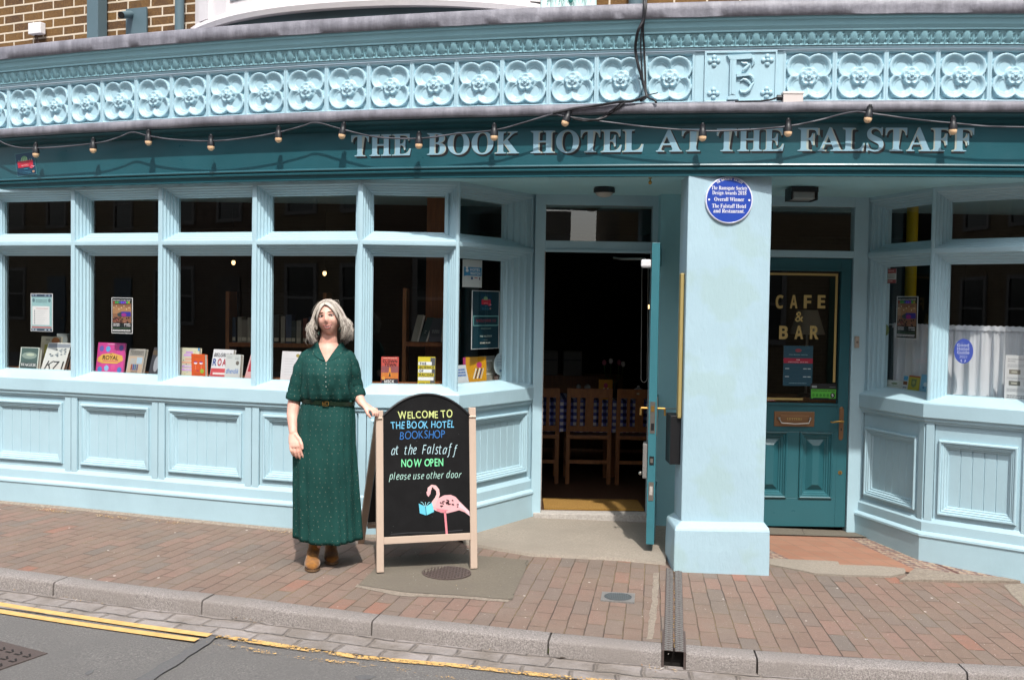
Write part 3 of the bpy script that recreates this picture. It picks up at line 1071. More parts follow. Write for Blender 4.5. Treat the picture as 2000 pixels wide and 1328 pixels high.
for i in (2, 5, 15, 26, 36, 39):
    a, b = Vector(bp[i]), Vector(bp[i + 1])
    f_ = Fr(a, b)
    f_.box(mb, -0.03, f_.L + 0.03, 0.0, 0.035, ZB + 0.07, ZB + 1.9, M['white'])
part(mb, 'frame', bw)
for i0, i1 in ((5, 15), (15, 26), (26, 36)):
    mb = MB()
    sweep(mb, bp[i0 + 1:i1 + 1], [(0.006, ZB + 0.16), (0.006, ZB + 1.8)], flat('#6f7378', 0.15))
    part(mb, 'pane', bw)

# ---- cornice, egg and dart, frieze, ledge, fascia (swept along the curved front)
P = fas_path(-6.5, 5.0, 110)
mb = MB()
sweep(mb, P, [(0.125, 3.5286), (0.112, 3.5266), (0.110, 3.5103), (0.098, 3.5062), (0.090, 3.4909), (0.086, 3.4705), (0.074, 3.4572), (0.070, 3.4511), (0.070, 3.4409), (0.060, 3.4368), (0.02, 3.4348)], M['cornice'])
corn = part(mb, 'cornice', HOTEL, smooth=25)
rr = random.Random(3)
mb = MB()
rows = []
for i, (x, y) in enumerate(fas_path(-6.5, 5.0, 260)):
    d = Vector((1, (fasY(x + .01) - fasY(x - .01)) / .02)); d.normalize()
    n = Vector((d.y, -d.x))
    wv = 0.0022 * sin(i * 0.21) + 0.0018 * sin(i * 0.53 + 1) + rr.uniform(-1, 1) * 0.0006
    row = []
    for o, z in [(-0.31, 3.7), (0.03, 3.6439), (0.116, 3.6245), (0.130, 3.6143), (0.133 + wv, 3.5735), (0.130 + wv, 3.5286 + wv), (0.118, 3.5225)]:
        row.append(Vector((x + n.x * o, y + n.y * o, z + (wv if 3.5368 < z < 3.6184 else 0))))
    rows.append(row)
mb.grid(rows, M['lead'])
part(mb, 'lead_flashing', corn, smooth=60)

# egg and dart band
def curve_frame(s0, samples):
    pass
ARC = [(-6.5, 0.0)]
for i in range(1, 1151):
    x = -6.5 + i * 0.01
    ARC.append((x, ARC[-1][1] + sqrt(0.0001 + (fasY(x) - fasY(x - 0.01)) ** 2)))
def arc_at(s):
    lo, hi = 0, len(ARC) - 1
    while hi - lo > 1:
        m_ = (lo + hi) // 2
        if ARC[m_][1] > s: hi = m_
        else: lo = m_
    f = (s - ARC[lo][1]) / (ARC[hi][1] - ARC[lo][1])
    x = ARC[lo][0] + 0.01 * f
    sl_ = (fasY(x + .02) - fasY(x - .02)) / .04
    l = sqrt(1 + sl_ * sl_)
    return Vector((x, fasY(x), 0)), Vector((1 / l, sl_ / l, 0)), Vector((sl_ / l, -1 / l, 0))
def arc_of(x):
    f = (x + 6.5) / 0.01
    i = max(0, min(len(ARC) - 2, int(f)))
    return ARC[i][1] + (ARC[i + 1][1] - ARC[i][1]) * (f - i)
EP, ER = 0.0872, 12
mb = MB()
rows = []
NV = 10
s0, s1 = arc_of(-6.0), arc_of(4.8)
cnt = int((s1 - s0) / EP)
for j in range(NV + 1):
    v = j / NV
    row = []
    for i in range(cnt * ER + 1):
        s_ = s0 + i * EP / ER
        ph = (i % ER) / ER - 0.5
        a = ph / 0.30
        b = (v - 0.58) / 0.52
        r2 = a * a + b * b
        h = 0
        if r2 < 1: h = 0.010 * sqrt(1 - r2)
        elif r2 < 1.75: h = -0.005 if r2 < 1.3 else 0.005
        if abs(abs(ph) - 0.5) < 0.06 and v < 0.8: h = max(h, 0.012 * (1 - v))
        if v > 0.93 or v < 0.04: h = 0.006
        Pn, t, n = arc_at(s_)
        o = 0.024 + 0.034 * v + h
        row.append(Pn + n * o + Vector((0, 0, 3.3593 + 0.076 * v - h * 0.3)))
    rows.append(row)
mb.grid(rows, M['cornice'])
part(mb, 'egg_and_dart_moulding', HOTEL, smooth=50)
mb = MB()
sweep(mb, P, [(0.022, 3.3634), (0.022, 3.345), (0.004, 3.3389)], M['frieze'])
sweep(mb, P, [(0.004, 3.3369), (0.002, 3.3287)], M['frieze'])
sweep(mb, P, [(-0.055, 3.3328), (-0.055, 2.986)], M['frieze'])
sweep(mb, P, [(0.002, 3.0023), (0.012, 2.9982), (0.012, 2.9809), (0.028, 2.9758)], M['frieze'])
FR = part(mb, 'frieze', HOTEL)

# one carved quatrefoil panel, then copies along the curve
CP_ = 0.3228
def sst(a, b, x):
    t = max(0.0, min(1.0, (x - a) / (b - a)))
    return t * t * (3 - 2 * t)
def relief(u, v):
    rl = min(sqrt((u - cx) ** 2 + (v - cy) ** 2) for cx in (-0.36, 0.36) for cy in (-0.36, 0.36))
    R = 0.45
    d = max(R - rl, (0.63 - abs(u) - abs(v)) / 1.414)          # depth inside the quatrefoil outline
    r = sqrt(u * u + v * v)
    if d > 0:
        h = -0.030 * sst(0.0, 0.16, d)
        if r > 0.40:
            h -= 0.006 * (1 - sst(0.235, 0.27, rl))
            h += 0.003 * exp(-((rl - 0.285) / 0.018) ** 2)
    else:
        h = -0.030 * sst(0.070, 0.095, -d)
        h += 0.003 * exp(-((d + 0.035) / 0.025) ** 2)
    e = max(abs(u) / 0.905, abs(v) / 0.93)
    h = h * (1 - sst(0.985, 1.005, e))
    if r < 0.46:
        u, v, r = u / 0.86, v / 0.86, r / 0.86
        best = -1.0
        for q in range(5):
            b_ = pi / 2 + q * 2 * pi / 5
            lx, ly = u * cos(b_) + v * sin(b_), -u * sin(b_) + v * cos(b_)
            dd = sqrt(((lx - 0.25) / 0.19) ** 2 + (ly / 0.225) ** 2)
            if dd < 1:
                best = max(best, -0.036 + 0.036 * (1 - dd ** 3) ** 0.6 + 0.007 * exp(-((dd - 0.72) / 0.16) ** 2) - 0.008 * exp(-(dd / 0.35) ** 2))
            b_ += pi / 5
            lx, ly = u * cos(b_) + v * sin(b_), -u * sin(b_) + v * cos(b_)
            dd = sqrt(((lx - 0.135) / 0.10) ** 2 + (ly / 0.115) ** 2)
            if dd < 1:
                best = max(best, -0.018 + 0.030 * (1 - dd ** 3) ** 0.6 - 0.006 * exp(-(dd / 0.35) ** 2))
        dd = r / 0.075
        if dd < 1: best = max(best, -0.005 + 0.032 * sqrt(1 - dd * dd))
        if best > h: h = best
    return h
N = 84
mb = MB()
rows = []
for j in range(N + 1):
    v = -1 + 2 * j / N
    rows.append([Vector(((-1 + 2 * i / N) * (CP_ / 2 - 0.0005), -0.8 * relief(-1 + 2 * i / N, v), (v + 1) * 0.1632)) for i in range(N + 1)])
mb.grid(rows, M['frieze'])
ros = mb.build('quatrefoil_panel', None, origin=None, smooth=42)
def place_panel(o, s_, width=None):
    Pn, t, n = arc_at(s_)
    o.parent = FR
    o.location = Pn + Vector((0, 0, 3.0023))
    o.rotation_euler = (0, 0, math.atan2(t.y, t.x))
sL = arc_of(hit(1308, 150, fasY).x)
first = True
xs_left = []
s_ = sL
while s_ > arc_of(-5.9):
    o = ros if first else ros.copy()
    if not first: COL.objects.link(o)
    first = False
    place_panel(o, s_)
    s_ -= CP_
sR = arc_of(hit(1580, 150, fasY).x)
s_ = sR
while s_ < arc_of(4.7):
    o = ros.copy(); COL.objects.link(o)
    place_panel(o, s_)
    s_ += CP_
# plaque with the carved letter
sP = arc_of(hit(1446, 150, fasY).x)
Pn, t, n = arc_at(sP)
f_ = Fr((Pn - t * 0.232).xy, (Pn + t * 0.232).xy)
mb = MB()
f_.box(mb, 0, f_.L, -0.05, 0.004, 3.0023, 3.3328, M['frieze'])
for (u0, u1, z0, z1) in ((0, .464, 3.3195, 3.3328), (0, .464, 3.0023, 3.0105), (0, .012, 3.0105, 3.3195), (.452, .464, 3.0105, 3.3195)):
    f_.box(mb, u0, u1, 0.004, 0.014, z0, z1, M['frieze'])
pl = part(mb, 'monogram_panel', FR, bevel=0.002)
mb = MB()
for sa, sb in ((sL + CP_ / 2, sP - 0.2325), (sP + 0.2325, sR - CP_ / 2)):
    a_, b_ = arc_at(sa)[0], arc_at(sb)[0]
    q_ = Fr(a_.xy, b_.xy)
    mb = MB()
    q_.box(mb, 0.0005, q_.L - 0.0005, -0.05, -0.002, 2.995, 3.33, M['frieze'])
    part(mb, 'flat_panel', FR)
mb = MB()
def relief_poly(pts, d0=0.004, d1=0.026, inset=0.82):
    c = (sum(p[0] for p in pts) / len(pts), sum(p[1] for p in pts) / len(pts))
    a = [f_.p(u, d0, z) for u, z in pts]
    b = [f_.p(c[0] + (u - c[0]) * inset, d1, c[1] + (z - c[1]) * inset) for u, z in pts]
    for i in range(len(pts)):
        j = (i + 1) % len(pts)
        mb.face([a[i], a[j], b[j], b[i]], M['frieze'])
    mb.face(b, M['frieze'])
Z0, HH = 3.0166, 0.29
def bar(u0, u1, z0, z1, d=0.024):
    f_.box(mb, u0, u1, 0.004, d, z0, z1, M['frieze'])
bar(0.163, 0.203, 3.045, 3.275, 0.026)
bar(0.176, 0.190, 3.050, 3.270, 0.031)
relief_poly([(0.142, 3.012), (0.226, 3.012), (0.222, 3.030), (0.203, 3.045), (0.163, 3.045), (0.148, 3.030)])
relief_poly([(0.136, 3.300), (0.300, 3.312), (0.312, 3.285), (0.300, 3.276), (0.203, 3.272), (0.156, 3.268)], inset=0.9)
relief_poly([(0.203, 3.180), (0.288, 3.184), (0.296, 3.168), (0.203, 3.160)], inset=0.9)
def carve(pts, ws):
    mb.tube([f_.p(u, 0.012, z) for u, z in pts], ws, M['frieze'], 8)
carve([(0.292, 3.290), (0.309, 3.275), (0.313, 3.255), (0.305, 3.232)], [0.012, 0.012, 0.010, 0.004])
carve([(0.232, 3.258), (0.250, 3.250), (0.268, 3.250), (0.284, 3.238)], [0.004, 0.009, 0.010, 0.006])
carve([(0.290, 3.245), (0.268, 3.222), (0.250, 3.205), (0.246, 3.192)], [0.007, 0.012, 0.011, 0.005])
carve([(0.285, 3.176), (0.304, 3.165), (0.312, 3.148), (0.308, 3.130)], [0.010, 0.011, 0.009, 0.004])
carve([(0.232, 3.135), (0.250, 3.148), (0.268, 3.142), (0.285, 3.128), (0.296, 3.112)], [0.004, 0.009, 0.011, 0.009, 0.005])
carve([(0.318, 3.128), (0.302, 3.104), (0.290, 3.078), (0.266, 3.062), (0.240, 3.064), (0.228, 3.080)], [0.004, 0.010, 0.012, 0.012, 0.010, 0.005])
for cu in (0.062, 0.402):
    for cz in (3.0594, 3.2696):
        for a in range(4):
            mb.ball(f_.p(cu + 0.025 * cos(a * pi / 2), 0.006, cz + 0.025 * sin(a * pi / 2)), (0.017, 0.012, 0.017), M['frieze'], 10, 6)
        mb.ball(f_.p(cu, 0.010, cz), (0.013, 0.014, 0.013), M['frieze'], 10, 6)
part(mb, 'carved_letter', pl, smooth=40)

# lower lead ledge
mb = MB()
rows = []
rr = random.Random(8)
for i, (x, y) in enumerate(fas_path(-6.5, 5.0, 260)):
    d = Vector((1, (fasY(x + .01) - fasY(x - .01)) / .02)); d.normalize()
    n = Vector((d.y, -d.x))
    wv = 0.0016 * sin(i * 0.19 + 2) + 0.0014 * sin(i * 0.47) + rr.uniform(-1, 1) * 0.0005
    rows.append([Vector((x + n.x * o, y + n.y * o, z + (wv if o > 0.11 else 0))) for o, z in
                 [(0.02, 3.0044), (0.08, 2.986), (0.118, 2.9789), (0.126, 2.9697), (0.128 + wv, 2.9503), (0.126 + wv, 2.9248), (0.116, 2.9177), (0.01, 2.9207)]])
mb.grid(rows, M['lead'])
part(mb, 'lead_ledge', HOTEL, smooth=60)
mb = MB()
sweep(mb, P, [(0.08, 2.9228), (0.078, 2.9095), (0.06, 2.8962), (0.045, 2.8922), (0.042, 2.8738), (0.024, 2.8697), (0.0, 2.8616), (0.0, 2.6066),
              (0.018, 2.6035), (0.034, 2.5974), (0.038, 2.5892), (0.030, 2.5811), (0.022, 2.579), (0.026, 2.5739), (0.033, 2.5678), (0.030, 2.5586), (0.016, 2.5545),
              (0.012, 2.5392), (0.012, 2.5219), (-0.03, 2.5219), (-0.03, 2.5474)], M['fascia'])
FA = part(mb, 'fascia', HOTEL, smooth=30)
# shop name
words = [('THE', 686, 803, 307), ('BOOK', 834, 1014, 304), ('HOTEL', 1036, 1257, 299.5), ('AT', 1281, 1376, 297.5), ('THE', 1399, 1531, 297.5), ('FALSTAFF', 1557, 1901, 301)]
M['signblue'] = flat('#84a8b8', 0.6)
M['signrim'] = flat('#a3aba0', 0.5)
for wd, xa, xb, yb in words:
    a, b = hit(xa, yb, fasY), hit(xb, yb, fasY)
    sa, sb = arc_of(a.x), arc_of(b.x)
    zb = 2.6831
    capH = 0.149
    wmb = MB()
    for mbx, m, off, ds, dz, grow in ((wmb, M['black'], 0.0015, 0.010, -0.010, 0.016), (wmb, M['signrim'], 0.0030, 0, 0, 0.008), (wmb, M['signblue'], 0.0045, 0, 0, 0.0)):
        vs, fs, w_ = glyphs(wd, 'serif', grow)
        v0, f0, w0 = glyphs(wd, 'serif', 0.0)
        sx = (sb - sa) / w0
        shift = (w_ - w0) / 2
        pts = []
        for x, y in vs:
            Pn, t, n = arc_at(sa + (x - shift) * sx + ds)
            pts.append(Pn + n * off + Vector((0, 0, zb + y * capH + dz)))
        mbx.mesh(pts, fs, m)
    part(wmb, 'lettering', FA)

# ---- soffit of the recessed porches and window heads
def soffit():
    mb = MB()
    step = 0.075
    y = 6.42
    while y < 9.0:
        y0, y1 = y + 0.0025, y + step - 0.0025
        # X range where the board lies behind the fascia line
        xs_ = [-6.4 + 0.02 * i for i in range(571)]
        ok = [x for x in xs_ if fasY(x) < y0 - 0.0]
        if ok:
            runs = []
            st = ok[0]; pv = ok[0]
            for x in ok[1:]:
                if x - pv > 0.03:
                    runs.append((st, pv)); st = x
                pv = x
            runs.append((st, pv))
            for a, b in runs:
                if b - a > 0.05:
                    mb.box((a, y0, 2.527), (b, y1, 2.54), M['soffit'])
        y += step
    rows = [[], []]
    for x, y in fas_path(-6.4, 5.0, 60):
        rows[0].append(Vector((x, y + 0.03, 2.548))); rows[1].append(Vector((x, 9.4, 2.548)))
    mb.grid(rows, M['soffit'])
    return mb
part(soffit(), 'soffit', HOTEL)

# ---- shopfront windows
D = 0.11
def splay(mb, fr, u0, u1, z0, z1, ins, m, steps=5, flatm=0.011):
    """moulded frame: outer rectangle on the facet, stepping back to the glass"""
    l, r, b, t_ = ins
    prof = [(0, 0)]
    for i in range(steps):
        a0, a1 = i / steps, (i + 1) / steps
        prof += [(a0 + 0.55 / steps, a0 + 0.06 / steps), (a0 + 0.62 / steps, a0 + 0.75 / steps), (a1, a1)]
    rings = []
    for a, d in prof:
        o = -D * d
        rings.append([fr.p(u0 + l * a, o, z0 + b * a), fr.p(u1 - r * a, o, z0 + b * a), fr.p(u1 - r * a, o, z1 - t_ * a), fr.p(u0 + l * a, o, z1 - t_ * a)])
    mb.grid(rings, m, closed=True)
    return (u0 + l, u1 - r, z0 + b, z1 - t_)

SILL, TRAN, HEAD = 1.015, 2.086, 2.514
def window(fr, label=None, ins=(0.075, 0.075), low=SILL, lab_l=None):
    mb = MB()
    fm = 0.010
    u0, u1 = fm, fr.L - fm
    g1 = splay(mb, fr, u0, u1, low + 0.004, TRAN - 0.008, (ins[0], ins[1], 0.040, 0.088), M['pale'])
    g2 = splay(mb, fr, u0, u1, TRAN + 0.008, HEAD - 0.006, (ins[0], ins[1], 0.075, 0.080), M['pale'])
    for (a, b, z0, z1) in ((0, u0, low, HEAD - 0.006), (u1, fr.L, low, HEAD - 0.006), (u0, u1, TRAN - 0.008, TRAN + 0.008), (0, fr.L, HEAD - 0.006, HEAD + 0.016), (u0, u1, low - 0.005, low + 0.004)):
        mb.face([fr.p(a, 0, z0), fr.p(b, 0, z0), fr.p(b, 0, z1), fr.p(a, 0, z1)], M['pale'])
    # a solid core behind so that the mullion has depth
    for (a, b, z0, z1) in ((0.012, g1[0] - 0.004, low, HEAD), (g1[1] + 0.004, fr.L - 0.012, low, HEAD), (g1[0], g1[1], g1[3] + 0.004, g2[2] - 0.004)):
        fr.box(mb, a, b, -D - 0.03, -D + 0.001, z0, z1, M['pale'])
    wo = part(mb, 'window', HOTEL, label)
    for g_ in (g1, g2):
        pm = MB()
        e = 0.004
        pm.face([fr.p(g_[0] - e, -D - 0.003, g_[2] - e), fr.p(g_[1] + e, -D - 0.003, g_[2] - e), fr.p(g_[1] + e, -D - 0.003, g_[3] + e), fr.p(g_[0] - e, -D - 0.003, g_[3] + e)], M['glass'])
        part(pm, 'pane', wo)
    return wo
LF = [Fr(LB[i], LB[i + 1]) for i in range(len(LB) - 1)]
for i, fr in enumerate(LF):
    if i == len(LF) - 1:
        window(Fr(LB[-2], (LB[-1][0], LB[-1][1])), ins=(0.06, 0.27))
    else:
        window(fr)
RB = [(2.735, 8.0), (2.955, 7.25), (3.49, 6.80), (4.35, 6.30)]
RF = [Fr(RB[i], RB[i + 1]) for i in range(len(RB) - 1)]
window(RF[0], ins=(0.13, 0.05))
window(RF[1], ins=(0.085, 0.02))
window(RF[2], ins=(0.05, 0.075))

# sills and stall risers
def sill(path, dz=0.0):
    mb = MB()
    sweep(mb, path, [(-D - 0.02, SILL + 0.055), (-D + 0.01, SILL + 0.044), (0.012, SILL + 0.006), (0.036, SILL - 0.004), (0.042, SILL - 0.012), (0.042, SILL - 0.105), (0.036, SILL - 0.112),
                     (0.028, SILL - 0.115), (0.028, SILL - 0.132), (0.016, SILL - 0.140), (0.014, SILL - 0.152), (-0.02, SILL - 0.155)], M['pale'])
    return part(mb, 'window_sill', HOTEL, smooth=28)
def riser(path, frs, drop, zt, zb_, name='stall_riser', boards=6):
    mb = MB()
    k = drop
    sweep(mb, path, [(-0.02, 0.295 + k), (0.006, 0.290 + k), (0.026, 0.262 + k), (0.028, 0.198 + k), (0.040, 0.192 + k), (0.052, 0.180 + k), (0.054, 0.166 + k), (0.046, 0.160 + k), (0.046, -0.06 + k)], M['pale'])
    ro = part(mb, name, HOTEL, smooth=28)
    for i, fr in enumerate(frs):
        pm = MB()
        zl, zh = 0.28 + k, SILL - 0.150
        pw = 0.058                                      # half a pilaster at each end
        last = (fr is frs[-1])
        fr.box(pm, 0.004, pw, -0.03, 0.016, zl, zh, M['pale'])
        fr.box(pm, fr.L - pw, fr.L - 0.004, -0.03, 0.016, zl, zh, M['pale'])
        a0, a1 = pw + 0.004, fr.L - pw - 0.004
        m0, m1 = a0 + 0.028, a1 - 0.028
        # stiles round the panel
        for (x0, x1, z0, z1) in ((a0, m0, zl, zh), (m1, a1, zl, zh), (m0, m1, zl, zb_), (m0, m1, zt, zh)):
            pm.face([fr.p(x0, 0, z0), fr.p(x1, 0, z0), fr.p(x1, 0, z1), fr.p(x0, 0, z1)], M['pale'])
        rings = []
        for a, o in ((0, 0), (0.001, 0.016), (0.008, 0.022), (0.017, 0.020), (0.020, 0.010), (0.030, 0.012), (0.036, 0.004), (0.044, 0.004), (0.050, -0.008), (0.060, -0.010), (0.064, -0.020)):
            rings.append([fr.p(m0 + a, o, zb_ + a), fr.p(m1 - a, o, zb_ + a), fr.p(m1 - a, o, zt - a), fr.p(m0 + a, o, zt - a)])
        pm.grid(rings, M['pale'], closed=True)
        # matchboard field
        x0, x1 = m0 + 0.064, m1 - 0.064
        nb_ = max(2, round((x1 - x0) / 0.085))
        us = [x0]
        for q in range(1, nb_):
            c_ = x0 + (x1 - x0) * q / nb_
            us += [c_ - 0.0035, c_, c_ + 0.0035]
        us.append(x1)
        os_ = []
        for q, u_ in enumerate(us):
            os_.append(-0.026 if (q % 3 == 2 and q != len(us) - 1) else -0.020)
        pm.grid([[fr.p(u_, o_, zb_ + 0.064) for u_, o_ in zip(us, os_)], [fr.p(u_, o_, zt - 0.064) for u_, o_ in zip(us, os_)]], M['pale'])
        part(pm, 'panel', ro, smooth=28)
sill(LB)
riser(LB, LF, 0.0, 0.820, 0.335)
sill(RB)
riser(RB, RF, -0.10, 0.755, 0.225)

# ---- porch back walls, door frames
mb = MB()
bw_ = Fr((1.165, 7.94), (1.80, 7.94))
bw_.box(mb, 0, bw_.L, -0.10, 0, -0.20, 2.53, M['porch'])
mb.box((1.135, 7.94, -0.2), (1.165, 8.2, 2.53), M['porch'])
part(mb, 'porch_wall', HOTEL)
DY = 8.10
mb = MB()
def dbox(x0, x1, z0, z1, y0=DY - 0.02, y1=DY + 0.08, m='pale'):
    mb.box((x0, y0, z0), (x1, y1, z1), M[m])
dbox(0.17, 0.252, -0.05, 2.53)
dbox(1.092, 1.165, -0.05, 2.53)
dbox(0.252, 1.092, 2.083, 2.165)
dbox(0.252, 1.092, 2.446, 2.53)
mb.box((0.252, DY - 0.035, 2.075), (1.092, DY - 0.02, 2.098), M['pale'])
mb.box((0.246, DY - 0.028, -0.03), (0.252, DY - 0.021, 2.083), M['whitestone'])
df = part(mb, 'door_frame', HOTEL, bevel=0.003)
mb = MB()
mb.face([(0.25, DY + 0.02, 2.163), (1.095, DY + 0.02, 2.163), (1.095, DY + 0.02, 2.448), (0.25, DY + 0.02, 2.448)], M['glass'])
part(mb, 'fanlight_pane', df)
mb = MB()
mb.box((0.19, DY - 0.055, -0.12), (1.16, DY + 0.09, 0.012), M['whitestone'])
part(mb, 'threshold', df, bevel=0.005)

# ---- the open teal door: hinged on the right, swung out over the step
hx, hy = 1.112, 8.06
ex_, ey_ = 0.957, 7.09
dl = Fr((hx, hy), (ex_, ey_))      # u from hinge to free edge; outward n points to the left (the inside face of the door)
ZD0, ZD1 = 0.004, 2.100
mb = MB()
TH = 0.055
# the stiles and rails of the leaf
for (u0, u1, z0, z1) in ((0, 0.11, ZD0, ZD1), (dl.L - 0.11, dl.L, ZD0, ZD1), (0.11, dl.L - 0.11, ZD0, 0.30), (0.11, dl.L - 0.11, 0.80, 0.98), (0.11, dl.L - 0.11, 1.97, ZD1)):
    dl.box(mb, u0, u1, -TH, 0, z0, z1, M['edge_teal'])
dl.box(mb, 0.11, dl.L - 0.11, -TH + 0.014, -0.014, 0.30, 0.80, M['teal'])
dr = part(mb, 'open_door', HOTEL, bevel=0.002)
if dl.n.x > 0:
    pass
mb = MB()
mb.face([dl.p(0.105, -TH / 2, 0.975), dl.p(dl.L - 0.105, -TH / 2, 0.975), dl.p(dl.L - 0.105, -TH / 2, 1.975), dl.p(0.105, -TH / 2, 1.975)], M['glass'])
part(mb, 'door_pane', dr)
def lever(mb, fr, u, o, z, sgn, du, m, L=0.11):
    p0 = fr.p(u, o, z); p1 = fr.p(u, o + sgn * 0.045, z); p2 = fr.p(u + du * L, o + sgn * 0.05, z - 0.004)
    mb.tube([p0, p1], 0.008, m, 8)
    mb.tube([p1, fr.p(u + du * 0.03, o + sgn * 0.05, z), p2], [0.009, 0.008, 0.006], m, 8)
mb = MB()
zc = 0.92
# handles through the leaf, seen at the free edge
for sgn, o in ((1, 0.0), (-1, -TH)):
    dl.box(mb, dl.L - 0.075, dl.L - 0.030, o if sgn > 0 else o - 0.006, o + 0.006 if sgn > 0 else o, 0.76, 1.03, M['chrome'])
    q0 = dl.p(dl.L - 0.052, o, zc + 0.03); q1 = dl.p(dl.L - 0.052, o + sgn * 0.055, zc + 0.03)
    mb.tube([q0, q1], 0.008, M['brass'], 8)
    mb.tube([q1, dl.p(dl.L - 0.052, o + sgn * 0.057, zc - 0.02)], 0.008, M['brass'], 8)
mb.tube([dl.p(dl.L - 0.052, -TH - 0.05, zc + 0.03), dl.p(dl.L - 0.06, -TH - 0.15, zc + 0.032)], 0.004, M['chrome'], 6)
part(mb, 'handle', dr, smooth=35)
mb = MB()
ed = dl.L + 0.0015
def eplate(o0, o1, z0, z1, m, d=0.002):
    dl_o = [dl.p(ed - 0.002, o0, z0), dl.p(ed - 0.002, o1, z0)]
    mb.obox(dl.p(ed - 0.002, o0, z0), dl.t * (d + 0.001), dl.n * (o1 - o0), (0, 0, z1 - z0), m)
eplate(-TH + 0.010, -0.010, 0.78, 1.00, M['chrome'])
eplate(-TH + 0.016, -0.016, 0.93, 0.97, M['brass'], 0.005)
eplate(-TH + 0.016, -0.018, 0.80, 0.85, M['black'], 0.0035)
eplate(-TH + 0.012, -0.012, 0.56, 0.62, M['black'])
eplate(-TH + 0.018, -0.018, 0.575, 0.605, M['chrome'], 0.004)
eplate(-TH + 0.010, -0.010, 0.31, 0.44, M['chrome'])
eplate(-TH + 0.017, -0.017, 0.35, 0.41, M['whitestone'], 0.004)
eplate(-TH + 0.014, -0.014, 0.13, 0.18, M['edge_teal'], 0.003)
part(mb, 'lock', dr)
mb = MB()
dl.box(mb, dl.L - 0.16, dl.L - 0.02, 0.002, 0.075, 1.93, 1.985, M['paper'])
part(mb, 'door_closer', dr, bevel=0.012)
mb = MB()
mb.tube([dl.p(dl.L - 0.09, 0.05, 1.99), dl.p(dl.L - 0.35, 0.22, 2.0), dl.p(dl.L - 0.62, 0.30, 2.02)], 0.008, M['chrome'], 6)
part(mb, 'closer_arm', dr)
mb = MB()
dl.box(mb, dl.L - 0.17, dl.L - 0.02, 0.002, 0.035, 0.46, 0.70, M['steel'])
mb.ball(dl.p(dl.L - 0.06, 0.05, 0.49), 0.014, M['chrome'])
part(mb, 'letter_cage', dr, bevel=0.004)

# ---- pillar
mb = MB()
mb.box((1.146, 6.78, 0.21), (1.698, 7.08, 2.56), M['pale_rough'])
pil = part(mb, 'pillar', HOTEL, bevel=0.006)
mb = MB()
rows = []
for (o, z) in ((0.072, -0.2), (0.070, 0.05), (0.066, 0.185), (0.058, 0.205), (0.0, 0.235)):
    rows.append([Vector((1.144 - o * 0.75, 6.778 - o, z)), Vector((1.70 + o * 0.35, 6.778 - o, z)), Vector((1.70 + o * 0.35, 7.08 + o * 0.2, z)), Vector((1.144 - o * 0.75, 7.08 + o * 0.2, z))])
mb.grid(rows, M['pale_rough'], closed=True)
mb.face(rows[-1], M['pale_rough'])
part(mb, 'plinth', pil, bevel=0.008)

# ---- cafe door
CY = 7.97
mb = MB()
def cb(x0, x1, z0, z1, y0, y1, m):
    mb.box((x0, y0, z0), (x1, y1, z1), m)
cb(1.72, 1.765, -0.12, 2.53, CY - 0.02, CY + 0.08, M['pale'])
cb(2.638, 2.745, -0.12, 2.53, CY - 0.02, CY + 0.08, M['pale'])
cb(1.765, 2.638, 2.058, 2.112, CY - 0.02, CY + 0.08, M['pale'])
cb(1.765, 2.638, 2.452, 2.53, CY - 0.02, CY + 0.08, M['pale'])
cf = part(mb, 'door_frame', HOTEL, bevel=0.003)
mb = MB()
mb.face([(1.76, CY + 0.02, 2.11), (2.64, CY + 0.02, 2.11), (2.64, CY + 0.02, 2.455), (1.76, CY + 0.02, 2.455)], M['glass'])
part(mb, 'fanlight_pane', cf)
mb = MB()
X0, X1 = 1.768, 2.634
GX0, GX1, GZ0, GZ1 = 1.86, 2.552, 0.925, 1.955
yd0, yd1 = CY + 0.01, CY + 0.055
cb(X0, GX0, -0.045, 2.054, yd0, yd1, M['teal'])
cb(GX1, X1, -0.045, 2.054, yd0, yd1, M['teal'])
cb(GX0, GX1, GZ1, 2.054, yd0, yd1, M['teal'])
cb(GX0, GX1, 0.70, GZ0, yd0, yd1, M['teal'])
cb(GX0, GX1, -0.045, 0.18, yd0, yd1, M['teal'])
cb(2.165, 2.262, 0.18, 0.70, yd0, yd1, M['teal'])
cd = part(mb, 'cafe_door', HOTEL, bevel=0.003)
dfr = Fr((X0, yd0), (X1, yd0))
def dpanel(x0, x1, z0, z1):
    pm = MB()
    u0, u1 = x0 - X0, x1 - X0
    rings = []
    for a, o in ((0, 0.0), (0.0, 0.012), (0.006, 0.016), (0.014, 0.012), (0.018, 0.002), (0.026, 0.004), (0.034, -0.006), (0.042, -0.008), (0.050, -0.018), (0.058, -0.020), (0.060, -0.026), (0.105, 0.002)):
        a2 = min(a, (u1 - u0) / 2 - 0.012)
        rings.append([dfr.p(u0 + a2, o, z0 + a), dfr.p(u1 - a2, o, z0 + a), dfr.p(u1 - a2, o, z1 - a), dfr.p(u0 + a2, o, z1 - a)])
    pm.grid(rings, M['teal'], closed=True)
    pm.face(rings[-1], M['teal'])
    part(pm, 'door_panel', cd, smooth=28)
dpanel(GX0 + 0.04, 2.165, 0.18, 0.70)
dpanel(2.262, GX1 - 0.03, 0.18, 0.70)
mb = MB()
cb(GX1 - 0.03, GX1, 0.18, 0.70, yd0, yd1, M['teal'])
cb(GX0, GX0 + 0.04, 0.18, 0.70, yd0, yd1, M['teal'])
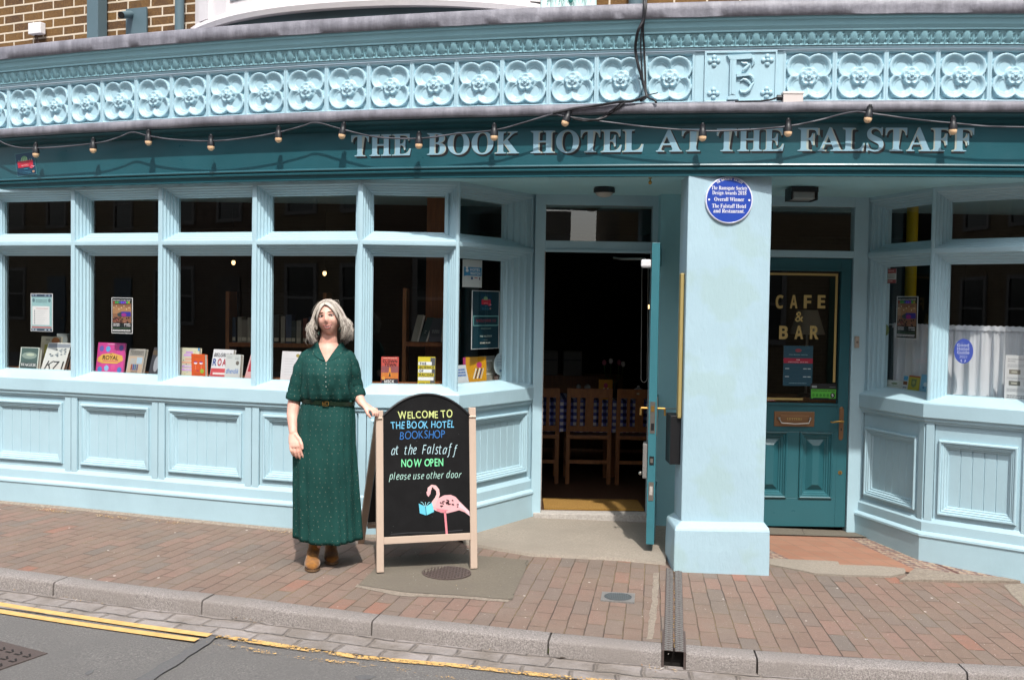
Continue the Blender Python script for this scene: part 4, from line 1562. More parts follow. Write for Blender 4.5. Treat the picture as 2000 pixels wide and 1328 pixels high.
for a, b, c_, d_ in ((GX0 - 0.012, GX1 + 0.012, GZ0 - 0.016, GZ0), (GX0 - 0.012, GX1 + 0.012, GZ1, GZ1 + 0.014), (GX1, GX1 + 0.012, GZ0, GZ1)):
    cb(a, b, c_, d_, yd0 - 0.012, yd0 + 0.002, M['teal'])
part(mb, 'glazing_bead', cd)
mb = MB()
mb.face([(GX0 - 0.005, CY + 0.035, GZ0 - 0.005), (GX1 + 0.005, CY + 0.035, GZ0 - 0.005), (GX1 + 0.005, CY + 0.035, GZ1 + 0.005), (GX0 - 0.005, CY + 0.035, GZ1 + 0.005)], M['glass'])
gpane = part(mb, 'door_pane', cd)
# gilt border and lettering on the glass
fl_ = Flat((0, CY + 0.033, 0), (1, 0, 0), (0, 0, 1))
gx0, gx1, gz0, gz1 = GX0 + 0.02, 2.535, 0.945, 1.938
for r_ in ((gx0, gz1 - 0.018, gx1, gz1), (gx1 - 0.018, 1.09, gx1, gz1 - 0.018), (gx0, gz0, 2.285, gz0 + 0.018)):
    fl_.rect(*r_, M['gold'])
def cafe_word(wd, x0s, yb, hpx, wpx):
    for ch, xpx in zip(wd, x0s):
        Pb = plane(xpx, yb, (0, CY + 0.033, 0), Vector((0, -1, 0)))
        Pt = plane(xpx, yb - hpx, (0, CY + 0.033, 0), Vector((0, -1, 0)))
        fl_.text(ch, Pb.x, Pb.z, Pt.z - Pb.z, M['gold'], 'sansb' if ch != '&' else None, width=wpx * CY / 2000, bold=0.012)
cafe_word('CAFE', [1522, 1550, 1577, 1604], 602, 26, 15)
cafe_word('&', [1561], 628, 20, 17)
cafe_word('BAR', [1530, 1560, 1590], 662, 26, 17)
part(fl_.mb, 'gilt_lettering', cd)
# letterbox, handle, keyhole
mb = MB()
LX0, LX1, LZ0, LZ1 = 2.058, 2.372, 0.742, 0.858
cb(LX0, LX1, LZ0, LZ1, yd0 - 0.006, yd0, M['bronze'])
cb(LX0 + 0.045, LX1 - 0.045, LZ0 + 0.03, LZ1 - 0.03, yd0 - 0.012, yd0 - 0.006, M['bronze'])
for x_ in (LX0 + 0.035, LX1 - 0.035):
    mb.ball((x_, yd0 - 0.016, 0.805), 0.012, M['chrome'])
    mb.tube([(x_, yd0 - 0.018, 0.805), (x_ + (0.015 if x_ < 2.2 else -0.015), yd0 - 0.03, 0.772)], 0.005, M['chrome'], 6)
mb.tube([(LX0 + 0.05, yd0 - 0.03, 0.770), (2.215, yd0 - 0.034, 0.764), (LX1 - 0.05, yd0 - 0.03, 0.770)], 0.007, M['chrome'], 8)
lb_ = part(mb, 'letterbox', cd, bevel=0.002)
fl2 = Flat((2.215, yd0 - 0.0125, 0.80), (1, 0, 0), (0, 0, 1))
fl2.text('LETTERS', 0, -0.008, 0.018, M['gold'], 'serif')
part(fl2.mb, 'lettering', lb_)
mb = MB()
cb(2.566, 2.600, 0.655, 0.885, yd0 - 0.007, yd0, M['bronze'])
mb.ball((2.583, yd0 - 0.003, 0.885), (0.017, 0.004, 0.017), M['bronze'])
mb.ball((2.583, yd0 - 0.003, 0.655), (0.017, 0.004, 0.017), M['bronze'])
mb.tube([(2.583, yd0, 0.79), (2.583, yd0 - 0.05, 0.79), (2.55, yd0 - 0.055, 0.792), (2.50, yd0 - 0.05, 0.783), (2.485, yd0 - 0.05, 0.788)], [0.009, 0.009, 0.008, 0.006, 0.005], M['brass'], 8)
cb(2.579, 2.587, 0.715, 0.735, yd0 - 0.0085, yd0 - 0.0068, M['black'])
part(mb, 'handle', cd, smooth=40)
mb = MB()
mb.lathe([(0.0, 0.0), (0.016, 0.0), (0.016, 0.004), (0.0, 0.005)], (2.585, yd0, 0.385), M['brass'], 16, (0, -1, 0))
cb(2.582, 2.588, 0.372, 0.392, yd0 - 0.0065, yd0 - 0.004, M['black'])
part(mb, 'keyhole', cd)

# ---- interior: dark rooms behind the glass
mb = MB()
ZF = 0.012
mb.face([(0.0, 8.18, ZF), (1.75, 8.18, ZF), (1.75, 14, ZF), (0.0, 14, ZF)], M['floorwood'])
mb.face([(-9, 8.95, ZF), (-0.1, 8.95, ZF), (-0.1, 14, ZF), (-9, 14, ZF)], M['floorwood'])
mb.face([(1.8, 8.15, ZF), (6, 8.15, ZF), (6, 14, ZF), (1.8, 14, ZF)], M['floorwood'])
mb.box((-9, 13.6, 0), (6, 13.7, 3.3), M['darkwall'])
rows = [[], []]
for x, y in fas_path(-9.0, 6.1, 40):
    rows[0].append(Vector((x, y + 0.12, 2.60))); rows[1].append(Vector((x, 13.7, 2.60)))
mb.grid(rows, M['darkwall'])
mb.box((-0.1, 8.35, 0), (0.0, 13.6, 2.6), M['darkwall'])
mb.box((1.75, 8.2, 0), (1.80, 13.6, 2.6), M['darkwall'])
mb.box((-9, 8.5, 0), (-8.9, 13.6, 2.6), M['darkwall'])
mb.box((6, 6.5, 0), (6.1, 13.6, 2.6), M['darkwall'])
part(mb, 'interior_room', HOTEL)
# display boards behind the glass
mb = MB()
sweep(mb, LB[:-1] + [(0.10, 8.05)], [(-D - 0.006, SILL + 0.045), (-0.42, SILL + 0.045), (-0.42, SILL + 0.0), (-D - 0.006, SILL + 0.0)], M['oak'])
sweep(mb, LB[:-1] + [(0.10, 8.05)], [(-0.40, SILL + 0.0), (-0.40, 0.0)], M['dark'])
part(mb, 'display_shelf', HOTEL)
mb = MB()
sweep(mb, RB, [(-D - 0.006, SILL + 0.045), (-0.30, SILL + 0.045), (-0.30, SILL + 0.0), (-0.30, 0.0)], M['pale'])
part(mb, 'display_shelf', HOTEL)
# ================================================================== THINGS ON THE FRONT
F0 = M['paper']
WHT, BLK = flat('#dcdbdb', 0.6), flat('#17171a', 0.6)
RED, NAVY = flat('#a8202c', 0.6), flat('#12324a', 0.6)

# drainpipes, vent, boxes on the brick wall
def up_pipe(xa, xb, dep, label, box=False):
    fr = wall_fr(xa, xb)
    t = thing('drainpipe', label, 'drainpipe', fr.p(fr.L / 2, 0.1, 3.7), 'drainpipes on the brick wall')
    mb = MB()
    if box:
        fr.box(mb, 0, fr.L * 0.72, 0.004, dep, 3.6388, 6.4, M['pipe'])
    else:
        mb.tube([fr.p(fr.L / 2, 0.055, 3.6388), fr.p(fr.L / 2, 0.055, 6.4)], fr.L / 2, M['pipe'], 14)
    part(mb, 'pipe', t, bevel=0.006 if box else 0, smooth=None if box else 40)
    mb = MB()
    fr.box(mb, -0.02, fr.L + 0.02, 0.003, 0.03, 4.3, 4.34, M['pipe'])
    part(mb, 'bracket', t)
up_pipe(189, 219, 0.11, 'square grey-blue drainpipe on the brick wall left of the vent plate', True)
up_pipe(352, 367, 0.06, 'thin grey-blue pipe on the brick wall beside the white bow window')
up_pipe(1228, 1256, 0.06, 'grey pipe on the brick wall right of the white bow window')
fr = wall_fr(249, 289)
t = thing('vent_outlet', 'grey metal vent plate with a round spout on the brick wall', 'vent', fr.p(fr.L / 2, 0, 3.7))
mb = MB()
z0, z1 = wall_pt(265, 68).z, wall_pt(265, 18).z
fr.box(mb, 0, fr.L, 0.003, 0.02, z0, z1, M['pipe'])
part(mb, 'plate', t, bevel=0.002)
mb = MB()
c = fr.p(0.05, 0.02, z1 - 0.045)
e = c + fr.n * 0.13 + Vector((0, 0, -0.045)) + fr.t * 0.02
mb.tube([c, e], 0.028, M['pipe'], 14, caps=False)
mb.tube([e, c + (e - c) * 0.5], 0.024, M['dark'], 14)
part(mb, 'spout', t, smooth=40)
fr = wall_fr(66, 90)
t = thing('junction_box', 'small white junction box on the brick wall', 'box', fr.p(fr.L / 2, 0, 3.6898))
mb = MB()
fr.box(mb, 0, fr.L, 0.003, 0.06, wall_pt(78, 70).z, wall_pt(78, 48).z, F0)
part(mb, 'box', t, bevel=0.006)
mb = MB()
zz = wall_pt(78, 70).z
mb.tube([fr.p(0.04, 0.02, zz), fr.p(0.045, 0.015, zz - 0.05), fr.p(0.07, 0.02, zz - 0.12)], 0.006, flat('#4a3327', 0.6), 6)
mb.tube([fr.p(0.055, 0.02, zz), fr.p(0.075, 0.02, zz - 0.06), fr.p(0.10, 0.03, zz - 0.12)], 0.005, flat('#4a3327', 0.6), 6)
part(mb, 'cable', t)
# printed cloth hanging over the ledge
fr = wall_fr(1062, 1170)
mb = MB()
rows = []
zt = 4.10
for j in range(8):
    rows.append([fr.p(fr.L * i / 24 + 0.02 * (1 - j / 7) * (1 - i / 12), 0.09 + 0.018 * sin(i * 1.3) + 0.01 * j, zt - (zt - 3.6745) * j / 7 - 0.006 * sin(i * 0.9)) for i in range(25)])
mcl = flat('#c3dcd8', 0.8)
mb.grid(rows, mcl)
rr = random.Random(5)
for k in range(16):
    i, j = rr.randrange(2, 22), rr.randrange(1, 7)
    c = rows[j][i] + fr.n * 0.022
    mm = [flat('#a8263a', 0.7), flat('#1e6a66', 0.7)][k % 2]
    mb.ball(c, (0.016, 0.004, 0.02), mm, 8, 6)
for k in range(4):
    mb.tube([rows[6 - (i % 2)][3 + k * 5 + i] + fr.n * 0.021 for i in range(5)], 0.003, flat('#1e5a5c', 0.7), 5)
tag(mb.build('cloth', smooth=60), 'pale mint cloth printed with red and green motifs hanging over the top ledge', 'cloth')

# tangle of black cable over the frieze and ledge
def cab(pts, r, m=None):
    ps = [hit(x, y, fasY, o) for x, y, o in pts]
    out = []
    for i in range(len(ps) - 1):
        p0, p1, p2, p3 = ps[max(i - 1, 0)], ps[i], ps[i + 1], ps[min(i + 2, len(ps) - 1)]
        for j in range(6):
            t_ = j / 6
            out.append(0.5 * ((2 * p1) + (p2 - p0) * t_ + (2 * p0 - 5 * p1 + 4 * p2 - p3) * t_ * t_ + (3 * p1 - p0 - 3 * p2 + p3) * t_ ** 3))
    out.append(ps[-1])
    return out
CB = flat('#1d1d21', 0.5)
mb = MB()
mb.tube(cab([(1259, -30, .05), (1259, 8, .145), (1256, 40, .14), (1246, 62, .14), (1241, 95, .06), (1247, 130, .05), (1257, 165, .05), (1262, 188, .06), (1252, 197, .14)], 0), 0.010, CB, 6)
mb.tube(cab([(1263, -30, .05), (1262, 10, .145), (1258, 40, .14), (1256, 60, .11), (1258, 95, .06), (1260, 140, .05), (1263, 186, .06), (1278, 196, .14), (1282, 202, .14)], 0), 0.007, CB, 6)
mb.tube(cab([(1257, -30, .05), (1257, 20, .145), (1252, 70, .11), (1252, 110, .07), (1255, 150, .05), (1261, 186, .06)], 0), 0.005, CB, 6)
mb.tube(cab([(1262, 189, .14), (1235, 198, .14), (1205, 200, .145), (1170, 206, .145), (1130, 211, .145), (1105, 216, .138), (1080, 221, .135)], 0), 0.009, CB, 6)
mb.tube(cab([(1222, 199, .145), (1205, 213, .138), (1188, 226, .11), (1168, 234, .14), (1140, 234, .14), (1116, 230, .14)], 0), 0.007, CB, 6)
mb.tube(cab([(1215, 200, .145), (1196, 215, .138), (1176, 229, .11), (1150, 237, .14), (1120, 233, .14)], 0), 0.005, CB, 6)
mb.tube(cab([(1262, 187, .06), (1275, 184, .055), (1285, 182, .055)], 0), 0.004, CB, 6)
tag(mb.build('cable_bundle', smooth=60), 'tangle of black cables running down the frieze and along the lower ledge', 'cable')
# white box on the ledge
a, b = hit(1530, 190, fasY, 0.11), hit(1569, 190, fasY, 0.10)
fr = Fr(a.xy, b.xy)
t = thing('junction_box', 'white box with a black plug on the lower ledge beneath the carved panels', 'box', fr.p(0, 0, 2.955))
mb = MB()
zt = hit(1550, 180, fasY, 0.11).z
fr.box(mb, 0, fr.L, -0.06, 0.0, 2.975, zt, flat('#c9bfba', 0.5))
fr.box(mb, -0.003, fr.L + 0.003, -0.063, 0.004, zt - 0.012, zt + 0.004, flat('#d4cbc6', 0.5))
part(mb, 'box', t, bevel=0.003)
mb = MB()
c = fr.p(0, -0.03, (2.98 + zt) / 2)
mb.tube([c, c - fr.t * 0.035], 0.018, M['black'], 12)
mb.tube([c - fr.t * 0.035, c - fr.t * 0.07 + Vector((0, 0, -0.012)), c - fr.t * 0.14 + Vector((0, 0, -0.022)), c - fr.t * 0.30 + Vector((0, 0, -0.026))], 0.006, CB, 6)
part(mb, 'plug', t, smooth=40)

# ------------------------------------------------------------------ festoon lights
BULBS = [(70, 302), (182, 293), (290, 278), (412, 288), (544, 272), (668, 265), (818, 284), (965, 268), (1104, 240), (1372, 269), (1539, 260), (1695, 233), (1861, 256)]
OFF = 0.132
fes = thing('festoon_lights', 'string of small round festoon bulbs on black cable across the teal fascia', 'festoon lights', hit(965, 262, fasY, OFF))
keys = [(-260, 300), (-60, 262), (20, 285), (70, 290), (182, 281), (228, 270), (258, 259), (290, 266), (340, 273), (412, 276), (480, 270), (544, 259), (590, 247), (618, 240), (668, 253), (735, 268), (818, 271), (890, 262), (965, 255), (1020, 241), (1078, 224), (1104, 228), (1180, 238),
        (1270, 249), (1372, 256), (1460, 254), (1539, 247), (1600, 235), (1660, 220), (1695, 221), (1780, 233), (1861, 241), (1950, 248), (2080, 246), (2200, 225)]
mb = MB()
mb.tube(cab([(x, y, OFF) for x, y in keys], 0), 0.0055, flat('#4a4a50', 0.5), 6)
part(mb, 'cable', fes, smooth=60)
for i, (x, y) in enumerate(BULBS):
    P = hit(x, y, fasY, OFF)
    ax = Vector((0, 0, 1))
    if x in (1104,): ax = Vector((0.35, 0, 1)).normalized()
    elif x in (668, 1695): ax = Vector((0.15, 0, 1)).normalized()
    mb = MB()
    mb.lathe([(0.010, 0.076), (0.018, 0.070), (0.017, 0.050), (0.020, 0.044), (0.026, 0.020), (0.027, 0.0), (0.020, 0.0)], P + ax * 0.008, M['black'], 16, ax)
    mb.ball(P + ax * 0.086, (0.012, 0.012, 0.010), M['black'], 10, 6)
    b_ = part(mb, 'bulb', fes, smooth=40)
    mb = MB()
    rings = []
    mb.lathe([(0.0, -0.026), (0.010, -0.0245), (0.019, -0.018), (0.0245, -0.008), (0.0255, 0.004), (0.024, 0.012)], P, M['globe'], 16, ax)
    part(mb, 'globe', b_, smooth=60)

# ------------------------------------------------------------------ blue plaque, lamps, board and box by the pillar
C0 = plane(1423.5, 391, (0, 6.775, 0), Vector((0, -1, 0)))
t = thing('award_plaque', 'round blue plaque with white lettering high on the pale blue pillar', 'plaque', C0)
mb = MB()
BLU = flat('#27459f', 0.3)
RP = 0.156
mb.lathe([(RP, 0.0), (RP, 0.012), (RP - 0.006, 0.016), (RP - 0.010, 0.014), (0.0, 0.014)], C0 + Vector((0, 0.004, 0)), flat('#d5d6e4', 0.3), 64, (0, -1, 0))
pq = part(mb, 'disc', t, smooth=30)
fl = Flat(C0 + Vector((0, -0.0105, 0)), (1, 0, 0), (0, 0, 1))
fl.ell(0, 0, RP - 0.0085, RP - 0.0085, BLU, 64)
fl.up()
s_ = 1 / 46.0 * RP
for txt, yy, wpx, h in (('The Ramsgate Society', 369, 70, 9.0), ('Design Awards 2018', 378.5, 66, 9.0), ('Overall Winner', 391, 58, 9.5), ('The Falstaff Hotel', 404, 66, 9.5), ('and Restaurant.', 413.5, 60, 9.5)):
    fl.text(txt, 0, (391 - yy - 2.5) * s_, h * s_ * 0.78, WHT, 'serif', width=wpx * s_)
TS = 'THE RAMSGATE SOCIETY'
for i, chh in enumerate(TS):
    if chh == ' ': continue
    a = radians(90 + 36 - 72 * i / (len(TS) - 1))
    vs, fs, w_ = glyphs(chh, 'sansb')
    h = 4.5 * s_
    c_ = (38.5 * s_ * cos(a), 38.5 * s_ * sin(a))
    pts = []
    for (x, y) in vs:
        X, Yv = (x - w_ / 2) * h * 0.8, y * h
        r_ = a - pi / 2
        pts.append(fl.P(c_[0] + X * cos(r_) - Yv * sin(r_), c_[1] + X * sin(r_) + Yv * cos(r_)))
    fl.mb.mesh(pts, fs, WHT)
for sx in (-1, 1):
    fl.ell(sx * 39 * s_, 0, 2 * s_, 2 * s_, WHT, 12)
part(fl.mb, 'lettering', t)

# black edge board and box at the pillar's left side
a0 = at(1325, 535, 6.95)
mb = MB()
mb.box((1.118, 6.835, 0.913), (1.1455, 6.90, 1.885), flat('#a08e58', 0.6))
tag(mb.build('notice_board', bevel=0.008), 'tall mustard edged board fixed to the side of the pillar', 'board')
mb = MB()
mb.box((1.075, 6.86, 0.60), (1.1455, 7.06, 0.93), flat('#0d0d10', 0.5))
t = tag(mb.build('wall_box', bevel=0.003), 'black metal box on the side of the pillar below the mustard board', 'box')

# porch lamps
P = at(1180, 380, 7.55)
t = thing('porch_lamp', 'round black bulkhead lamp with a frosted bowl under the soffit by the open door', 'lamp', (P.x, P.y, 2.527), 'lamps under the porch soffits')
mb = MB()
mb.lathe([(0.0, 0.0), (0.072, 0.0), (0.078, -0.012), (0.078, -0.038), (0.066, -0.042)], (P.x, P.y, 2.527), M['black'], 28)
part(mb, 'base', t, smooth=40)
mb = MB()
mb.lathe([(0.066, -0.030), (0.062, -0.052), (0.045, -0.066), (0.02, -0.073), (0.0, -0.074)], (P.x, P.y, 2.527), flat('#a9a59d', 0.3), 28)
part(mb, 'bowl', t, smooth=60)
P = at(1565, 393, 7.35)
t = thing('porch_lamp', 'square black lamp under the soffit above the closed teal door', 'lamp', (P.x, P.y, 2.527), 'lamps under the porch soffits')
mb = MB()
for a in ((-0.095, -0.085), (0.085, 0.095)):
    mb.box((P.x + a[0], P.y - 0.08, 2.43), (P.x + a[1], P.y + 0.08, 2.52), M['black'])
mb.box((P.x - 0.095, P.y - 0.09, 2.485), (P.x + 0.095, P.y - 0.078, 2.52), M['black'])
mb.box((P.x - 0.095, P.y + 0.07, 2.43), (P.x + 0.095, P.y + 0.085, 2.52), M['black'])
part(mb, 'housing', t)
mb = MB()
mb.box((P.x - 0.08, P.y - 0.07, 2.435), (P.x + 0.08, P.y + 0.065, 2.50), flat('#8b8f8d', 0.4))
part(mb, 'diffuser', t, bevel=0.01)
P = at(1270, 347, 6.95)
mb = MB()
mb.lathe([(0.0, 0.0), (0.012, 0.0), (0.012, -0.006), (0.004, -0.008), (0.004, -0.018), (0.010, -0.024), (0.013, -0.034), (0.008, -0.044), (0.0, -0.046)], (P.x, P.y, 2.5275), M['brass'], 14)
tag(mb.build('brass_knob', smooth=40), 'tiny brass knob hanging from the soffit beside the pillar', 'knob')

# bell push
mb = MB()
P = at(1673, 668, CY - 0.02)
mb.box((P.x - 0.018, CY - 0.036, P.z - 0.045), (P.x + 0.018, CY - 0.018, P.z + 0.045), flat('#a69a8c', 0.4))
t = thing('bell_push', 'small beige bell push on the frame right of the closed teal door', 'bell', P)
part(mb, 'plate', t, bevel=0.004)
mb = MB()
mb.lathe([(0.009, 0), (0.009, 0.003), (0.0, 0.004)], (P.x, CY - 0.036, P.z), flat('#6f665e', 0.4), 14, (0, -1, 0))
part(mb, 'button', t)

# ------------------------------------------------------------------ flat printed things: posters, stickers, notices
def sheet(name, label, cat, fr, px, o, draw, group=None, th=0.0012, mat=None, shape='rect'):
    """px: (left, top, right, bottom) in photo pixels; drawn on the facet at outward offset o"""
    (u0, z1) = fr.px(px[0], px[1], o)
    (u1, z0) = fr.px(px[2], px[3], o)
    if len(px) > 4:
        u0 += px[4]
    w_, h_ = u1 - u0, z1 - z0
    mb = MB()
    if shape == 'rect':
        fr.box(mb, u0, u1, o - th, o, z0, z1, mat or F0)
    elif shape == 'oval':
        c = fr.p((u0 + u1) / 2, o - th, (z0 + z1) / 2)
        n_ = 40
        r0 = [fr.p((u0 + u1) / 2 + w_ / 2 * cos(2 * pi * i / n_), o - th, (z0 + z1) / 2 + h_ / 2 * sin(2 * pi * i / n_)) for i in range(n_)]
        r1 = [p + fr.n * th for p in r0]
        mb.loft([r0, r1], mat or F0)
    fl = Flat(fr.p(u0, o, z0), fr.t, (0, 0, 1), mb)
    draw(fl, w_, h_)
    return tag(mb.build(name), label, cat, group)
GO = -D - 0.0075            # just inside the glass
R_ = random.Random(11)
def lines(fl, x0, x1, ys, hgt, m, rr=R_):
    for y in ys:
        x = x0
        while x < x1 - 0.003:
            w_ = rr.uniform(0.006, 0.02)
            fl.rect(x, y, min(x + w_, x1), y + hgt, m)
            x += w_ + 0.0025
def poster_events(fl, w_, h_):
    fl.rect(0.03 * w_, 0.02 * h_, 0.97 * w_, 0.985 * h_, flat('#1c211f', 0.5)); fl.up()
    fl.rect(0.06 * w_, 0.30 * h_, 0.94 * w_, 0.84 * h_, flat('#8a5f45', 0.6)); fl.up()
    fl.rect(0.06 * w_, 0.55 * h_, 0.94 * w_, 0.74 * h_, flat('#a67a55', 0.6))
    fl.up()
    for q in range(7):
        fl.ell((0.12 + 0.12 * q) * w_, (0.72 + 0.05 * sin(q * 2.1)) * h_, 0.022 * w_, 0.012 * h_, flat('#f0dfb8', 0.5), 10)
    fl.poly([(0.28 * w_, 0.55 * h_), (0.48 * w_, 0.61 * h_), (0.48 * w_, 0.46 * h_), (0.30 * w_, 0.49 * h_)], flat('#3a4346', 0.5))
    fl.rect(0.46 * w_, 0.48 * h_, 0.92 * w_, 0.61 * h_, flat('#3b3392', 0.5)); fl.up()
    fl.ell(0.60 * w_, 0.52 * h_, 0.12 * w_, 0.05 * h_, flat('#9a2f84', 0.5), 16)
    rr = random.Random(4)
    for q in range(34):
        fl.ell(rr.uniform(0.08, 0.92) * w_, rr.uniform(0.31, 0.45) * h_, 0.035 * w_, 0.02 * h_, flat(rr.choice(['#4a2420', '#7c3f38', '#20181a', '#5e3a2c', '#8d5a50']), 0.6), 8)
        fl.k += 0.00005
    fl.up()
    cs = ['#8c3a2a', '#3f8f3f', '#3f8f3f', '#27607e', '#5a46c0', '#5a46c0', '#7a3aa0', '#3f9a3f', '#9a8f2a']
    for q, c in enumerate(cs):
        fl.rect((0.10 + 0.089 * q) * w_, 0.835 * h_, (0.175 + 0.089 * q) * w_, 0.895 * h_, flat(c, 0.5))
    fl.text('Come and join us at The Falstaff', w_ / 2, 0.915 * h_, 0.022 * h_, WHT, 'sansb', width=0.82 * w_)
    fl.text('SATURDAY', 0.26 * w_, 0.25 * h_, 0.03 * h_, WHT, 'sansb', width=0.30 * w_)
    fl.text('24TH MAY', 0.26 * w_, 0.205 * h_, 0.03 * h_, WHT, 'sansb', width=0.30 * w_)
    fl.text('DOORS', 0.77 * w_, 0.25 * h_, 0.03 * h_, WHT, 'sansb', width=0.28 * w_)
    fl.text('7 - 11PM', 0.77 * w_, 0.20 * h_, 0.03 * h_, WHT, 'sansb', width=0.28 * w_)
    fl.rect(0.08 * w_, 0.145 * h_, 0.92 * w_, 0.15 * h_, flat('#5f8a58', 0.5))
    lines(fl, 0.08 * w_, 0.92 * w_, [0.09 * h_, 0.06 * h_], 0.014 * h_, WHT)
def poster_list(fl, w_, h_):
    fl.rect(0.03 * w_, 0.015 * h_, 0.97 * w_, 0.985 * h_, flat('#93b8bb', 0.6)); fl.up()
    fl.rect(0.03 * w_, 0.91 * h_, 0.97 * w_, 0.985 * h_, flat('#3d4c5f', 0.6))
    fl.rect(0.03 * w_, 0.015 * h_, 0.97 * w_, 0.075 * h_, flat('#3d4c5f', 0.6))
    fl.rect(0.08 * w_, 0.17 * h_, 0.86 * w_, 0.665 * h_, F0)
    fl.rect(0.05 * w_, 0.09 * h_, 0.95 * w_, 0.13 * h_, flat('#b4686a', 0.6)); fl.up()
    for x in (0.14, 0.86): fl.ell(x * w_, 0.82 * h_, 0.06 * w_, 0.05 * h_, flat('#5d7780', 0.6), 16)
    fl.text('RAMSGATE', w_ / 2, 0.81 * h_, 0.032 * h_, flat('#4f6a70', 0.6), 'serif', width=0.5 * w_)
    lines(fl, 0.25 * w_, 0.75 * w_, [0.77 * h_], 0.012 * h_, flat('#5d7780', 0.6))
    fl.rect(0.25 * w_, 0.60 * h_, 0.80 * w_, 0.61 * h_, flat('#b05a60', 0.6))
    for q in range(8):
        fl.rect(0.16 * w_, (0.20 + 0.048 * q) * h_, 0.21 * w_, (0.225 + 0.048 * q) * h_, flat('#6a7078', 0.6))
        fl.rect(0.26 * w_, (0.205 + 0.048 * q) * h_, (0.55 + 0.06 * (q % 4)) * w_, (0.210 + 0.048 * q) * h_, flat('#a9adb2', 0.6))
    for x in (0.12, 0.25, 0.68, 0.85):
        fl.ell(x * w_, 0.948 * h_, 0.05 * w_, 0.018 * h_, flat('#8c9ab0', 0.6), 8)
        fl.ell(x * w_, 0.045 * h_, 0.05 * w_, 0.018 * h_, flat('#b4bccb', 0.6), 8)
W1, W2, W3, W4, W5, W6 = LF[1 - 0], LF[2], LF[3], LF[4], LF[5], LF[6]
W1, W2, W3, W4, W5, W6 = LF[1], LF[2], LF[3], LF[4], LF[5], LF[6]
sheet('poster', 'pale aqua list poster with navy bands in the far left shop window', 'poster', W1, (60, 573, 103, 648), GO, poster_list)
sheet('poster', 'dark event poster with a stage photo above the pink book in the left bay', 'poster', W2, (218, 581, 259, 652), GO, poster_events, 'event posters in the windows')
sheet('poster', 'dark event poster with a stage photo over the net curtain by the closed teal door', 'poster', RF[0], (1752, 579, 1791, 663), GO, poster_events, 'event posters in the windows')
def hotelwatch(fl, w_, h_):
    fl.rect(0.06 * w_, 0.42 * h_, 0.97 * w_, 0.73 * h_, flat('#2f7fa8', 0.5)); fl.up()
    fl.poly([(0.04 * w_, 0.40 * h_), (0.14 * w_, 0.40 * h_), (0.14 * w_, 0.55 * h_)], flat('#2f7fa8', 0.5))
    fl.ell(0.22 * w_, 0.60 * h_, 0.075 * w_, 0.055 * h_, WHT, 20)
    fl.rect(0.15 * w_, 0.66 * h_, 0.26 * w_, 0.74 * h_, WHT)
    fl.text('HOTEL', 0.64 * w_, 0.59 * h_, 0.10 * h_, WHT, 'sansb', width=0.52 * w_)
    fl.text('WATCH', 0.64 * w_, 0.455 * h_, 0.10 * h_, WHT, 'sansb', width=0.52 * w_)
    fl.rect(0.42 * w_, 0.28 * h_, 0.52 * w_, 0.38 * h_, flat('#1d3f78', 0.5))
    fl.rect(0.60 * w_, 0.33 * h_, 0.76 * w_, 0.36 * h_, RED)
    fl.rect(0.84 * w_, 0.28 * h_, 0.90 * w_, 0.37 * h_, flat('#5d4b5e', 0.5))
sheet('sign', 'white card sign with a blue badge at the top of the angled window', 'sign', W6, (904, 506, 941, 562), GO, hotelwatch, mat=flat('#c3c6c4', 0.6))
def crest(fl, x, y, w_, h_):
    """the hotel crest: green dome with columns above a red banner and a small shell"""
    fl.rect(x, y, x + w_, y + h_, flat('#123c54', 0.5)); fl.up()
    for q in (0.15, 0.25, 0.72, 0.82):
        fl.rect(x + q * w_, y + 0.62 * h_, x + (q + 0.025) * w_, y + (0.72 + 0.05 * (0.3 < q < 0.6)) * h_, flat('#8fae9d', 0.5))
    fl.ell(x + 0.46 * w_, y + 0.74 * h_, 0.17 * w_, 0.14 * h_, flat('#5d8f6c', 0.5), 18, 0, pi)
    fl.rect(x + 0.29 * w_, y + 0.64 * h_, x + 0.63 * w_, y + 0.745 * h_, flat('#5d8f6c', 0.5)); fl.up()
    for q in range(4):
        fl.rect(x + (0.31 + 0.09 * q) * w_, y + 0.64 * h_, x + (0.335 + 0.09 * q) * w_, y + 0.80 * h_, flat('#a9c09a', 0.5))
    fl.rect(x + 0.08 * w_, y + 0.36 * h_, x + 0.90 * w_, y + 0.65 * h_, flat('#b8243a', 0.5)); fl.up()
    fl.text('THE BOOK', x + 0.48 * w_, y + 0.53 * h_, 0.07 * h_, flat('#7d3a46', 0.5), 'serif', width=0.5 * w_)
    fl.text('HOTEL', x + 0.48 * w_, y + 0.41 * h_, 0.07 * h_, flat('#d99a9a', 0.5), 'serif', width=0.4 * w_)
    fl.ell(x + 0.80 * w_, y + 0.33 * h_, 0.10 * w_, 0.06 * h_, flat('#c34a5e', 0.5), 14)
    fl.poly([(x + 0.78 * w_, y + 0.42 * h_), (x + 0.98 * w_, y + 0.36 * h_), (x + 0.88 * w_, y + 0.31 * h_)], flat('#d79aa8', 0.5))
    fl.rect(x + 0.38 * w_, y + 0.26 * h_, x + 0.60 * w_, y + 0.29 * h_, flat('#2f8da6', 0.5))
    fl.ell(x + 0.88 * w_, y + 0.12 * h_, 0.07 * w_, 0.055 * h_, flat('#a3806a', 0.5), 12)
    for yy in (0.12, 0.05): fl.rect(x + 0.12 * w_, y + yy * h_, x + 0.75 * w_, y + (yy + 0.02) * h_, flat('#3f7f96', 0.5))
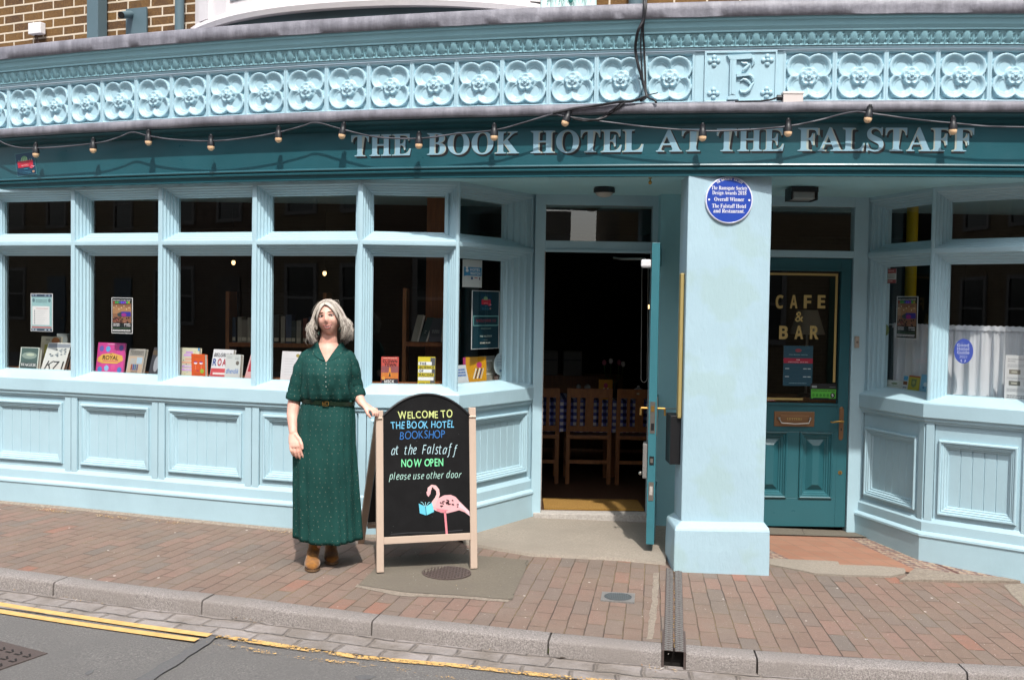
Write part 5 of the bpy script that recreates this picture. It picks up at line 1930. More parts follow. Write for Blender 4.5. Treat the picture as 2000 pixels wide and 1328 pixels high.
def tealposter(fl, w_, h_):
    fl.rect(0.02 * w_, 0.01 * h_, 0.98 * w_, 0.99 * h_, flat('#113440', 0.45)); fl.up()
    crest(fl, 0.30 * w_, 0.66 * h_, 0.40 * w_, 0.28 * h_)
    fl.rect(0.04 * w_, 0.395 * h_, 0.96 * w_, 0.57 * h_, flat('#6fa5a5', 0.5)); fl.up()
    fl.rect(0.065 * w_, 0.41 * h_, 0.935 * w_, 0.555 * h_, flat('#123844', 0.5)); fl.up()
    fl.text('WELCOME TO', 0.5 * w_, 0.462 * h_, 0.045 * h_, flat('#7a2534', 0.5), 'serif', width=0.72 * w_)
    fl.text('BOOKSHOP', 0.5 * w_, 0.34 * h_, 0.022 * h_, flat('#5f7670', 0.5), 'sansb', width=0.36 * w_)
    fl.text('THE FALSTAFF', 0.5 * w_, 0.205 * h_, 0.026 * h_, flat('#9fb0a8', 0.5), 'sansb', width=0.44 * w_)
    fl.text('use the', 0.5 * w_, 0.15 * h_, 0.012 * h_, flat('#8a968f', 0.5), None, width=0.14 * w_)
    fl.text('OTHER DOOR', 0.48 * w_, 0.09 * h_, 0.026 * h_, flat('#c9cbbd', 0.5), 'sansb', width=0.38 * w_)
sheet('poster', 'tall dark teal poster with a crest and boxed red lettering in the angled window', 'poster', W6, (922, 567, 974, 680), GO, tealposter)
# crest sticker on the fascia, slightly tilted
P = hit(51, 321, fasY, 0.0)
Pn, t_, n_ = arc_at(arc_of(P.x))
mb = MB()
ww, hh = 0.215, 0.19
tilt = radians(4)
ex = (t_ * cos(tilt) + Vector((0, 0, 1)) * sin(tilt)); ey = (Vector((0, 0, 1)) * cos(radians(9)) - t_ * sin(radians(9)))
fl = Flat(Pn + n_ * 0.0035 + Vector((0, 0, P.z)) - ex * ww / 2 - ey * hh / 2, ex, ey)
fl.mb.obox(fl.o - n_ * 0.003, ex * ww, ey * hh, n_ * 0.003, flat('#3c6a72', 0.5))
crest(fl, 0.008, 0.008, ww - 0.016, hh - 0.016)
tag(fl.mb.build('sticker'), 'blue sticker with green dome and red banner, left end of the teal fascia', 'sticker')

# signs on the cafe door
CF = Fr((1.70, CY + 0.033), (2.75, CY + 0.033))
def barhours(fl, w_, h_):
    fl.rect(0, 0, w_, h_, flat('#175066', 0.5)); fl.up()
    fl.ell(0.5 * w_, 0.885 * h_, 0.11 * w_, 0.045 * h_, flat('#8a3a44', 0.5), 14)
    fl.text('THE BOOK HOTEL', 0.5 * w_, 0.77 * h_, 0.018 * h_, flat('#8fb4bd', 0.5), 'sansb', width=0.66 * w_)
    fl.rect(0, 0.565 * h_, w_, 0.69 * h_, flat('#a3203c', 0.5)); fl.up()
    fl.text('BAR', 0.5 * w_, 0.635 * h_, 0.03 * h_, WHT, 'serif')
    fl.text('OPENING HOURS', 0.5 * w_, 0.58 * h_, 0.03 * h_, flat('#d9b0b6', 0.5), 'serif', width=0.68 * w_)
    for yy in (0.42, 0.22):
        fl.rect(0.06 * w_, yy * h_, 0.20 * w_, (yy + 0.02) * h_, flat('#b9c9cc', 0.5))
        fl.rect(0.68 * w_, yy * h_, 0.80 * w_, (yy + 0.02) * h_, flat('#b9c9cc', 0.5))
        fl.rect(0.83 * w_, yy * h_, 0.94 * w_, (yy + 0.02) * h_, flat('#b9c9cc', 0.5))
    lines(fl, 0.2 * w_, 0.8 * w_, [0.06 * h_], 0.015 * h_, flat('#7fa3ae', 0.5))
sheet('notice', 'teal opening hours notice with a red band on the closed teal door', 'notice', CF, (1531, 675, 1586, 754), -0.003, barhours)
def hygiene(fl, w_, h_):
    fl.rect(0, 0, w_, h_, BLK); fl.up()
    fl.rect(0.03 * w_, 0.08 * h_, 0.97 * w_, 0.66 * h_, flat('#55b13a', 0.5)); fl.up()
    fl.rect(0.05 * w_, 0.74 * h_, 0.24 * w_, 0.88 * h_, flat('#8f9599', 0.5))
    fl.rect(0.72 * w_, 0.78 * h_, 0.95 * w_, 0.82 * h_, flat('#6a7074', 0.5))
    fl.text('FOOD HYGIENE RATING', 0.5 * w_, 0.52 * h_, 0.085 * h_, BLK, 'sansb', width=0.86 * w_)
    for q in range(5):
        fl.ell((0.12 + 0.135 * q) * w_, 0.28 * h_, 0.045 * w_, 0.095 * h_, flat('#2b7d22', 0.5), 14)
    fl.ell(0.84 * w_, 0.28 * h_, 0.085 * w_, 0.17 * h_, BLK, 20); fl.up()
    for q in range(5):
        fl.text(str(q), (0.12 + 0.135 * q) * w_, 0.23 * h_, 0.10 * h_, flat('#55b13a', 0.5))
    fl.text('5', 0.84 * w_, 0.20 * h_, 0.17 * h_, WHT, 'sansb')
    fl.rect(0.10 * w_, 0.06 * h_, 0.70 * w_, 0.12 * h_, BLK)
sheet('sticker', 'black and bright green food rating sticker at the foot of the door glass', 'sticker', CF, (1583, 749, 1634, 781), -0.002, hygiene)
def pull(fl, w_, h_):
    fl.rect(0, 0, w_, h_, flat('#b04a44', 0.5)); fl.up()
    fl.text('PULL', 0.5 * w_, 0.25 * h_, 0.5 * h_, WHT, 'sansb', width=0.8 * w_)
sheet('sticker', 'little red sticker in the lower left corner of the door glass', 'sticker', CF, (1492, 777, 1514, 783), -0.002, pull)
# stickers in the right bay
def danger(fl, w_, h_):
    fl.rect(0, 0.68 * h_, w_, h_, flat('#9c3430', 0.5)); fl.rect(0, 0, w_, 0.25 * h_, flat('#9c3430', 0.5)); fl.rect(0, 0.25 * h_, w_, 0.68 * h_, flat('#c9c6c0', 0.5)); fl.up()
    fl.text('WARNING', 0.5 * w_, 0.80 * h_, 0.10 * h_, flat('#e0b0a8', 0.5), 'sansb', width=0.7 * w_)
    fl.ell(0.13 * w_, 0.47 * h_, 0.08 * w_, 0.1 * h_, flat('#55504e', 0.5), 12)
    lines(fl, 0.26 * w_, 0.92 * w_, [0.53 * h_, 0.43 * h_, 0.34 * h_], 0.05 * h_, flat('#8e8884', 0.5))
    lines(fl, 0.2 * w_, 0.8 * w_, [0.10 * h_], 0.08 * h_, flat('#e0b0a8', 0.5))
sheet('sticker', 'wide red and white warning sticker high in the right bay', 'sticker', RF[0], (1722, 526, 1750, 553), GO, danger)
def danger2(fl, w_, h_):
    fl.rect(0, 0, w_, h_, flat('#a03a34', 0.5)); fl.up()
    fl.rect(0.12 * w_, 0.25 * h_, 0.9 * w_, 0.85 * h_, flat('#cfc9c4', 0.5)); fl.up()
    for i in range(2):
        for j in range(2):
            fl.rect((0.25 + 0.3 * i) * w_, (0.35 + 0.24 * j) * h_, (0.45 + 0.3 * i) * w_, (0.50 + 0.24 * j) * h_, flat('#5a4a48', 0.5))
sheet('sticker', 'narrow red sticker with a white square below the wide warning sticker', 'sticker', RF[0], (1722, 555, 1732, 576), GO, danger2)
def leaf(fl, w_, h_):
    fl.ell(w_ / 2, h_ / 2, w_ * 0.49, h_ * 0.49, flat('#76863a', 0.5), 24); fl.up()
    lines(fl, 0.25 * w_, 0.75 * w_, [0.62 * h_, 0.48 * h_, 0.34 * h_], 0.06 * h_, flat('#b9c27f', 0.5))
sheet('sticker', 'small round olive green sticker at the edge of the right bay window', 'sticker', RF[0], (1722, 633, 1736, 656), GO, leaf, shape='oval', mat=flat('#76863a', 0.5))
def goodhotel(fl, w_, h_):
    fl.ell(w_ / 2, h_ / 2, w_ * 0.495, h_ * 0.495, flat('#4a5fbf', 0.45), 36); fl.up()
    cw = flat('#ccd0ee', 0.5)
    fl.text('The', 0.42 * w_, 0.825 * h_, 0.035 * h_, cw)
    fl.text('Good', 0.47 * w_, 0.68 * h_, 0.125 * h_, cw, 'sansb', width=0.62 * w_)
    fl.text('Hotel', 0.48 * w_, 0.53 * h_, 0.125 * h_, cw, 'sansb', width=0.62 * w_)
    fl.text('Guide', 0.49 * w_, 0.385 * h_, 0.125 * h_, cw, 'sansb', width=0.64 * w_)
    fl.text('2021', 0.49 * w_, 0.225 * h_, 0.11 * h_, cw, None, width=0.40 * w_)
    for s_ in (-1, 1):
        fl.stroke([(0.5 * w_ + s_ * 0.05 * w_, 0.07 * h_), (0.5 * w_ + s_ * 0.12 * w_, 0.10 * h_), (0.5 * w_ + s_ * 0.09 * w_, 0.165 * h_)], 0.05 * w_, cw)
sheet('sticker', 'oval blue sticker with white lettering over the net curtain', 'sticker', RF[1], (1864, 661, 1900, 711), GO, goodhotel, shape='oval', mat=flat('#4a5fbf', 0.45))
def notice(fl, w_, h_):
    g1, g2 = flat('#6a6a70', 0.6), flat('#a9aab0', 0.6)
    fl.text('The refurbishment of', 0.06 * w_, 0.90 * h_, 0.022 * h_, g1, 'sansb', align='l')
    fl.text('the rooms', 0.06 * w_, 0.855 * h_, 0.022 * h_, g1, 'sansb', align='l')
    lines(fl, 0.06 * w_, 0.5 * w_, [0.79 * h_, 0.765 * h_, 0.74 * h_], 0.008 * h_, g2)
    for yy, c in ((0.58, '#8a8378'), (0.33, '#6e6e68')):
        fl.rect(0.10 * w_, yy * h_, 0.38 * w_, (yy + 0.10) * h_, flat(c, 0.6)); fl.up(0.0003)
        fl.rect(0.16 * w_, (yy + 0.03) * h_, 0.30 * w_, (yy + 0.07) * h_, flat('#b8b4a8', 0.6))
        fl.rect(0.46 * w_, yy * h_, 0.66 * w_, (yy + 0.10) * h_, flat('#c3c3c6', 0.6))
    lines(fl, 0.06 * w_, 0.6 * w_, [0.50 * h_, 0.475 * h_, 0.25 * h_, 0.225 * h_, 0.20 * h_], 0.008 * h_, g2)
    lines(fl, 0.06 * w_, 0.8 * w_, [0.10 * h_, 0.06 * h_], 0.014 * h_, g1)
sheet('notice', 'white printed notice with small photographs in the right bay window', 'notice', RF[1], (1964, 693, 2042, 786), GO, notice)

# oval plaque sticker, lower right of the angled window
def ovalgrey(fl, w_, h_):
    fl.ell(w_ / 2, h_ / 2, w_ * 0.46, h_ * 0.46, flat('#a9bac2', 0.5), 32); fl.up()
    lines(fl, 0.2 * w_, 0.8 * w_, [0.70 * h_, 0.58 * h_, 0.50 * h_, 0.42 * h_], 0.03 * h_, flat('#6a7f92', 0.5))
    fl.text('2022', 0.5 * w_, 0.82 * h_, 0.05 * h_, flat('#4a5f78', 0.5))
    fl.rect(0.42 * w_, 0.14 * h_, 0.58 * w_, 0.24 * h_, flat('#4a6a88', 0.5))
sheet('sticker', 'oval silvery blue sticker at the lower right of the angled window', 'sticker', W6, (965, 690, 990, 731), GO, ovalgrey, shape='oval', mat=flat('#c5d0d4', 0.5))

# ------------------------------------------------------------------ books standing in the windows
SH = SILL + 0.0455
def book(fr, px, o, label, cover, draw=None, lean=10, yaw=0, th=0.028, spine=None, base_z=SH, cat='book', group='books standing in the shop window', skew=0.0, name='book', pages=True):
    """px: left, top, right of the front cover; it stands on the display board at outward offset o"""
    u0, zt = fr.px(px[0], px[1], o)
    u1, _ = fr.px(px[2], px[1], o)
    h = (zt - base_z) / cos(radians(lean))
    w_ = u1 - u0
    yw = radians(yaw)
    ex = (fr.t * cos(yw) + fr.n * sin(yw))
    bk = -(fr.n * cos(yw) - fr.t * sin(yw))                 # away from the street
    up = Vector((0, 0, cos(radians(lean)))) + bk * sin(radians(lean)) + ex * skew
    up.normalize()
    n_ = ex.cross(up).normalized()
    og = fr.p(u0, o, base_z + 0.0005)
    t = thing(name, label, cat, og + ex * w_ / 2, group)
    mb = MB()
    mb.obox(og, ex * w_, up * h, -n_ * 0.002, cover)
    mb.obox(og - n_ * th, ex * w_, up * h, -n_ * 0.002, cover)
    mb.obox(og - ex * 0.002, ex * 0.002, up * h, -n_ * th, spine or cover)
    fl = Flat(og, ex, up, mb)
    if draw: draw(fl, w_, h)
    part(mb, 'cover', t)
    if pages:
        mb = MB()
        mb.obox(og - n_ * 0.002 + up * 0.004, ex * (w_ - 0.004), up * (h - 0.008), -n_ * (th - 0.002), M['pages'])
        part(mb, 'page_block', t)
    return t
def b_wager(fl, w_, h):
    fl.rect(0.05 * w_, 0.02 * h, 0.95 * w_, 0.97 * h, flat('#4b5f5c', 0.5)); fl.up()
    fl.ell(0.5 * w_, 0.62 * h, 0.40 * w_, 0.16 * h, flat('#84928a', 0.5)); fl.up()
    fl.ell(0.55 * w_, 0.66 * h, 0.22 * w_, 0.06 * h, flat('#b5bda9', 0.5)); fl.up()
    fl.rect(0.05 * w_, 0.02 * h, 0.95 * w_, 0.30 * h, flat('#3a4b4a', 0.5)); fl.up()
    fl.text('WAGER', 0.5 * w_, 0.13 * h, 0.13 * h, WHT, 'serif', width=0.82 * w_)
book(W1, (37, 678, 73), -0.17, 'misty grey green book with white title, leftmost in the left bay', flat('#c7ccc4', 0.5), b_wager, lean=8)
def b_mag(fl, w_, h):
    fl.rect(0.2 * w_, 0.1 * h, 0.95 * w_, 0.75 * h, flat('#9a9440', 0.5)); fl.up()
    fl.ell(0.78 * w_, 0.86 * h, 0.22 * w_, 0.12 * h, flat('#b06a2c', 0.5))
    fl.text('Glass', 0.35 * w_, 0.88 * h, 0.05 * h, BLK)
book(W1, (76, 657, 112), -0.27, 'cream and olive book with an orange spot behind the others, far left window', flat('#b5ae98', 0.5), b_mag, lean=7)
def b_k71(fl, w_, h):
    fl.rect(0.02 * w_, 0.82 * h, 0.98 * w_, 0.96 * h, flat('#8a8f9a', 0.5)); fl.up()
    rr = random.Random(2)
    for q in range(16):
        fl.ell(rr.uniform(0.15, 0.85) * w_, rr.uniform(0.45, 0.78) * h, 0.05 * w_, 0.03 * h, flat(rr.choice(['#5f6870', '#8b949a']), 0.6), 7)
    fl.text('K71', 0.52 * w_, 0.03 * h, 0.30 * h, flat('#23252b', 0.5), 'sansi', width=0.80 * w_)
book(W1, (80, 668, 118), -0.17, 'white book with tall black figures leaning beside the misty green one', flat('#cdcdca', 0.5), b_k71, lean=9, yaw=-12, skew=0.22, th=0.04)
book(W1, (134, 701, 142), -0.19, 'thin brown book mostly hidden behind the post of the far left window', flat('#6a4a3a', 0.6), lean=8, skew=0.1)
def b_royal(fl, w_, h):
    rr = random.Random(9)
    for q, c in enumerate(['#6d5aa8', '#5f9ad0', '#c44a8a', '#5a4a8c', '#4f86c4', '#8ab4dc', '#d0528e', '#4a78ba']):
        fl.ell((0.14 + 0.24 * (q % 4)) * w_, (0.80 if q < 4 else 0.14) * h + rr.uniform(-0.05, 0.05) * h, 0.085 * w_, 0.10 * h, flat(c, 0.5), 12)
    fl.up()
    fl.poly([(0.02 * w_, 0.36 * h), (0.2 * w_, 0.30 * h), (0.75 * w_, 0.30 * h), (0.97 * w_, 0.42 * h), (0.92 * w_, 0.58 * h), (0.55 * w_, 0.66 * h), (0.18 * w_, 0.60 * h), (0.03 * w_, 0.48 * h)], flat('#d6a352', 0.5)); fl.up()
    fl.text('THE', 0.5 * w_, 0.60 * h, 0.04 * h, BLK)
    fl.text('ROYAL', 0.5 * w_, 0.43 * h, 0.14 * h, flat('#2a1d1a', 0.5), None, width=0.58 * w_, bold=0.02, shear=0.08)
    lines(fl, 0.24 * w_, 0.78 * w_, [0.36 * h], 0.045 * h, flat('#d0706a', 0.5))
    lines(fl, 0.35 * w_, 0.68 * w_, [0.94 * h], 0.02 * h, flat('#e3b0cc', 0.5))
book(W2, (187, 669, 240), -0.18, 'large bright pink picture book with a yellow banner in the left bay', flat('#c9458f', 0.5), b_royal, lean=8, th=0.012)
def b_beige(fl, w_, h):
    fl.rect(0.05 * w_, 0.72 * h, 0.95 * w_, 0.95 * h, flat('#8b8680', 0.5)); fl.rect(0.05 * w_, 0.03 * h, 0.95 * w_, 0.70 * h, flat('#b9a08a', 0.5)); fl.up()
    fl.rect(0.55 * w_, 0.4 * h, 0.9 * w_, 0.66 * h, flat('#9fb4c4', 0.5)); fl.rect(0.15 * w_, 0.35 * h, 0.5 * w_, 0.62 * h, flat('#a8a39e', 0.5)); fl.up()
    for q, c in enumerate(['#8a4438', '#3a4a8a', '#2f6a8a', '#5a5470']): fl.rect((0.25 + 0.12 * q) * w_, 0.14 * h, (0.34 + 0.12 * q) * w_, 0.38 * h, flat(c, 0.5))
    fl.up()
    fl.text('VARIOUS', 0.5 * w_, 0.86 * h, 0.05 * h, flat('#5f5a55', 0.5), 'sansb', width=0.8 * w_)
    fl.text('NIGHTS', 0.5 * w_, 0.78 * h, 0.05 * h, flat('#5f5a55', 0.5), 'sansb', width=0.6 * w_)
    fl.text('NUTS', 0.5 * w_, 0.05 * h, 0.06 * h, flat('#4a4a55', 0.5), 'sansb', width=0.4 * w_)
book(W2, (246, 681, 277), -0.17, 'beige and grey paperback beside the pink picture book', flat('#a8a29a', 0.5), b_beige, lean=9, skew=0.07, th=0.03)
def b_bw(fl, w_, h):
    fl.rect(0.0, 0.72 * h, w_, 0.90 * h, flat('#5a4a3a', 0.5)); fl.up()
    fl.ell(0.4 * w_, 0.4 * h, 0.18 * w_, 0.3 * h, flat('#9a9aa0', 0.5)); fl.ell(0.75 * w_, 0.3 * h, 0.10 * w_, 0.25 * h, flat('#77777f', 0.5))
book(W2, (290, 678, 318), -0.17, 'charcoal book with pale figures behind the post right of the beige paperback', flat('#3a3a40', 0.5), b_bw, lean=9, skew=0.14)
def b_cream(fl, w_, h):
    rr = random.Random(6)
    for yy, m, c in ((0.80, 0.35, '#c49ad0'), (0.70, 0.55, '#cfa0dc'), (0.56, 0.4, '#dcaa9a'), (0.44, 0.72, '#dca78f'), (0.30, 0.66, '#c79ad6'), (0.18, 0.66, '#cf9ae0')):
        fl.rect((0.5 - m / 2) * w_, yy * h, (0.5 + m / 2) * w_, (yy + 0.075) * h, flat(c, 0.5))
    fl.up()
    for q in range(14):
        fl.ell(rr.uniform(0.06, 0.94) * w_, rr.uniform(0.05, 0.95) * h, 0.03 * w_, 0.018 * h, flat(rr.choice(['#4a6a9a', '#8ab4c4', '#6a6a78', '#b4c46a']), 0.5), 8)
    lines(fl, 0.3 * w_, 0.7 * w_, [0.21 * h, 0.33 * h], 0.03 * h, WHT)
    fl.rect(0.92 * w_, 0.90 * h, w_, h, flat('#3a8ac4', 0.5))
book(W3, (348, 679, 387), -0.20, 'tall cream book with lilac and peach lettering at the left of the third window', flat('#cfcbb4', 0.5), b_cream, lean=7, skew=-0.02)
def b_orange(fl, w_, h):
    for s_ in (0.30, 0.72):
        fl.ell(s_ * w_, 0.60 * h, 0.13 * w_, 0.055 * h, flat('#e0cfd0', 0.5), 16)
        fl.k += 0.0004
        fl.ell(s_ * w_, 0.62 * h, 0.13 * w_, 0.055 * h, flat('#8a2a7a', 0.5), 16, 0, pi)
        fl.rect((s_ - 0.01) * w_, 0.32 * h, (s_ + 0.01) * w_, 0.50 * h, flat('#e6a08a', 0.5))
    fl.ell(0.45 * w_, 0.26 * h, 0.09 * w_, 0.03 * h, flat('#a8304a', 0.5), 12)
    fl.ell(0.78 * w_, 0.25 * h, 0.14 * w_, 0.10 * h, flat('#8fa82f', 0.5), 18)
    lines(fl, 0.2 * w_, 0.8 * w_, [0.86 * h, 0.10 * h], 0.02 * h, flat('#a85420', 0.5))
book(W3, (375, 691, 401), -0.165, 'orange book with two drooping eyes and a green spot in the third window', flat('#c9501c', 0.5), b_orange, lean=9, skew=-0.14, th=0.035)
def b_road(fl, w_, h):
    fl.rect(0.0, 0.03 * h, w_, 0.32 * h, flat('#c44a50', 0.5)); fl.up()
    fl.rect(0.12 * w_, 0.10 * h, 0.86 * w_, 0.17 * h, flat('#e0d4d2', 0.5))
    fl.text('BELGRAVE', 0.5 * w_, 0.74 * h, 0.13 * h, flat('#2a2d38', 0.5), 'sansi', width=0.9 * w_, bold=0.02)
    for q, (c, x) in enumerate((('#4a5a94', 0.14), ('#b03040', 0.38), ('#a82a3c', 0.62), ('#3a5a52', 0.86))):
        fl.text('ROAD'[q], x * w_, 0.42 * h, 0.26 * h, flat(c, 0.5), None, width=0.20 * w_, bold=0.03)
book(W3, (410, 682, 449), -0.18, 'white book with a tall multicoloured title and red lower band in the third window', flat('#d6d3d6', 0.5), b_road, lean=8, skew=0.08)
def b_hand(fl, w_, h):
    lines(fl, 0.1 * w_, 0.45 * w_, [0.9 * h, 0.84 * h], 0.02 * h, flat('#8a9096', 0.5))
    lines(fl, 0.62 * w_, 0.9 * w_, [0.86 * h, 0.80 * h], 0.02 * h, flat('#8a9096', 0.5))
    fl.ell(0.80 * w_, 0.64 * h, 0.11 * w_, 0.09 * h, flat('#6a625c', 0.5), 16)
    fl.text('dherdik', 0.48 * w_, 0.20 * h, 0.19 * h, flat('#3f6fb4', 0.5), 'sansi', width=0.85 * w_, bold=0.015)
book(W3, (439, 692, 468), -0.16, 'pale grey book with blue handwriting beside the multicoloured title', flat('#c2c2c0', 0.5), b_hand, lean=8, th=0.035, skew=-0.02)
def b_red(fl, w_, h):
    fl.rect(0.1 * w_, 0.25 * h, 0.95 * w_, 0.75 * h, flat('#b02f3c', 0.5)); fl.up()
    fl.ell(0.5 * w_, 0.5 * h, 0.2 * w_, 0.12 * h, WHT, 14)
book(W3, (478, 682, 500), -0.17, 'red and white book tucked behind the post at the right of the third window', flat('#cfa0a0', 0.5), b_red, lean=9, skew=0.2)
def b_card(fl, w_, h):
    fl.ell(0.85 * w_, 0.86 * h, 0.10 * w_, 0.06 * h, flat('#9a8a4a', 0.5), 14)
    for q in range(7): fl.rect(0.15 * w_, (0.2 + 0.09 * q) * h, (0.75 - 0.05 * (q % 3)) * w_, (0.21 + 0.09 * q) * h, flat('#b3aeb2', 0.6))
book(W4, (548, 686, 584), -0.17, 'white card with faint lines and a gold seal in the window behind the woman', flat('#d3cdd0', 0.6), b_card, lean=8, th=0.004, cat='card', name='card', pages=False, group='cards in the shop window')
def b_clown(fl, w_, h):
    fl.rect(0, 0.0, w_, 0.20 * h, flat('#2a2430', 0.5)); fl.rect(0, 0.20 * h, w_, 0.42 * h, flat('#c4702c', 0.5)); fl.rect(0, 0.42 * h, w_, 0.66 * h, flat('#8a4a4c', 0.5)); fl.up()
    fl.poly([(0.40 * w_, 0.30 * h), (0.60 * w_, 0.30 * h), (0.53 * w_, 0.62 * h), (0.47 * w_, 0.62 * h)], flat('#d98a3a', 0.5)); fl.up()
    fl.poly([(0.44 * w_, 0.28 * h), (0.56 * w_, 0.28 * h), (0.51 * w_, 0.48 * h)], flat('#2a2022', 0.5))
    fl.ell(0.12 * w_, 0.22 * h, 0.10 * w_, 0.07 * h, flat('#d0903a', 0.5), 16)
    fl.text('CLOWN', 0.5 * w_, 0.79 * h, 0.095 * h, flat('#2a1418', 0.5), 'sansb', width=0.86 * w_)
    fl.text('TOWN', 0.52 * w_, 0.66 * h, 0.095 * h, flat('#2a1418', 0.5), 'sansb', width=0.70 * w_)
    fl.text('MICK', 0.48 * w_, 0.045 * h, 0.11 * h, WHT, 'sansb', width=0.58 * w_)
    lines(fl, 0.1 * w_, 0.9 * w_, [0.94 * h], 0.02 * h, flat('#e0b0a0', 0.5))
book(W5, (745, 697, 778), -0.17, 'red and orange book with a dark two word title in the window above the chalkboard', flat('#bb4a42', 0.5), b_clown, lean=6, th=0.03)
def b_sci(fl, w_, h):
    fl.rect(0.72 * w_, 0.05 * h, w_, 0.97 * h, flat('#54545a', 0.5)); fl.up()
    Yl = flat('#c9b52c', 0.5)
    for yy, wd, wx, bg in ((0.70, 'THE', 0.80, WHT), (0.56, 'SCIENCE', 0.98, Yl), (0.43, 'OF', 0.80, WHT), (0.29, 'RACISM', 0.94, Yl), (0.15, '', 0.92, WHT)):
        fl.rect(0, yy * h, wx * w_, (yy + 0.12) * h, bg); fl.up(0.0003)
    fl.up()
    for yy, wd, wx in ((0.715, 'THE', 0.40), (0.58, 'SCIENCE', 0.86), (0.45, 'OF', 0.24), (0.31, 'RACISM', 0.82)):
        fl.text(wd, 0.07 * w_, yy * h, 0.085 * h, BLK, 'sansb', width=wx * w_, align='l')
    fl.text('KEON WEST', 0.07 * w_, 0.03 * h, 0.055 * h, flat('#5a501a', 0.5), 'sansb', width=0.74 * w_, align='l')
book(W5, (817, 697, 850), -0.17, 'yellow and white book with black block title, right of the red and orange book', flat('#c9b52c', 0.5), b_sci, lean=6, th=0.03)
def b_penc(fl, w_, h):
    fl.ell(0.65 * w_, 0.68 * h, 0.13 * w_, 0.12 * h, flat('#b83a6a', 0.5), 18)
    for q, c in enumerate(['#d8d4c8', '#3a3a44', '#d8d4c8', '#2f3f6a', '#c9b8a0']):
        fl.stroke([((0.36 + 0.09 * q) * w_, 0.15 * h), ((0.50 + 0.09 * q) * w_, 0.55 * h)], 0.055 * w_, flat(c, 0.5))
book(W6, (911, 698, 944), -0.17, 'mustard yellow book with pencils on its cover in the angled window', flat('#c98f16', 0.5), b_penc, lean=9, yaw=10, spine=flat('#b8407a', 0.5), skew=0.10)
def b_penc2(fl, w_, h):
    lines(fl, 0.1 * w_, 0.85 * w_, [0.70 * h, 0.55 * h, 0.40 * h], 0.10 * h, flat('#5a78b0', 0.5))
book(W6, (896, 714, 917), -0.145, 'small white card with blue lettering leaning in front of the mustard yellow book', flat('#ccd0d4', 0.5), b_penc2, lean=12, skew=-0.08, th=0.004, cat='card', name='card', pages=False, group='cards in the shop window')
def b_grey(fl, w_, h):
    fl.ell(0.5 * w_, 0.60 * h, 0.30 * w_, 0.26 * h, flat('#7a766a', 0.5)); fl.up()
    fl.ell(0.5 * w_, 0.60 * h, 0.22 * w_, 0.20 * h, flat('#98948a', 0.5)); fl.up()
    fl.rect(0.25 * w_, 0.76 * h, 0.78 * w_, 0.83 * h, flat('#c4c2b8', 0.5)); fl.rect(0.3 * w_, 0.26 * h, 0.76 * w_, 0.30 * h, flat('#d0cdc4', 0.5))
book(W6, (943, 696, 970), -0.17, 'grey book with an oval emblem beside the mustard yellow one', flat('#908d84', 0.5), b_grey, lean=9, skew=0.07)
mb = MB()
u0, zz = W6.px(970, 736, -0.15); u1, _ = W6.px(989, 736, -0.15)
W6.box(mb, u0, u1, -0.24, -0.15, SH, SH + 0.012, flat('#c06a6a', 0.5))
W6.box(mb, u0 + 0.003, u1 - 0.003, -0.238, -0.149, SH + 0.012, SH + 0.03, M['pages'])
W6.box(mb, u0, u1, -0.24, -0.15, SH + 0.03, SH + 0.034, flat('#c99a9a', 0.5))
tag(mb.build('book'), 'pale red book lying flat below the oval silvery sticker', 'book', 'books standing in the shop window')
# leaflets in the right bay
def leaflet(px, label, m, draw, lean=8, skew=0.0):
    book(RF[0], px, -0.155, label, m, draw, lean=lean, th=0.002, cat='leaflet', name='leaflet', pages=False, group='leaflets in the right bay', skew=skew)
def l_white(fl, w_, h):
    fl.ell(0.5 * w_, 0.62 * h, 0.2 * w_, 0.14 * h, flat('#7a8a60', 0.5), 12); fl.text('gardens', 0.45 * w_, 0.28 * h, 0.14 * h, flat('#5f9a62', 0.5), None, width=0.7 * w_)
leaflet((1728, 741, 1759), 'white leaflet with green lettering lying in the right bay', flat('#c9ccc4', 0.6), l_white, 20, 0.15)
def l_strip(fl, w_, h):
    fl.rect(0.1 * w_, 0.66 * h, 0.9 * w_, 0.96 * h, flat('#4a9ac4', 0.5)); fl.rect(0.1 * w_, 0.36 * h, 0.9 * w_, 0.60 * h, flat('#7a4a2a', 0.5)); fl.rect(0.15 * w_, 0.12 * h, 0.85 * w_, 0.22 * h, flat('#7a8a9a', 0.5))
leaflet((1762, 733, 1772), 'narrow leaflet striped blue, brown and white in the right bay', flat('#c9ccd0', 0.6), l_strip)
def l_crest(fl, w_, h):
    fl.rect(0, 0.90 * h, w_, h, flat('#b0522f', 0.5))
    fl.poly([(0.25 * w_, 0.78 * h), (0.75 * w_, 0.78 * h), (0.72 * w_, 0.36 * h), (0.5 * w_, 0.20 * h), (0.28 * w_, 0.36 * h)], flat('#6a7a4a', 0.5)); fl.up()
    fl.ell(0.5 * w_, 0.55 * h, 0.14 * w_, 0.14 * h, flat('#9aa060', 0.5), 12)
leaflet((1773, 733, 1794), 'olive yellow leaflet with a shield emblem in the right bay', flat('#b5a83a', 0.6), l_crest)
def l_blue(fl, w_, h):
    fl.ell(0.5 * w_, 0.45 * h, 0.2 * w_, 0.12 * h, flat('#d0dce4', 0.5), 14); fl.rect(0.25 * w_, 0.22 * h, 0.45 * w_, 0.30 * h, flat('#3a6a9a', 0.5))
leaflet((1797, 731, 1815), 'light blue speech bubble leaflet in the right bay', flat('#7fb8d6', 0.6), l_blue)

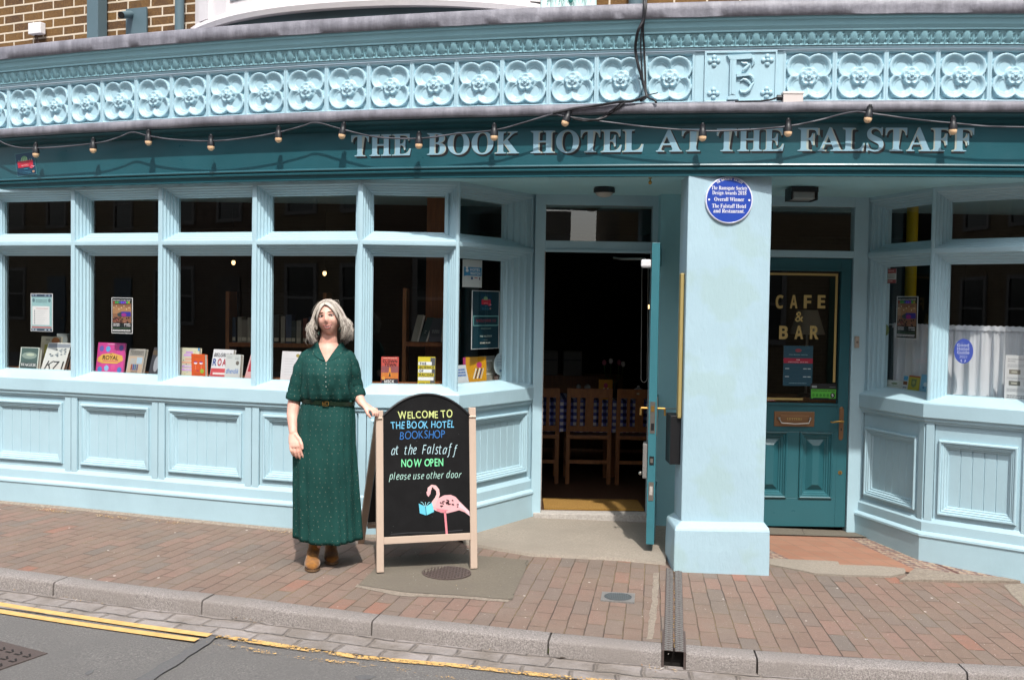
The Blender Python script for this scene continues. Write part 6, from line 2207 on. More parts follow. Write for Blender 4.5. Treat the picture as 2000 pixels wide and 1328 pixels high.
# ------------------------------------------------------------------ inside: shelves, books, tables, chairs
def shelf_unit(x0, x1, Y, zs, label):
    t = thing('bookcase', label, 'bookcase', ((x0 + x1) / 2, Y, 0.013), 'bookcases inside the shop')
    mb = MB()
    for z in zs:
        mb.box((x0, Y, z - 0.02), (x1, Y + 0.24, z + 0.015), M['oak'])
    part(mb, 'shelf', t)
    mb = MB()
    mb.box((x0 - 0.03, Y, 0.013), (x0, Y + 0.25, zs[-1] + 0.45), M['wood']); mb.box((x1, Y, 0.013), (x1 + 0.03, Y + 0.25, zs[-1] + 0.45), M['wood'])
    mb.box((x0, Y + 0.24, 0.013), (x1, Y + 0.25, zs[-1] + 0.45), M['dark'])
    part(mb, 'case', t)
def row_books(x0, x1, Y, z, seed, label, lean=False):
    rr = random.Random(seed)
    x = x0
    k = 0
    while x < x1:
        w_, h_ = rr.uniform(0.02, 0.05), rr.uniform(0.17, 0.25)
        mb = MB()
        c = rr.choice(['#3f4a5e', '#7a7468', '#24384a', '#6a3a2a', '#8f8a7c', '#2f3a36', '#a09a8c'])
        mb.obox((x, Y + 0.03, z + 0.016), (w_, 0, 0), (0, 0.15, 0), (0.0 if not lean else 0.06, 0, h_), flat(c, 0.6))
        mb.obox((x + 0.002, Y + 0.029, z + 0.03), (w_ - 0.004, 0, 0), (0, 0.001, 0), (0, 0, 0.03), flat('#b5ad98', 0.6))
        tag(mb.build('book'), label, 'book', 'books on the shelves indoors')
        x += w_ + rr.uniform(0.0, 0.02)
        k += 1
P = at(535, 665, 8.9)
shelf_unit(-2.42, -1.62, 8.75, [0.5, 1.28], 'dark bookcase inside the shop behind the woman')
row_books(-2.40, -1.72, 8.75, 1.28, 3, 'book on the dim shelf seen behind the woman')
shelf_unit(-0.86, -0.46, 8.30, [0.45, 1.325], 'orange oak bookcase inside the shop behind the yellow and white book')
P = at(865, 560, 8.30)
mb = MB()
mb.box((-0.72, 8.50, 0.013), (-0.50, 8.54, 2.6), M['oak'])
tag(mb.build('door_lining'), 'upright orange oak board inside the window above the chalkboard', 'board')
def ibook(xa, xb, yt, c, label, skew=0.0, Y=8.36):
    a, b = at(xa, yt, Y), at(xb, yt, Y)
    mb = MB()
    z = 1.342
    mb.obox((a.x, Y, z), (b.x - a.x, 0, 0), (0, 0.035, 0), (skew, 0.03, a.z - z), flat(c, 0.6))
    mb.obox((b.x, Y + 0.002, z), (0.012, 0, 0), (0, 0.03, 0), (skew, 0.03, a.z - z - 0.005), M['pages'])
    fl = Flat(Vector((a.x, Y - 0.001, z)), (1, 0, 0), (skew, 0.03, a.z - z), mb)
    lines(fl, 0.02, b.x - a.x - 0.02, [0.09, 0.075], 0.006, flat('#8f948f', 0.6))
    tag(mb.build('book'), label, 'book', 'books on the shelves indoors')
ibook(803, 815, 615, '#8d8a7c', 'pale edged book leaning at the left of the oak shelf', 0.05)
ibook(819, 832, 620, '#1d3634', 'dark green book leaning on the oak shelf between two others', 0.06)
ibook(838, 862, 621, '#38383e', 'charcoal book standing on the oak shelf at the right', 0.01)
# pendant lamps glowing inside
for x, y, lab in ((456, 513, 'small lit warm lamp glimpsed through the third shop window'), (634, 534, 'small lit warm lamp glimpsed above the woman'), (1268, 599, 'small lit warm lamp glimpsed past the edge of the open door')):
    Y = 10.6 if x != 1268 else 11.5
    P = at(x, y, Y)
    t = thing('pendant_lamp', lab, 'lamp', P, 'pendant lamps indoors')
    mb = MB(); mb.tube([P + Vector((0, 0, 0.05)), Vector((P.x, P.y, 2.6))], 0.004, M['black'], 5)
    mb.lathe([(0.035, 0.02), (0.02, 0.05), (0.0, 0.06)], P, M['black'], 12)
    part(mb, 'cord', t)
    mb = MB(); mb.ball(P, (0.020, 0.020, 0.026), M['lamp'], 10, 8)
    part(mb, 'bulb', t, smooth=60)
mb = MB()
P = at(126, 661, 8.75)
mb.box((P.x - 0.045, 8.7, P.z - 0.042), (P.x + 0.045, 8.75, P.z + 0.042), flat('#8a9090', 0.5))
tag(mb.build('switch_box', bevel=0.004), 'grey switch box inside the far left window', 'box')

# yellow pipe inside the right bay and the net curtains
P = at(1780, 500, 8.35)
mb = MB()
mb.tube([(P.x, 8.35, 0.02), (P.x, 8.35, 2.6)], 0.045, flat('#c2a300', 0.4), 16)
tag(mb.build('pipe', smooth=40), 'vertical yellow pipe inside the right bay window', 'pipe')
def curtain(fr, u0, u1, zt, zb_, o, lab, seed):
    rr = random.Random(seed)
    t = thing('net_curtain', lab, 'curtain', fr.p((u0 + u1) / 2, o, zb_), 'net curtains in the right bay')
    n = int((u1 - u0) / 0.007)
    ph = [rr.uniform(0, 6) for _ in range(4)]
    fold = [sin(i * 0.55 + ph[0] + 0.9 * sin(i * 0.13 + ph[1])) * 0.6 + 0.4 * sin(i * 0.23 + ph[2]) for i in range(n + 1)]
    rows = []
    for j in range(13):
        f = j / 12
        amp = 0.007 + 0.020 * f ** 0.6
        rows.append([fr.p(u0 + (u1 - u0) * i / n + 0.006 * f * sin(i * 0.3 + ph[3]), o + fold[i] * amp + 0.004 * sin(i * 1.7) * (1 - f), zt - (zt - zb_) * f + (0.004 * sin(i * 1.9) if j == 0 else 0)) for i in range(n + 1)])
    mb = MB(); mb.grid(rows, M['net'])
    part(mb, 'cloth', t, smooth=180)
    mb = MB()
    rows = [[fr.p(u0 + (u1 - u0) * i / n, o + 0.012 + fold[i] * 0.006, zt + dz - (0.003 * sin(i * 1.1))) for i in range(n + 1)] for dz in (0.004, -0.014, -0.03)]
    mb.grid(rows, M['net'])
    part(mb, 'hem', t, smooth=180)
    mb = MB(); mb.tube([fr.p(u0 - 0.05, o, zt - 0.008), fr.p(u1 + 0.05, o, zt - 0.008)], 0.005, flat('#b8b8bc', 0.4), 6)
    part(mb, 'rod', t)
zt = RF[1].px(1860, 636, -0.24)[1]
curtain(RF[0], 0.06, RF[0].L - 0.10, zt, SILL + 0.048, -0.24, 'net curtain in the narrow angled side of the right bay', 1)
curtain(RF[1], 0.02, RF[1].L - 0.02, zt, SILL + 0.048, -0.24, 'wide gathered net curtain in the front of the right bay', 2)

# doormat, chairs, table in the hall
mb = MB()
mb.box((0.28, 8.20, 0.0125), (1.085, 8.62, 0.026), M['coir'])
tag(mb.build('doormat'), 'golden coir doormat just inside the open door', 'doormat')
def chair(x, Y, rz=0):
    t = thing('dining_chair', 'wooden slat back chair, leftmost, mostly hidden by the left door frame', 'chair', (x, Y, 0.0125), 'wooden chairs at the checked table')
    W = 0.19
    for sx in (-1, 1):
        mb = MB()
        mb.obox((x + sx * W - 0.018, Y, 0.0125), (0.036, 0, 0), (0, 0.036, 0), (0, 0.0, 0.46), M['wood'])
        mb.obox((x + sx * W - 0.018, Y, 0.4725), (0.036, 0, 0), (0, 0.03, 0), (0, -0.06, 0.43), M['wood'])
        part(mb, 'leg', t)
        mb = MB()
        mb.box((x + sx * W - 0.018, Y + 0.40, 0.0125), (x + sx * W + 0.018, Y + 0.436, 0.45), M['wood'])
        part(mb, 'leg', t)
    mb = MB()
    mb.box((x - W - 0.02, Y - 0.005, 0.43), (x + W + 0.02, Y + 0.44, 0.465), M['wood'])
    part(mb, 'seat', t, bevel=0.004)
    mb = MB()
    mb.obox((x - W + 0.018, Y - 0.050, 0.815), (2 * W - 0.036, 0, 0), (0, 0.024, 0), (0, -0.010, 0.085), M['wood'])
    mb.obox((x - W + 0.018, Y - 0.012, 0.50), (2 * W - 0.036, 0, 0), (0, 0.024, 0), (0, -0.006, 0.05), M['wood'])
    for dx, w_ in ((-0.10, 0.03), (0, 0.075), (0.10, 0.03)):
        mb.obox((x + dx - w_ / 2, Y - 0.014, 0.55), (w_, 0, 0), (0, 0.014, 0), (0, -0.036, 0.265), M['wood'])
    part(mb, 'backrest', t)
    for a, b in ((0.008, 0.20), (0.41, 0.25)):
        mb = MB()
        mb.box((x - W + 0.018, Y + a, b), (x + W - 0.018, Y + a + 0.02, b + 0.033), M['wood'])
        part(mb, 'stretcher', t)
    return t
P1, P2 = at(1148, 943, 9.4), at(1245, 945, 9.4)
ch0 = chair(0.24, 9.40)
for P, lab in ((P1, 'wooden slat back chair in the middle of the open doorway'), (P2, 'wooden slat back chair with a small white label, nearest the open door leaf')):
    c = copy_tree(ch0)
    c.location = (P.x, 9.40, 0.0125)
    c['label'] = lab
mb = MB()
P = at(1246, 769, 9.34)
mb.box((P.x - 0.012, 9.335, P.z - 0.008), (P.x + 0.012, 9.338, P.z + 0.008), flat('#b0a48c', 0.5))
tag(mb.build('tag'), 'tiny pale label on the top rail of the right hand chair', 'label')
t = thing('dining_table', 'table under a blue checked cloth inside the doorway', 'table', (0.8, 10.0, 0.0125))
mb = MB()
mb.box((0.05, 9.62, 0.74), (1.60, 10.35, 0.765), M['wood'])
part(mb, 'tabletop', t)
for x in (0.10, 1.5):
    for y in (9.68, 10.25):
        mb = MB(); mb.box((x, y, 0.0125), (x + 0.05, y + 0.05, 0.74), M['wood'])
        part(mb, 'leg', t)
mb = MB()
rows, uvr = [], []
n = 60
def cl(u, v):
    # v: 0 at the hem in front, then up and over the top
    x = 0.03 + 1.60 * u
    if v < 0.3:
        return Vector((x, 9.600 + 0.012 * sin(u * 46) * (0.3 - v) / 0.3, 0.47 + (0.768 - 0.47) * v / 0.3))
    return Vector((x, 9.605 + 0.76 * (v - 0.3) / 0.7, 0.7685))
vsq = [0, 0.06, 0.12, 0.18, 0.24, 0.3, 0.32, 1.0]
for v in vsq:
    rows.append([cl(i / n, v) for i in range(n + 1)])
    uvr.append([(1.6 * i / n, v * 1.0) for i in range(n + 1)])
mb.grid(rows, M['check'], uvr)
tag(mb.build('tablecloth', smooth=60), 'blue and white checked tablecloth hanging behind the chairs', 'tablecloth')
TT = 0.770
P = at(1247, 758, 9.85)
t = thing('teapot', 'small white lidded pot on the checked table', 'pot', (P.x, 9.85, TT))
mb = MB(); mb.lathe([(0.0, 0.0), (0.055, 0.0), (0.062, 0.03), (0.055, 0.075), (0.0, 0.08)], (P.x, 9.85, TT), WHT, 18)
part(mb, 'body', t, smooth=40)
mb = MB(); mb.lathe([(0.045, 0.08), (0.04, 0.095), (0.012, 0.108), (0.014, 0.12), (0.0, 0.128)], (P.x, 9.85, TT), WHT, 18)
part(mb, 'lid', t, smooth=40)
P = at(1184, 775, 9.63)
mb = MB()
mb.box((P.x - 0.065, 9.70, TT), (P.x + 0.065, 9.715, TT + 0.19), flat('#c98a12', 0.5))
fl = Flat((P.x, 9.699, TT + 0.09), (1, 0, 0), (0, 0, 1), mb)
fl.ell(0.0, 0.045, 0.02, 0.022, flat('#b03a5a', 0.5), 14)
for q in range(4): fl.stroke([(-0.03 + 0.018 * q, -0.03), (-0.015 + 0.018 * q, 0.02)], 0.009, [WHT, BLK][q % 2])
tag(mb.build('menu_card'), 'yellow card with pencils standing on the checked table', 'card')
P = at(1200, 760, 9.95)
vt = thing('vase_of_tulips', 'vase of pink and white tulips on the checked table', 'flowers', (P.x, 9.95, TT))
mb = MB(); mb.lathe([(0.03, 0.0), (0.04, 0.04), (0.03, 0.12), (0.035, 0.14)], (P.x, 9.95, TT), flat('#2b3330', 0.2), 16)
part(mb, 'vase', vt, smooth=40)
for q, (x, y, c) in enumerate(((1180, 708, '#b0647a'), (1193, 705, '#cfc8c4'), (1209, 708, '#8a4a5c'), (1217, 711, '#c9c4c0'))):
    Q = at(x, y, 9.93)
    mb = MB()
    mid = Vector((P.x, 9.95, TT + 0.13)).lerp(Q, 0.55) + Vector(((Q.x - P.x) * 0.35, 0, -0.02))
    mb.tube([(P.x, 9.95, TT + 0.12), mid, Q - Vector((0, 0, 0.02))], 0.004, flat('#4a6a3a', 0.6), 6)
    part(mb, 'stem', vt)
    mb = MB(); mb.ball(Q, (0.022, 0.022, 0.028), flat(c, 0.6), 10, 8)
    part(mb, 'bloom', vt, smooth=60)
for x, y0, y1, r, lab in ((1130, 752, 732, 0.022, 'small glass jar on the checked table left of the white beaker'), (1147, 762, 738, 0.028, 'white beaker on the checked table')):
    P = at(x, y0, 9.9)
    mb = MB()
    mb.lathe([(0.0, 0.0), (r, 0.0), (r * 1.05, 0.11), (r * 0.6, 0.125), (0.0, 0.13)], (P.x, 9.9, TT), flat('#a9a8a4', 0.4), 16)
    tag(mb.build('jar', smooth=40), lab, 'jar')
sb = thing('sideboard', 'dark sideboard at the back of the hall', 'sideboard', (0.55, 11.2, 0.0125))
mb = MB(); mb.box((0.05, 11.0, 0.0125), (1.2, 11.4, 0.90), M['wood'])
part(mb, 'cabinet', sb)
for k, (x, w_, h_, lab) in enumerate(((0.30, 0.20, 0.26, 'grey storage box at the far left of the sideboard'), (0.56, 0.20, 0.26, 'grey storage box second from the left on the sideboard'))):
    mb = MB(); mb.box((x, 11.05, 0.9005), (x + w_, 11.3, 0.9005 + h_), flat('#6a6660', 0.6)); mb.box((x + 0.01, 11.045, 0.9005 + h_ * 0.62), (x + w_ - 0.01, 11.0499, 0.9005 + h_ * 0.66), flat('#3a3835', 0.6))
    tag(mb.build('storage_box'), lab, 'box', 'boxes on the sideboard')
# table lamp behind the closed door
P = at(1577, 628, 8.9)
t = thing('table_lamp', 'unlit lamp with a pale tapered shade behind the closed door glass', 'lamp', (P.x, 8.9, 0.9))
mb = MB(); mb.lathe([(0.085, 0.10), (0.150, -0.11), (0.146, -0.11), (0.081, 0.10)], P, flat('#a89a88', 0.8), 28)
part(mb, 'lamp_shade', t, smooth=50)
mb = MB(); mb.tube([P + Vector((0, 0, 0.08)), Vector((P.x, 8.9, 0.93))], 0.012, M['chrome'], 8); mb.lathe([(0.07, 0), (0.07, 0.015), (0.02, 0.03)], (P.x, 8.9, 0.9), M['black'], 18)
part(mb, 'lamp_stem', t)
mb = MB(); mb.box((P.x - 0.4, 8.75, 0.86), (P.x + 0.4, 9.15, 0.899), M['wood']); mb.box((P.x - 0.35, 8.8, 0.0125), (P.x + 0.35, 9.1, 0.86), M['wood'])
tag(mb.build('side_cabinet'), 'dark cabinet carrying the unlit lamp behind the closed door', 'cabinet')
# blind cords by the open door
mb = MB()
for x in (1254, 1266):
    a, b = at(x, 520, 8.25), at(x - 2, 738, 8.25)
    mb.tube([a, b], 0.003, flat('#8a8782', 0.5), 5)
a, b = at(1252, 738, 8.25), at(1264, 738, 8.25)
mb.tube([a + (b - a) * (0.5 - 0.5 * cos(pi * i / 8)) - Vector((0, 0, 0.035 * sin(pi * i / 8))) for i in range(9)], 0.003, flat('#8a8782', 0.5), 5)
tag(mb.build('blind_cord'), 'looped pale blind cord hanging inside the open doorway', 'cord')

# ------------------------------------------------------------------ things in the pavement
Cm = ground(872, 1120)
mcov = MB()
mcov.lathe([(0.157, -0.01), (0.157, 0.0095), (0.150, 0.011), (0.148, 0.008), (0.0, 0.008)], Cm, M['iron'], 48)
for i in range(-7, 8):
    for j in range(-7, 8):
        x, y = i * 0.020, j * 0.020
        if x * x + y * y < 0.142 ** 2:
            d = 0.0065 if (i + j) % 2 else 0.0025
            e = 0.0025 if (i + j) % 2 else 0.0065
            mcov.box((Cm.x + x - d, Cm.y + y - e, Cm.z + 0.0078), (Cm.x + x + d, Cm.y + y + e, Cm.z + 0.0125), M['iron'])
tag(mcov.build('manhole_cover'), 'round rusty brown iron manhole cover in the slab before the chalkboard', 'manhole cover')
Ci = ground(1207, 1167)
t = thing('inspection_cover', 'small grey inspection cover with a round lid in the brick pavement', 'cover', Ci)
n_ = knorm(Ci.x); ex = Vector((n_.y, -n_.x, 0)); ey = Vector((n_.x, n_.y, 0))
mb = MB(); mb.obox(Ci - ex * 0.10 - ey * 0.095 - Vector((0, 0, 0.02)), ex * 0.2, ey * 0.19, (0, 0, 0.027), M['steel'])
part(mb, 'surround', t)
mb = MB(); mb.lathe([(0.082, 0.0), (0.082, 0.0095), (0.076, 0.0105), (0.074, 0.008), (0.0, 0.008)], Ci, flat('#4b5052', 0.5), 36)
for k in range(-6, 7):
    w_ = sqrt(max(0, 0.07 ** 2 - (k * 0.011) ** 2))
    mb.obox(Ci + ex * (k * 0.011 - 0.002) - ey * w_ + Vector((0, 0, 0.0078)), ex * 0.004, ey * 2 * w_, (0, 0, 0.003), flat('#5a6062', 0.5))
part(mb, 'lid', t, smooth=30)
# slot drain across the pavement, with two ribbed iron grilles
dA = (Vector((*gp(1303, 1112), 0)) + Vector((*gp(1330, 1112), 0))) / 2
Xd = (DR0 + DR1) / 2
dB = from_kerb(Xd, -0.005)
dB.z = 0; dA.z = 0
dv = (dA - dB).normalized(); dsd = Vector((dv.y, -dv.x, 0))
Ld = (dA - dB).length
t = thing('drain_channel', 'narrow iron drain channel crossing the pavement from the pillar to the kerb', 'drain', (dB + dA) / 2)
def dz_(p, dz): return Vector((p.x, p.y, gz(p.x, p.y) + dz))
for s_ in (-1, 1):
    mb = MB()
    n = 46
    rows = [[], [], [], []]
    for i in range(n + 1):
        q = dB + dv * (Ld * i / n)
        for r_, (a, dz) in enumerate(((0.004, -0.02), (0.004, 0.007), (0.052, 0.007), (0.052, -0.02))):
            rows[r_].append(dz_(q + dsd * s_ * a, dz))
    mb.grid(rows, M['iron'])
    for i in range(n):
        for sg in (0, 1):
            q0 = dB + dv * (Ld * (i + 0.1) / n); q1 = dB + dv * (Ld * (i + 0.9) / n)
            a0, a1 = (0.008, 0.048) if sg else (0.048, 0.008)
            p0, p1 = dz_(q0 + dsd * s_ * a0, 0.0085), dz_(q1 + dsd * s_ * a1, 0.0085)
            dd = (p1 - p0); pe = Vector((-dd.y, dd.x, 0)).normalized() * 0.0022
            mb.obox(p0 - pe - Vector((0, 0, 0.002)), dd, pe * 2, (0, 0, 0.0035), M['steel'])
    part(mb, 'grille', t)
mb = MB()
q = dB
mb.obox(dz_(q - dsd * 0.062 - dv * 0.006, -0.10), dsd * 0.012, dv * 0.35, (0, 0, 0.108), M['iron'])
mb.obox(dz_(q + dsd * 0.050 - dv * 0.006, -0.10), dsd * 0.012, dv * 0.35, (0, 0, 0.108), M['iron'])
mb.obox(dz_(q - dsd * 0.05 + dv * 0.05, -0.10), dsd * 0.10, dv * 0.012, (0, 0, 0.10), M['dark'])
part(mb, 'outlet', t)
mb = MB()
for i in range(40):
    q = dB + dv * (Ld * random.random())
    p0 = dz_(q + dsd * random.uniform(-0.004, 0.004), 0.004)
    mb.ball(p0, (0.004, 0.006, 0.003), flat(random.choice(['#8a6a3a', '#a58a5c', '#5a4a30']), 0.9), 6, 4)
part(mb, 'dirt', t)
# gully grating in the road, lower left
Pg = ground(40, 1300, RD)
t = thing('gully_grating', 'rusty iron gully grating in the road at the lower left corner', 'grating', Pg)
n_ = knorm(Pg.x); ex = Vector((n_.y, -n_.x, 0)); ey = Vector((n_.x, n_.y, 0))
c1 = ground(95, 1318, RD); c1 = ground(97, 1275 + 40, RD)
og = ground(8, 1263, RD)
a = ground(0, 1244 + 8, RD); b = ground(93, 1268 + 8, RD)
ex = (b - a); ex.z = 0; wd = ex.length; ex.normalize(); ey = Vector((ex.y, -ex.x, 0))
o_ = b - ex * 0.52 + Vector((0, 0, 0.004))
mb = MB(); mb.obox(o_ - Vector((0, 0, 0.02)), ex * 0.52, ey * 0.45, (0, 0, 0.020), M['iron'])
part(mb, 'frame', t)
mb = MB()
for i in range(7):
    for j in range(5):
        p = o_ + ex * (0.06 + i * 0.066) + ey * (0.05 + j * 0.08) + Vector((0, 0, 0.0002))
        mb.obox(p, (ex * 0.035 + ey * 0.022), ey * 0.012, (0, 0, 0.0015), M['dark'])
        mb.obox(p + ey * 0.036, (ex * 0.035 - ey * 0.022 + ey * 0.02), ey * 0.012, (0, 0, 0.0015), M['dark'])
part(mb, 'slots', t)

# weeds and litter
def tuft(x, y, n, hgt, label, c, seed, dz=0.0):
    P = ground(x, y, dz)
    rr = random.Random(seed)
    mb = MB()
    for i in range(n):
        a = rr.uniform(0, 2 * pi); r_ = rr.uniform(0.2, 1)
        tip = P + Vector((cos(a) * hgt * r_, sin(a) * hgt * 0.5 * r_, hgt * rr.uniform(0.3, 1.0)))
        sd = Vector((-sin(a), cos(a), 0)) * hgt * 0.10
        md = P.lerp(tip, 0.6) + Vector((0, 0, hgt * 0.15))
        mb.face([P, md + sd, tip, md - sd], flat(rr.choice(c), 0.7))
    return tag(mb.build('weed', recalc=False), label, 'weed', 'weeds in the paving joints')
tuft(1375, 1117, 22, 0.05, 'little green weed at the foot of the pillar', ['#4f6a28', '#6f8a38', '#7a7a3a'], 1)
tuft(1073, 1277, 16, 0.035, 'tiny green weed in the kerb joint right of the chalkboard', ['#5f7a2c', '#86963a'], 2, -KH)
P = ground(1085, 1285, -KH)
mb = MB()
mb.face([P, P + Vector((0.035, 0.012, 0.006)), P + Vector((0.06, 0.004, 0.002)), P + Vector((0.03, -0.012, 0.010))], flat('#4a4038', 0.8))
tag(mb.build('leaf', recalc=False), 'single dead brown leaf in the gutter beside the kerb weed', 'leaf')
def strew(name, label, pts, n, cols, sz, seed, dz=0.0, sx=0.25, sy=0.05):
    rr = random.Random(seed)
    mb = MB()
    for x, y in pts:
        C_ = ground(x, y, dz)
        for i in range(n):
            X = C_.x + rr.gauss(0, sx); Yy = C_.y - (X - C_.x) * 0.33 + rr.gauss(0, sy)
            p = Vector((X, Yy, gz(X, Yy) + dz + 0.003 + rr.uniform(0, 0.006)))
            a = rr.uniform(0, pi); l = sz * rr.uniform(0.4, 1.4); w_ = sz * rr.uniform(0.06, 0.22)
            d = Vector((cos(a), sin(a), rr.uniform(-0.1, 0.25))) * l; e_ = Vector((-sin(a), cos(a), 0)) * w_
            mb.face([p, p + d, p + d + e_, p + e_], flat(rr.choice(cols), 0.9))
    o = mb.build(name, recalc=False)
    o['kind'] = 'stuff'
    o['label'] = label
    o['category'] = 'litter'
    return o
STR = ['#a08458', '#7a5f3c', '#b89a6c', '#8f6a44', '#c9b490']
strew('dry_grass_litter', 'dry straw and leaf litter along the foot of the shopfront', [(60, 985), (100, 998), (110, 1000), (210, 1010), (230, 1012), (330, 1022), (560, 1042)], 46, STR, 0.022, 1, 0.0, 0.09, 0.02)
strew('gutter_litter', 'dry leaf scraps in the gutter beside the kerb', [(35, 1152), (150, 1168), (165, 1170), (180, 1172), (480, 1212), (930, 1262), (1290, 1308)], 16, STR + ['#c9c4bb'], 0.02, 2, -KH, 0.06, 0.025)
strew('scattered_petals', 'pale petals and bits scattered over the brick pavement', [(300, 1070), (700, 1140), (1100, 1190), (1450, 1180), (1600, 1210), (1800, 1230), (1000, 1110), (1900, 1180)], 60, ['#cfc6ba', '#b59c74', '#d6d0c8', '#9a8a70'], 0.010, 3, 0.0, 0.5, 0.25)
# ================================================================== CHALKBOARD A-FRAME
yawb = radians(17.0)
bx = Vector((cos(yawb), sin(yawb), 0)); bk_ = Vector((-sin(yawb), cos(yawb), 0))
O_ = Vector((-0.825, 6.372, 0)); O_.z = gz(O_.x, O_.y)
TOPB, TOPZ = 0.10, 1.005
by = (bk_ * TOPB + Vector((0, 0, TOPZ))); LB_ = by.length; by.normalize()
bn = bx.cross(by).normalized()                     # faces the street
BW = 0.655
AB = thing('chalkboard_sign', 'arched A-frame chalkboard with cream wooden legs and coloured chalk lettering', 'sign', O_ + bx * BW / 2)
def bpt(u, v, o=0.0): return O_ + bx * u + by * v + bn * o
def bpx(x, y):
    P = plane(x, y, O_, bn) - O_
    return P.dot(bx), P.dot(by)
PWD, PTH = 0.046, 0.030
def post(o, ex, ey, n, L, name='leg'):
    mb = MB()
    mb.obox(o, ex * PWD, ey * L, n * -PTH, M['boardwood'])
    return part(mb, name, AB, bevel=0.003)
post(bpt(0, 0.012), bx, by, bn, LB_ + 0.005)
post(bpt(BW - PWD, -0.0), bx, by, bn, LB_ + 0.028)
mb = MB()
mb.obox(bpt(PWD, 0.185), bx * (BW - 2 * PWD), by * 0.045, bn * -PTH, M['boardwood'])
part(mb, 'rail', AB, bevel=0.003)
# rear frame
ry = (-bk_ * 0.70 + Vector((0, 0, TOPZ - 0.02))).normalized()
rn = bx.cross(ry).normalized()
Ob = O_ + bk_ * 0.80; Ob.z = gz(Ob.x, Ob.y)
for u in (-0.006, BW - PWD):
    mb = MB()
    mb.obox(Ob + bx * u, bx * PWD, ry * 1.19, rn * PTH, M['boardwood'])
    part(mb, 'leg', AB, bevel=0.003)
mb = MB(); mb.obox(Ob + bx * PWD + ry * 0.17, bx * (BW - 2 * PWD), ry * 0.045, rn * PTH, M['boardwood'])
part(mb, 'rail', AB, bevel=0.003)
mb = MB(); mb.obox(Ob + bx * PWD + ry * 0.215, bx * (BW - 2 * PWD), ry * 0.90, rn * 0.012, M['black'])
part(mb, 'rear_board', AB)
def m_chalk():
    m, nt, p = newmat('chalkboard_black')
    geo = nt.nodes.new('ShaderNodeNewGeometry').outputs['Position']
    n1 = noise(nt, geo, 6, 6, 0.7); n2 = noise(nt, geo, 60, 4, 0.7)
    c = ramp(nt, n1, [(0.35, lin('#0b0b0c')), (0.75, lin('#171718'))])
    c = mixc(nt, nd(nt, 'ShaderNodeMapRange', {0: n2, 1: 0.70, 2: 0.78, 4: 0.5}).outputs[0], c, lin('#3a3a3c'))
    nt.links.new(c, p.inputs['Base Color'])
    p.inputs['Roughness'].default_value = 0.75
    p.inputs['Specular IOR Level'].default_value = 0.2
    return m
M['chalk'] = m_chalk()
# panel with an arched head
vb, vs_, vt = 0.225, 0.985, 1.125
n = 40
outl = [(PWD, vb), (BW - PWD, vb)]
for i in range(n + 1):
    a = i / n
    u = BW - PWD + 0.004 - (BW - 2 * PWD + 0.008) * a
    outl.append((u, vs_ + (vt - vs_) * (1 - abs(2 * a - 1) ** 2.1)))
mb = MB()
f_ = [bpt(u, v, -0.006) for u, v in outl]; b_ = [bpt(u, v, -0.022) for u, v in outl]
mb.face(f_, M['chalk']); mb.face(list(reversed(b_)), M['chalk'])
for i in range(len(outl)):
    j = (i + 1) % len(outl)
    mb.face([f_[i], f_[j], b_[j], b_[i]], M['black'])
pn = part(mb, 'chalkboard', AB, smooth=40)
mb = MB()
mb.tube([bpt(u, v + 0.002, -0.006) for u, v in outl[2:]], 0.008, M['black'], 8)
part(mb, 'rim', AB, smooth=50)
fl = Flat(bpt(0, 0, -0.0055), bx, by)
CR = random.Random(77)
def chalkline(txt, xa, xb, yb, ya, yt, col, kind=None, bold=0.0, shear=0.0):
    global fl
    fl = Flat(bpt(0, 0, -0.0055), bx, by)
    u0, v0 = bpx(xa, ya); u1, v1 = bpx(xb, yb)
    h = bpx((xa + xb) / 2, yt)[1] - bpx((xa + xb) / 2, (ya + yb) / 2)[1]
    ws = [0.42 if ch == ' ' else glyphs(ch, kind, bold)[2] + 0.17 for ch in txt]
    k = (u1 - u0) / (sum(ws) - 0.17)
    u = u0
    for ch, w_ in zip(txt, ws):
        if ch != ' ':
            f = (u - u0) / (u1 - u0)
            hh = h * CR.uniform(0.93, 1.07)
            fl.text(ch, u, v0 + (v1 - v0) * f + CR.uniform(-0.0022, 0.0022), hh, col, kind, width=(w_ - 0.17) * k, align='l', bold=bold, shear=shear + CR.uniform(-0.05, 0.07), rot=CR.uniform(-0.06, 0.06))
        u += w_ * k
    part(fl.mb, 'chalk_lettering', pn)
ck = lambda h: flat(h, 0.9, 0, 0.1)
chalkline('WELCOME TO', 778, 884, 815, 818, 802, ck('#c3cd86'), None, 0.008)
chalkline('THE BOOK HOTEL', 764, 887, 835, 837, 822, ck('#6db4d6'), None, 0.006)
chalkline('BOOKSHOP', 781, 869, 855, 858, 841, ck('#3a70b0'), None, -0.008)
chalkline('at  the  Falstaff', 764, 893, 886, 888, 869, ck('#aecbd2'), 'sansi', -0.006, 0.06)
chalkline('NOW OPEN', 784, 866, 909, 912, 896, ck('#78d69c'), None, 0.012)
chalkline('please use other door', 760, 901, 933, 937, 922, ck('#a9cfc4'), 'sansi', -0.006, 0.06)
fl = Flat(bpt(0, 0, -0.0055), bx, by)
def BP(pts): return [bpx(x, y) for x, y in pts]
pk, pk2, pk3 = ck('#d3a3a6'), ck('#d8aeae'), ck('#d08088')
fl.up()
fl.stroke(BP([(869, 996), (871, 1020), (873, 1044)]), 0.014, pk3)
fl.poly(BP([(841, 986), (848, 980), (858, 972), (868, 967), (880, 966), (890, 970), (897, 978), (906, 987), (917, 998), (918, 1008), (908, 1000), (897, 996), (886, 999), (874, 1002), (862, 1001), (851, 997), (844, 993)]), pk); fl.up()
fl.poly(BP([(852, 992), (862, 994), (876, 996), (866, 1001), (854, 998)]), pk3)
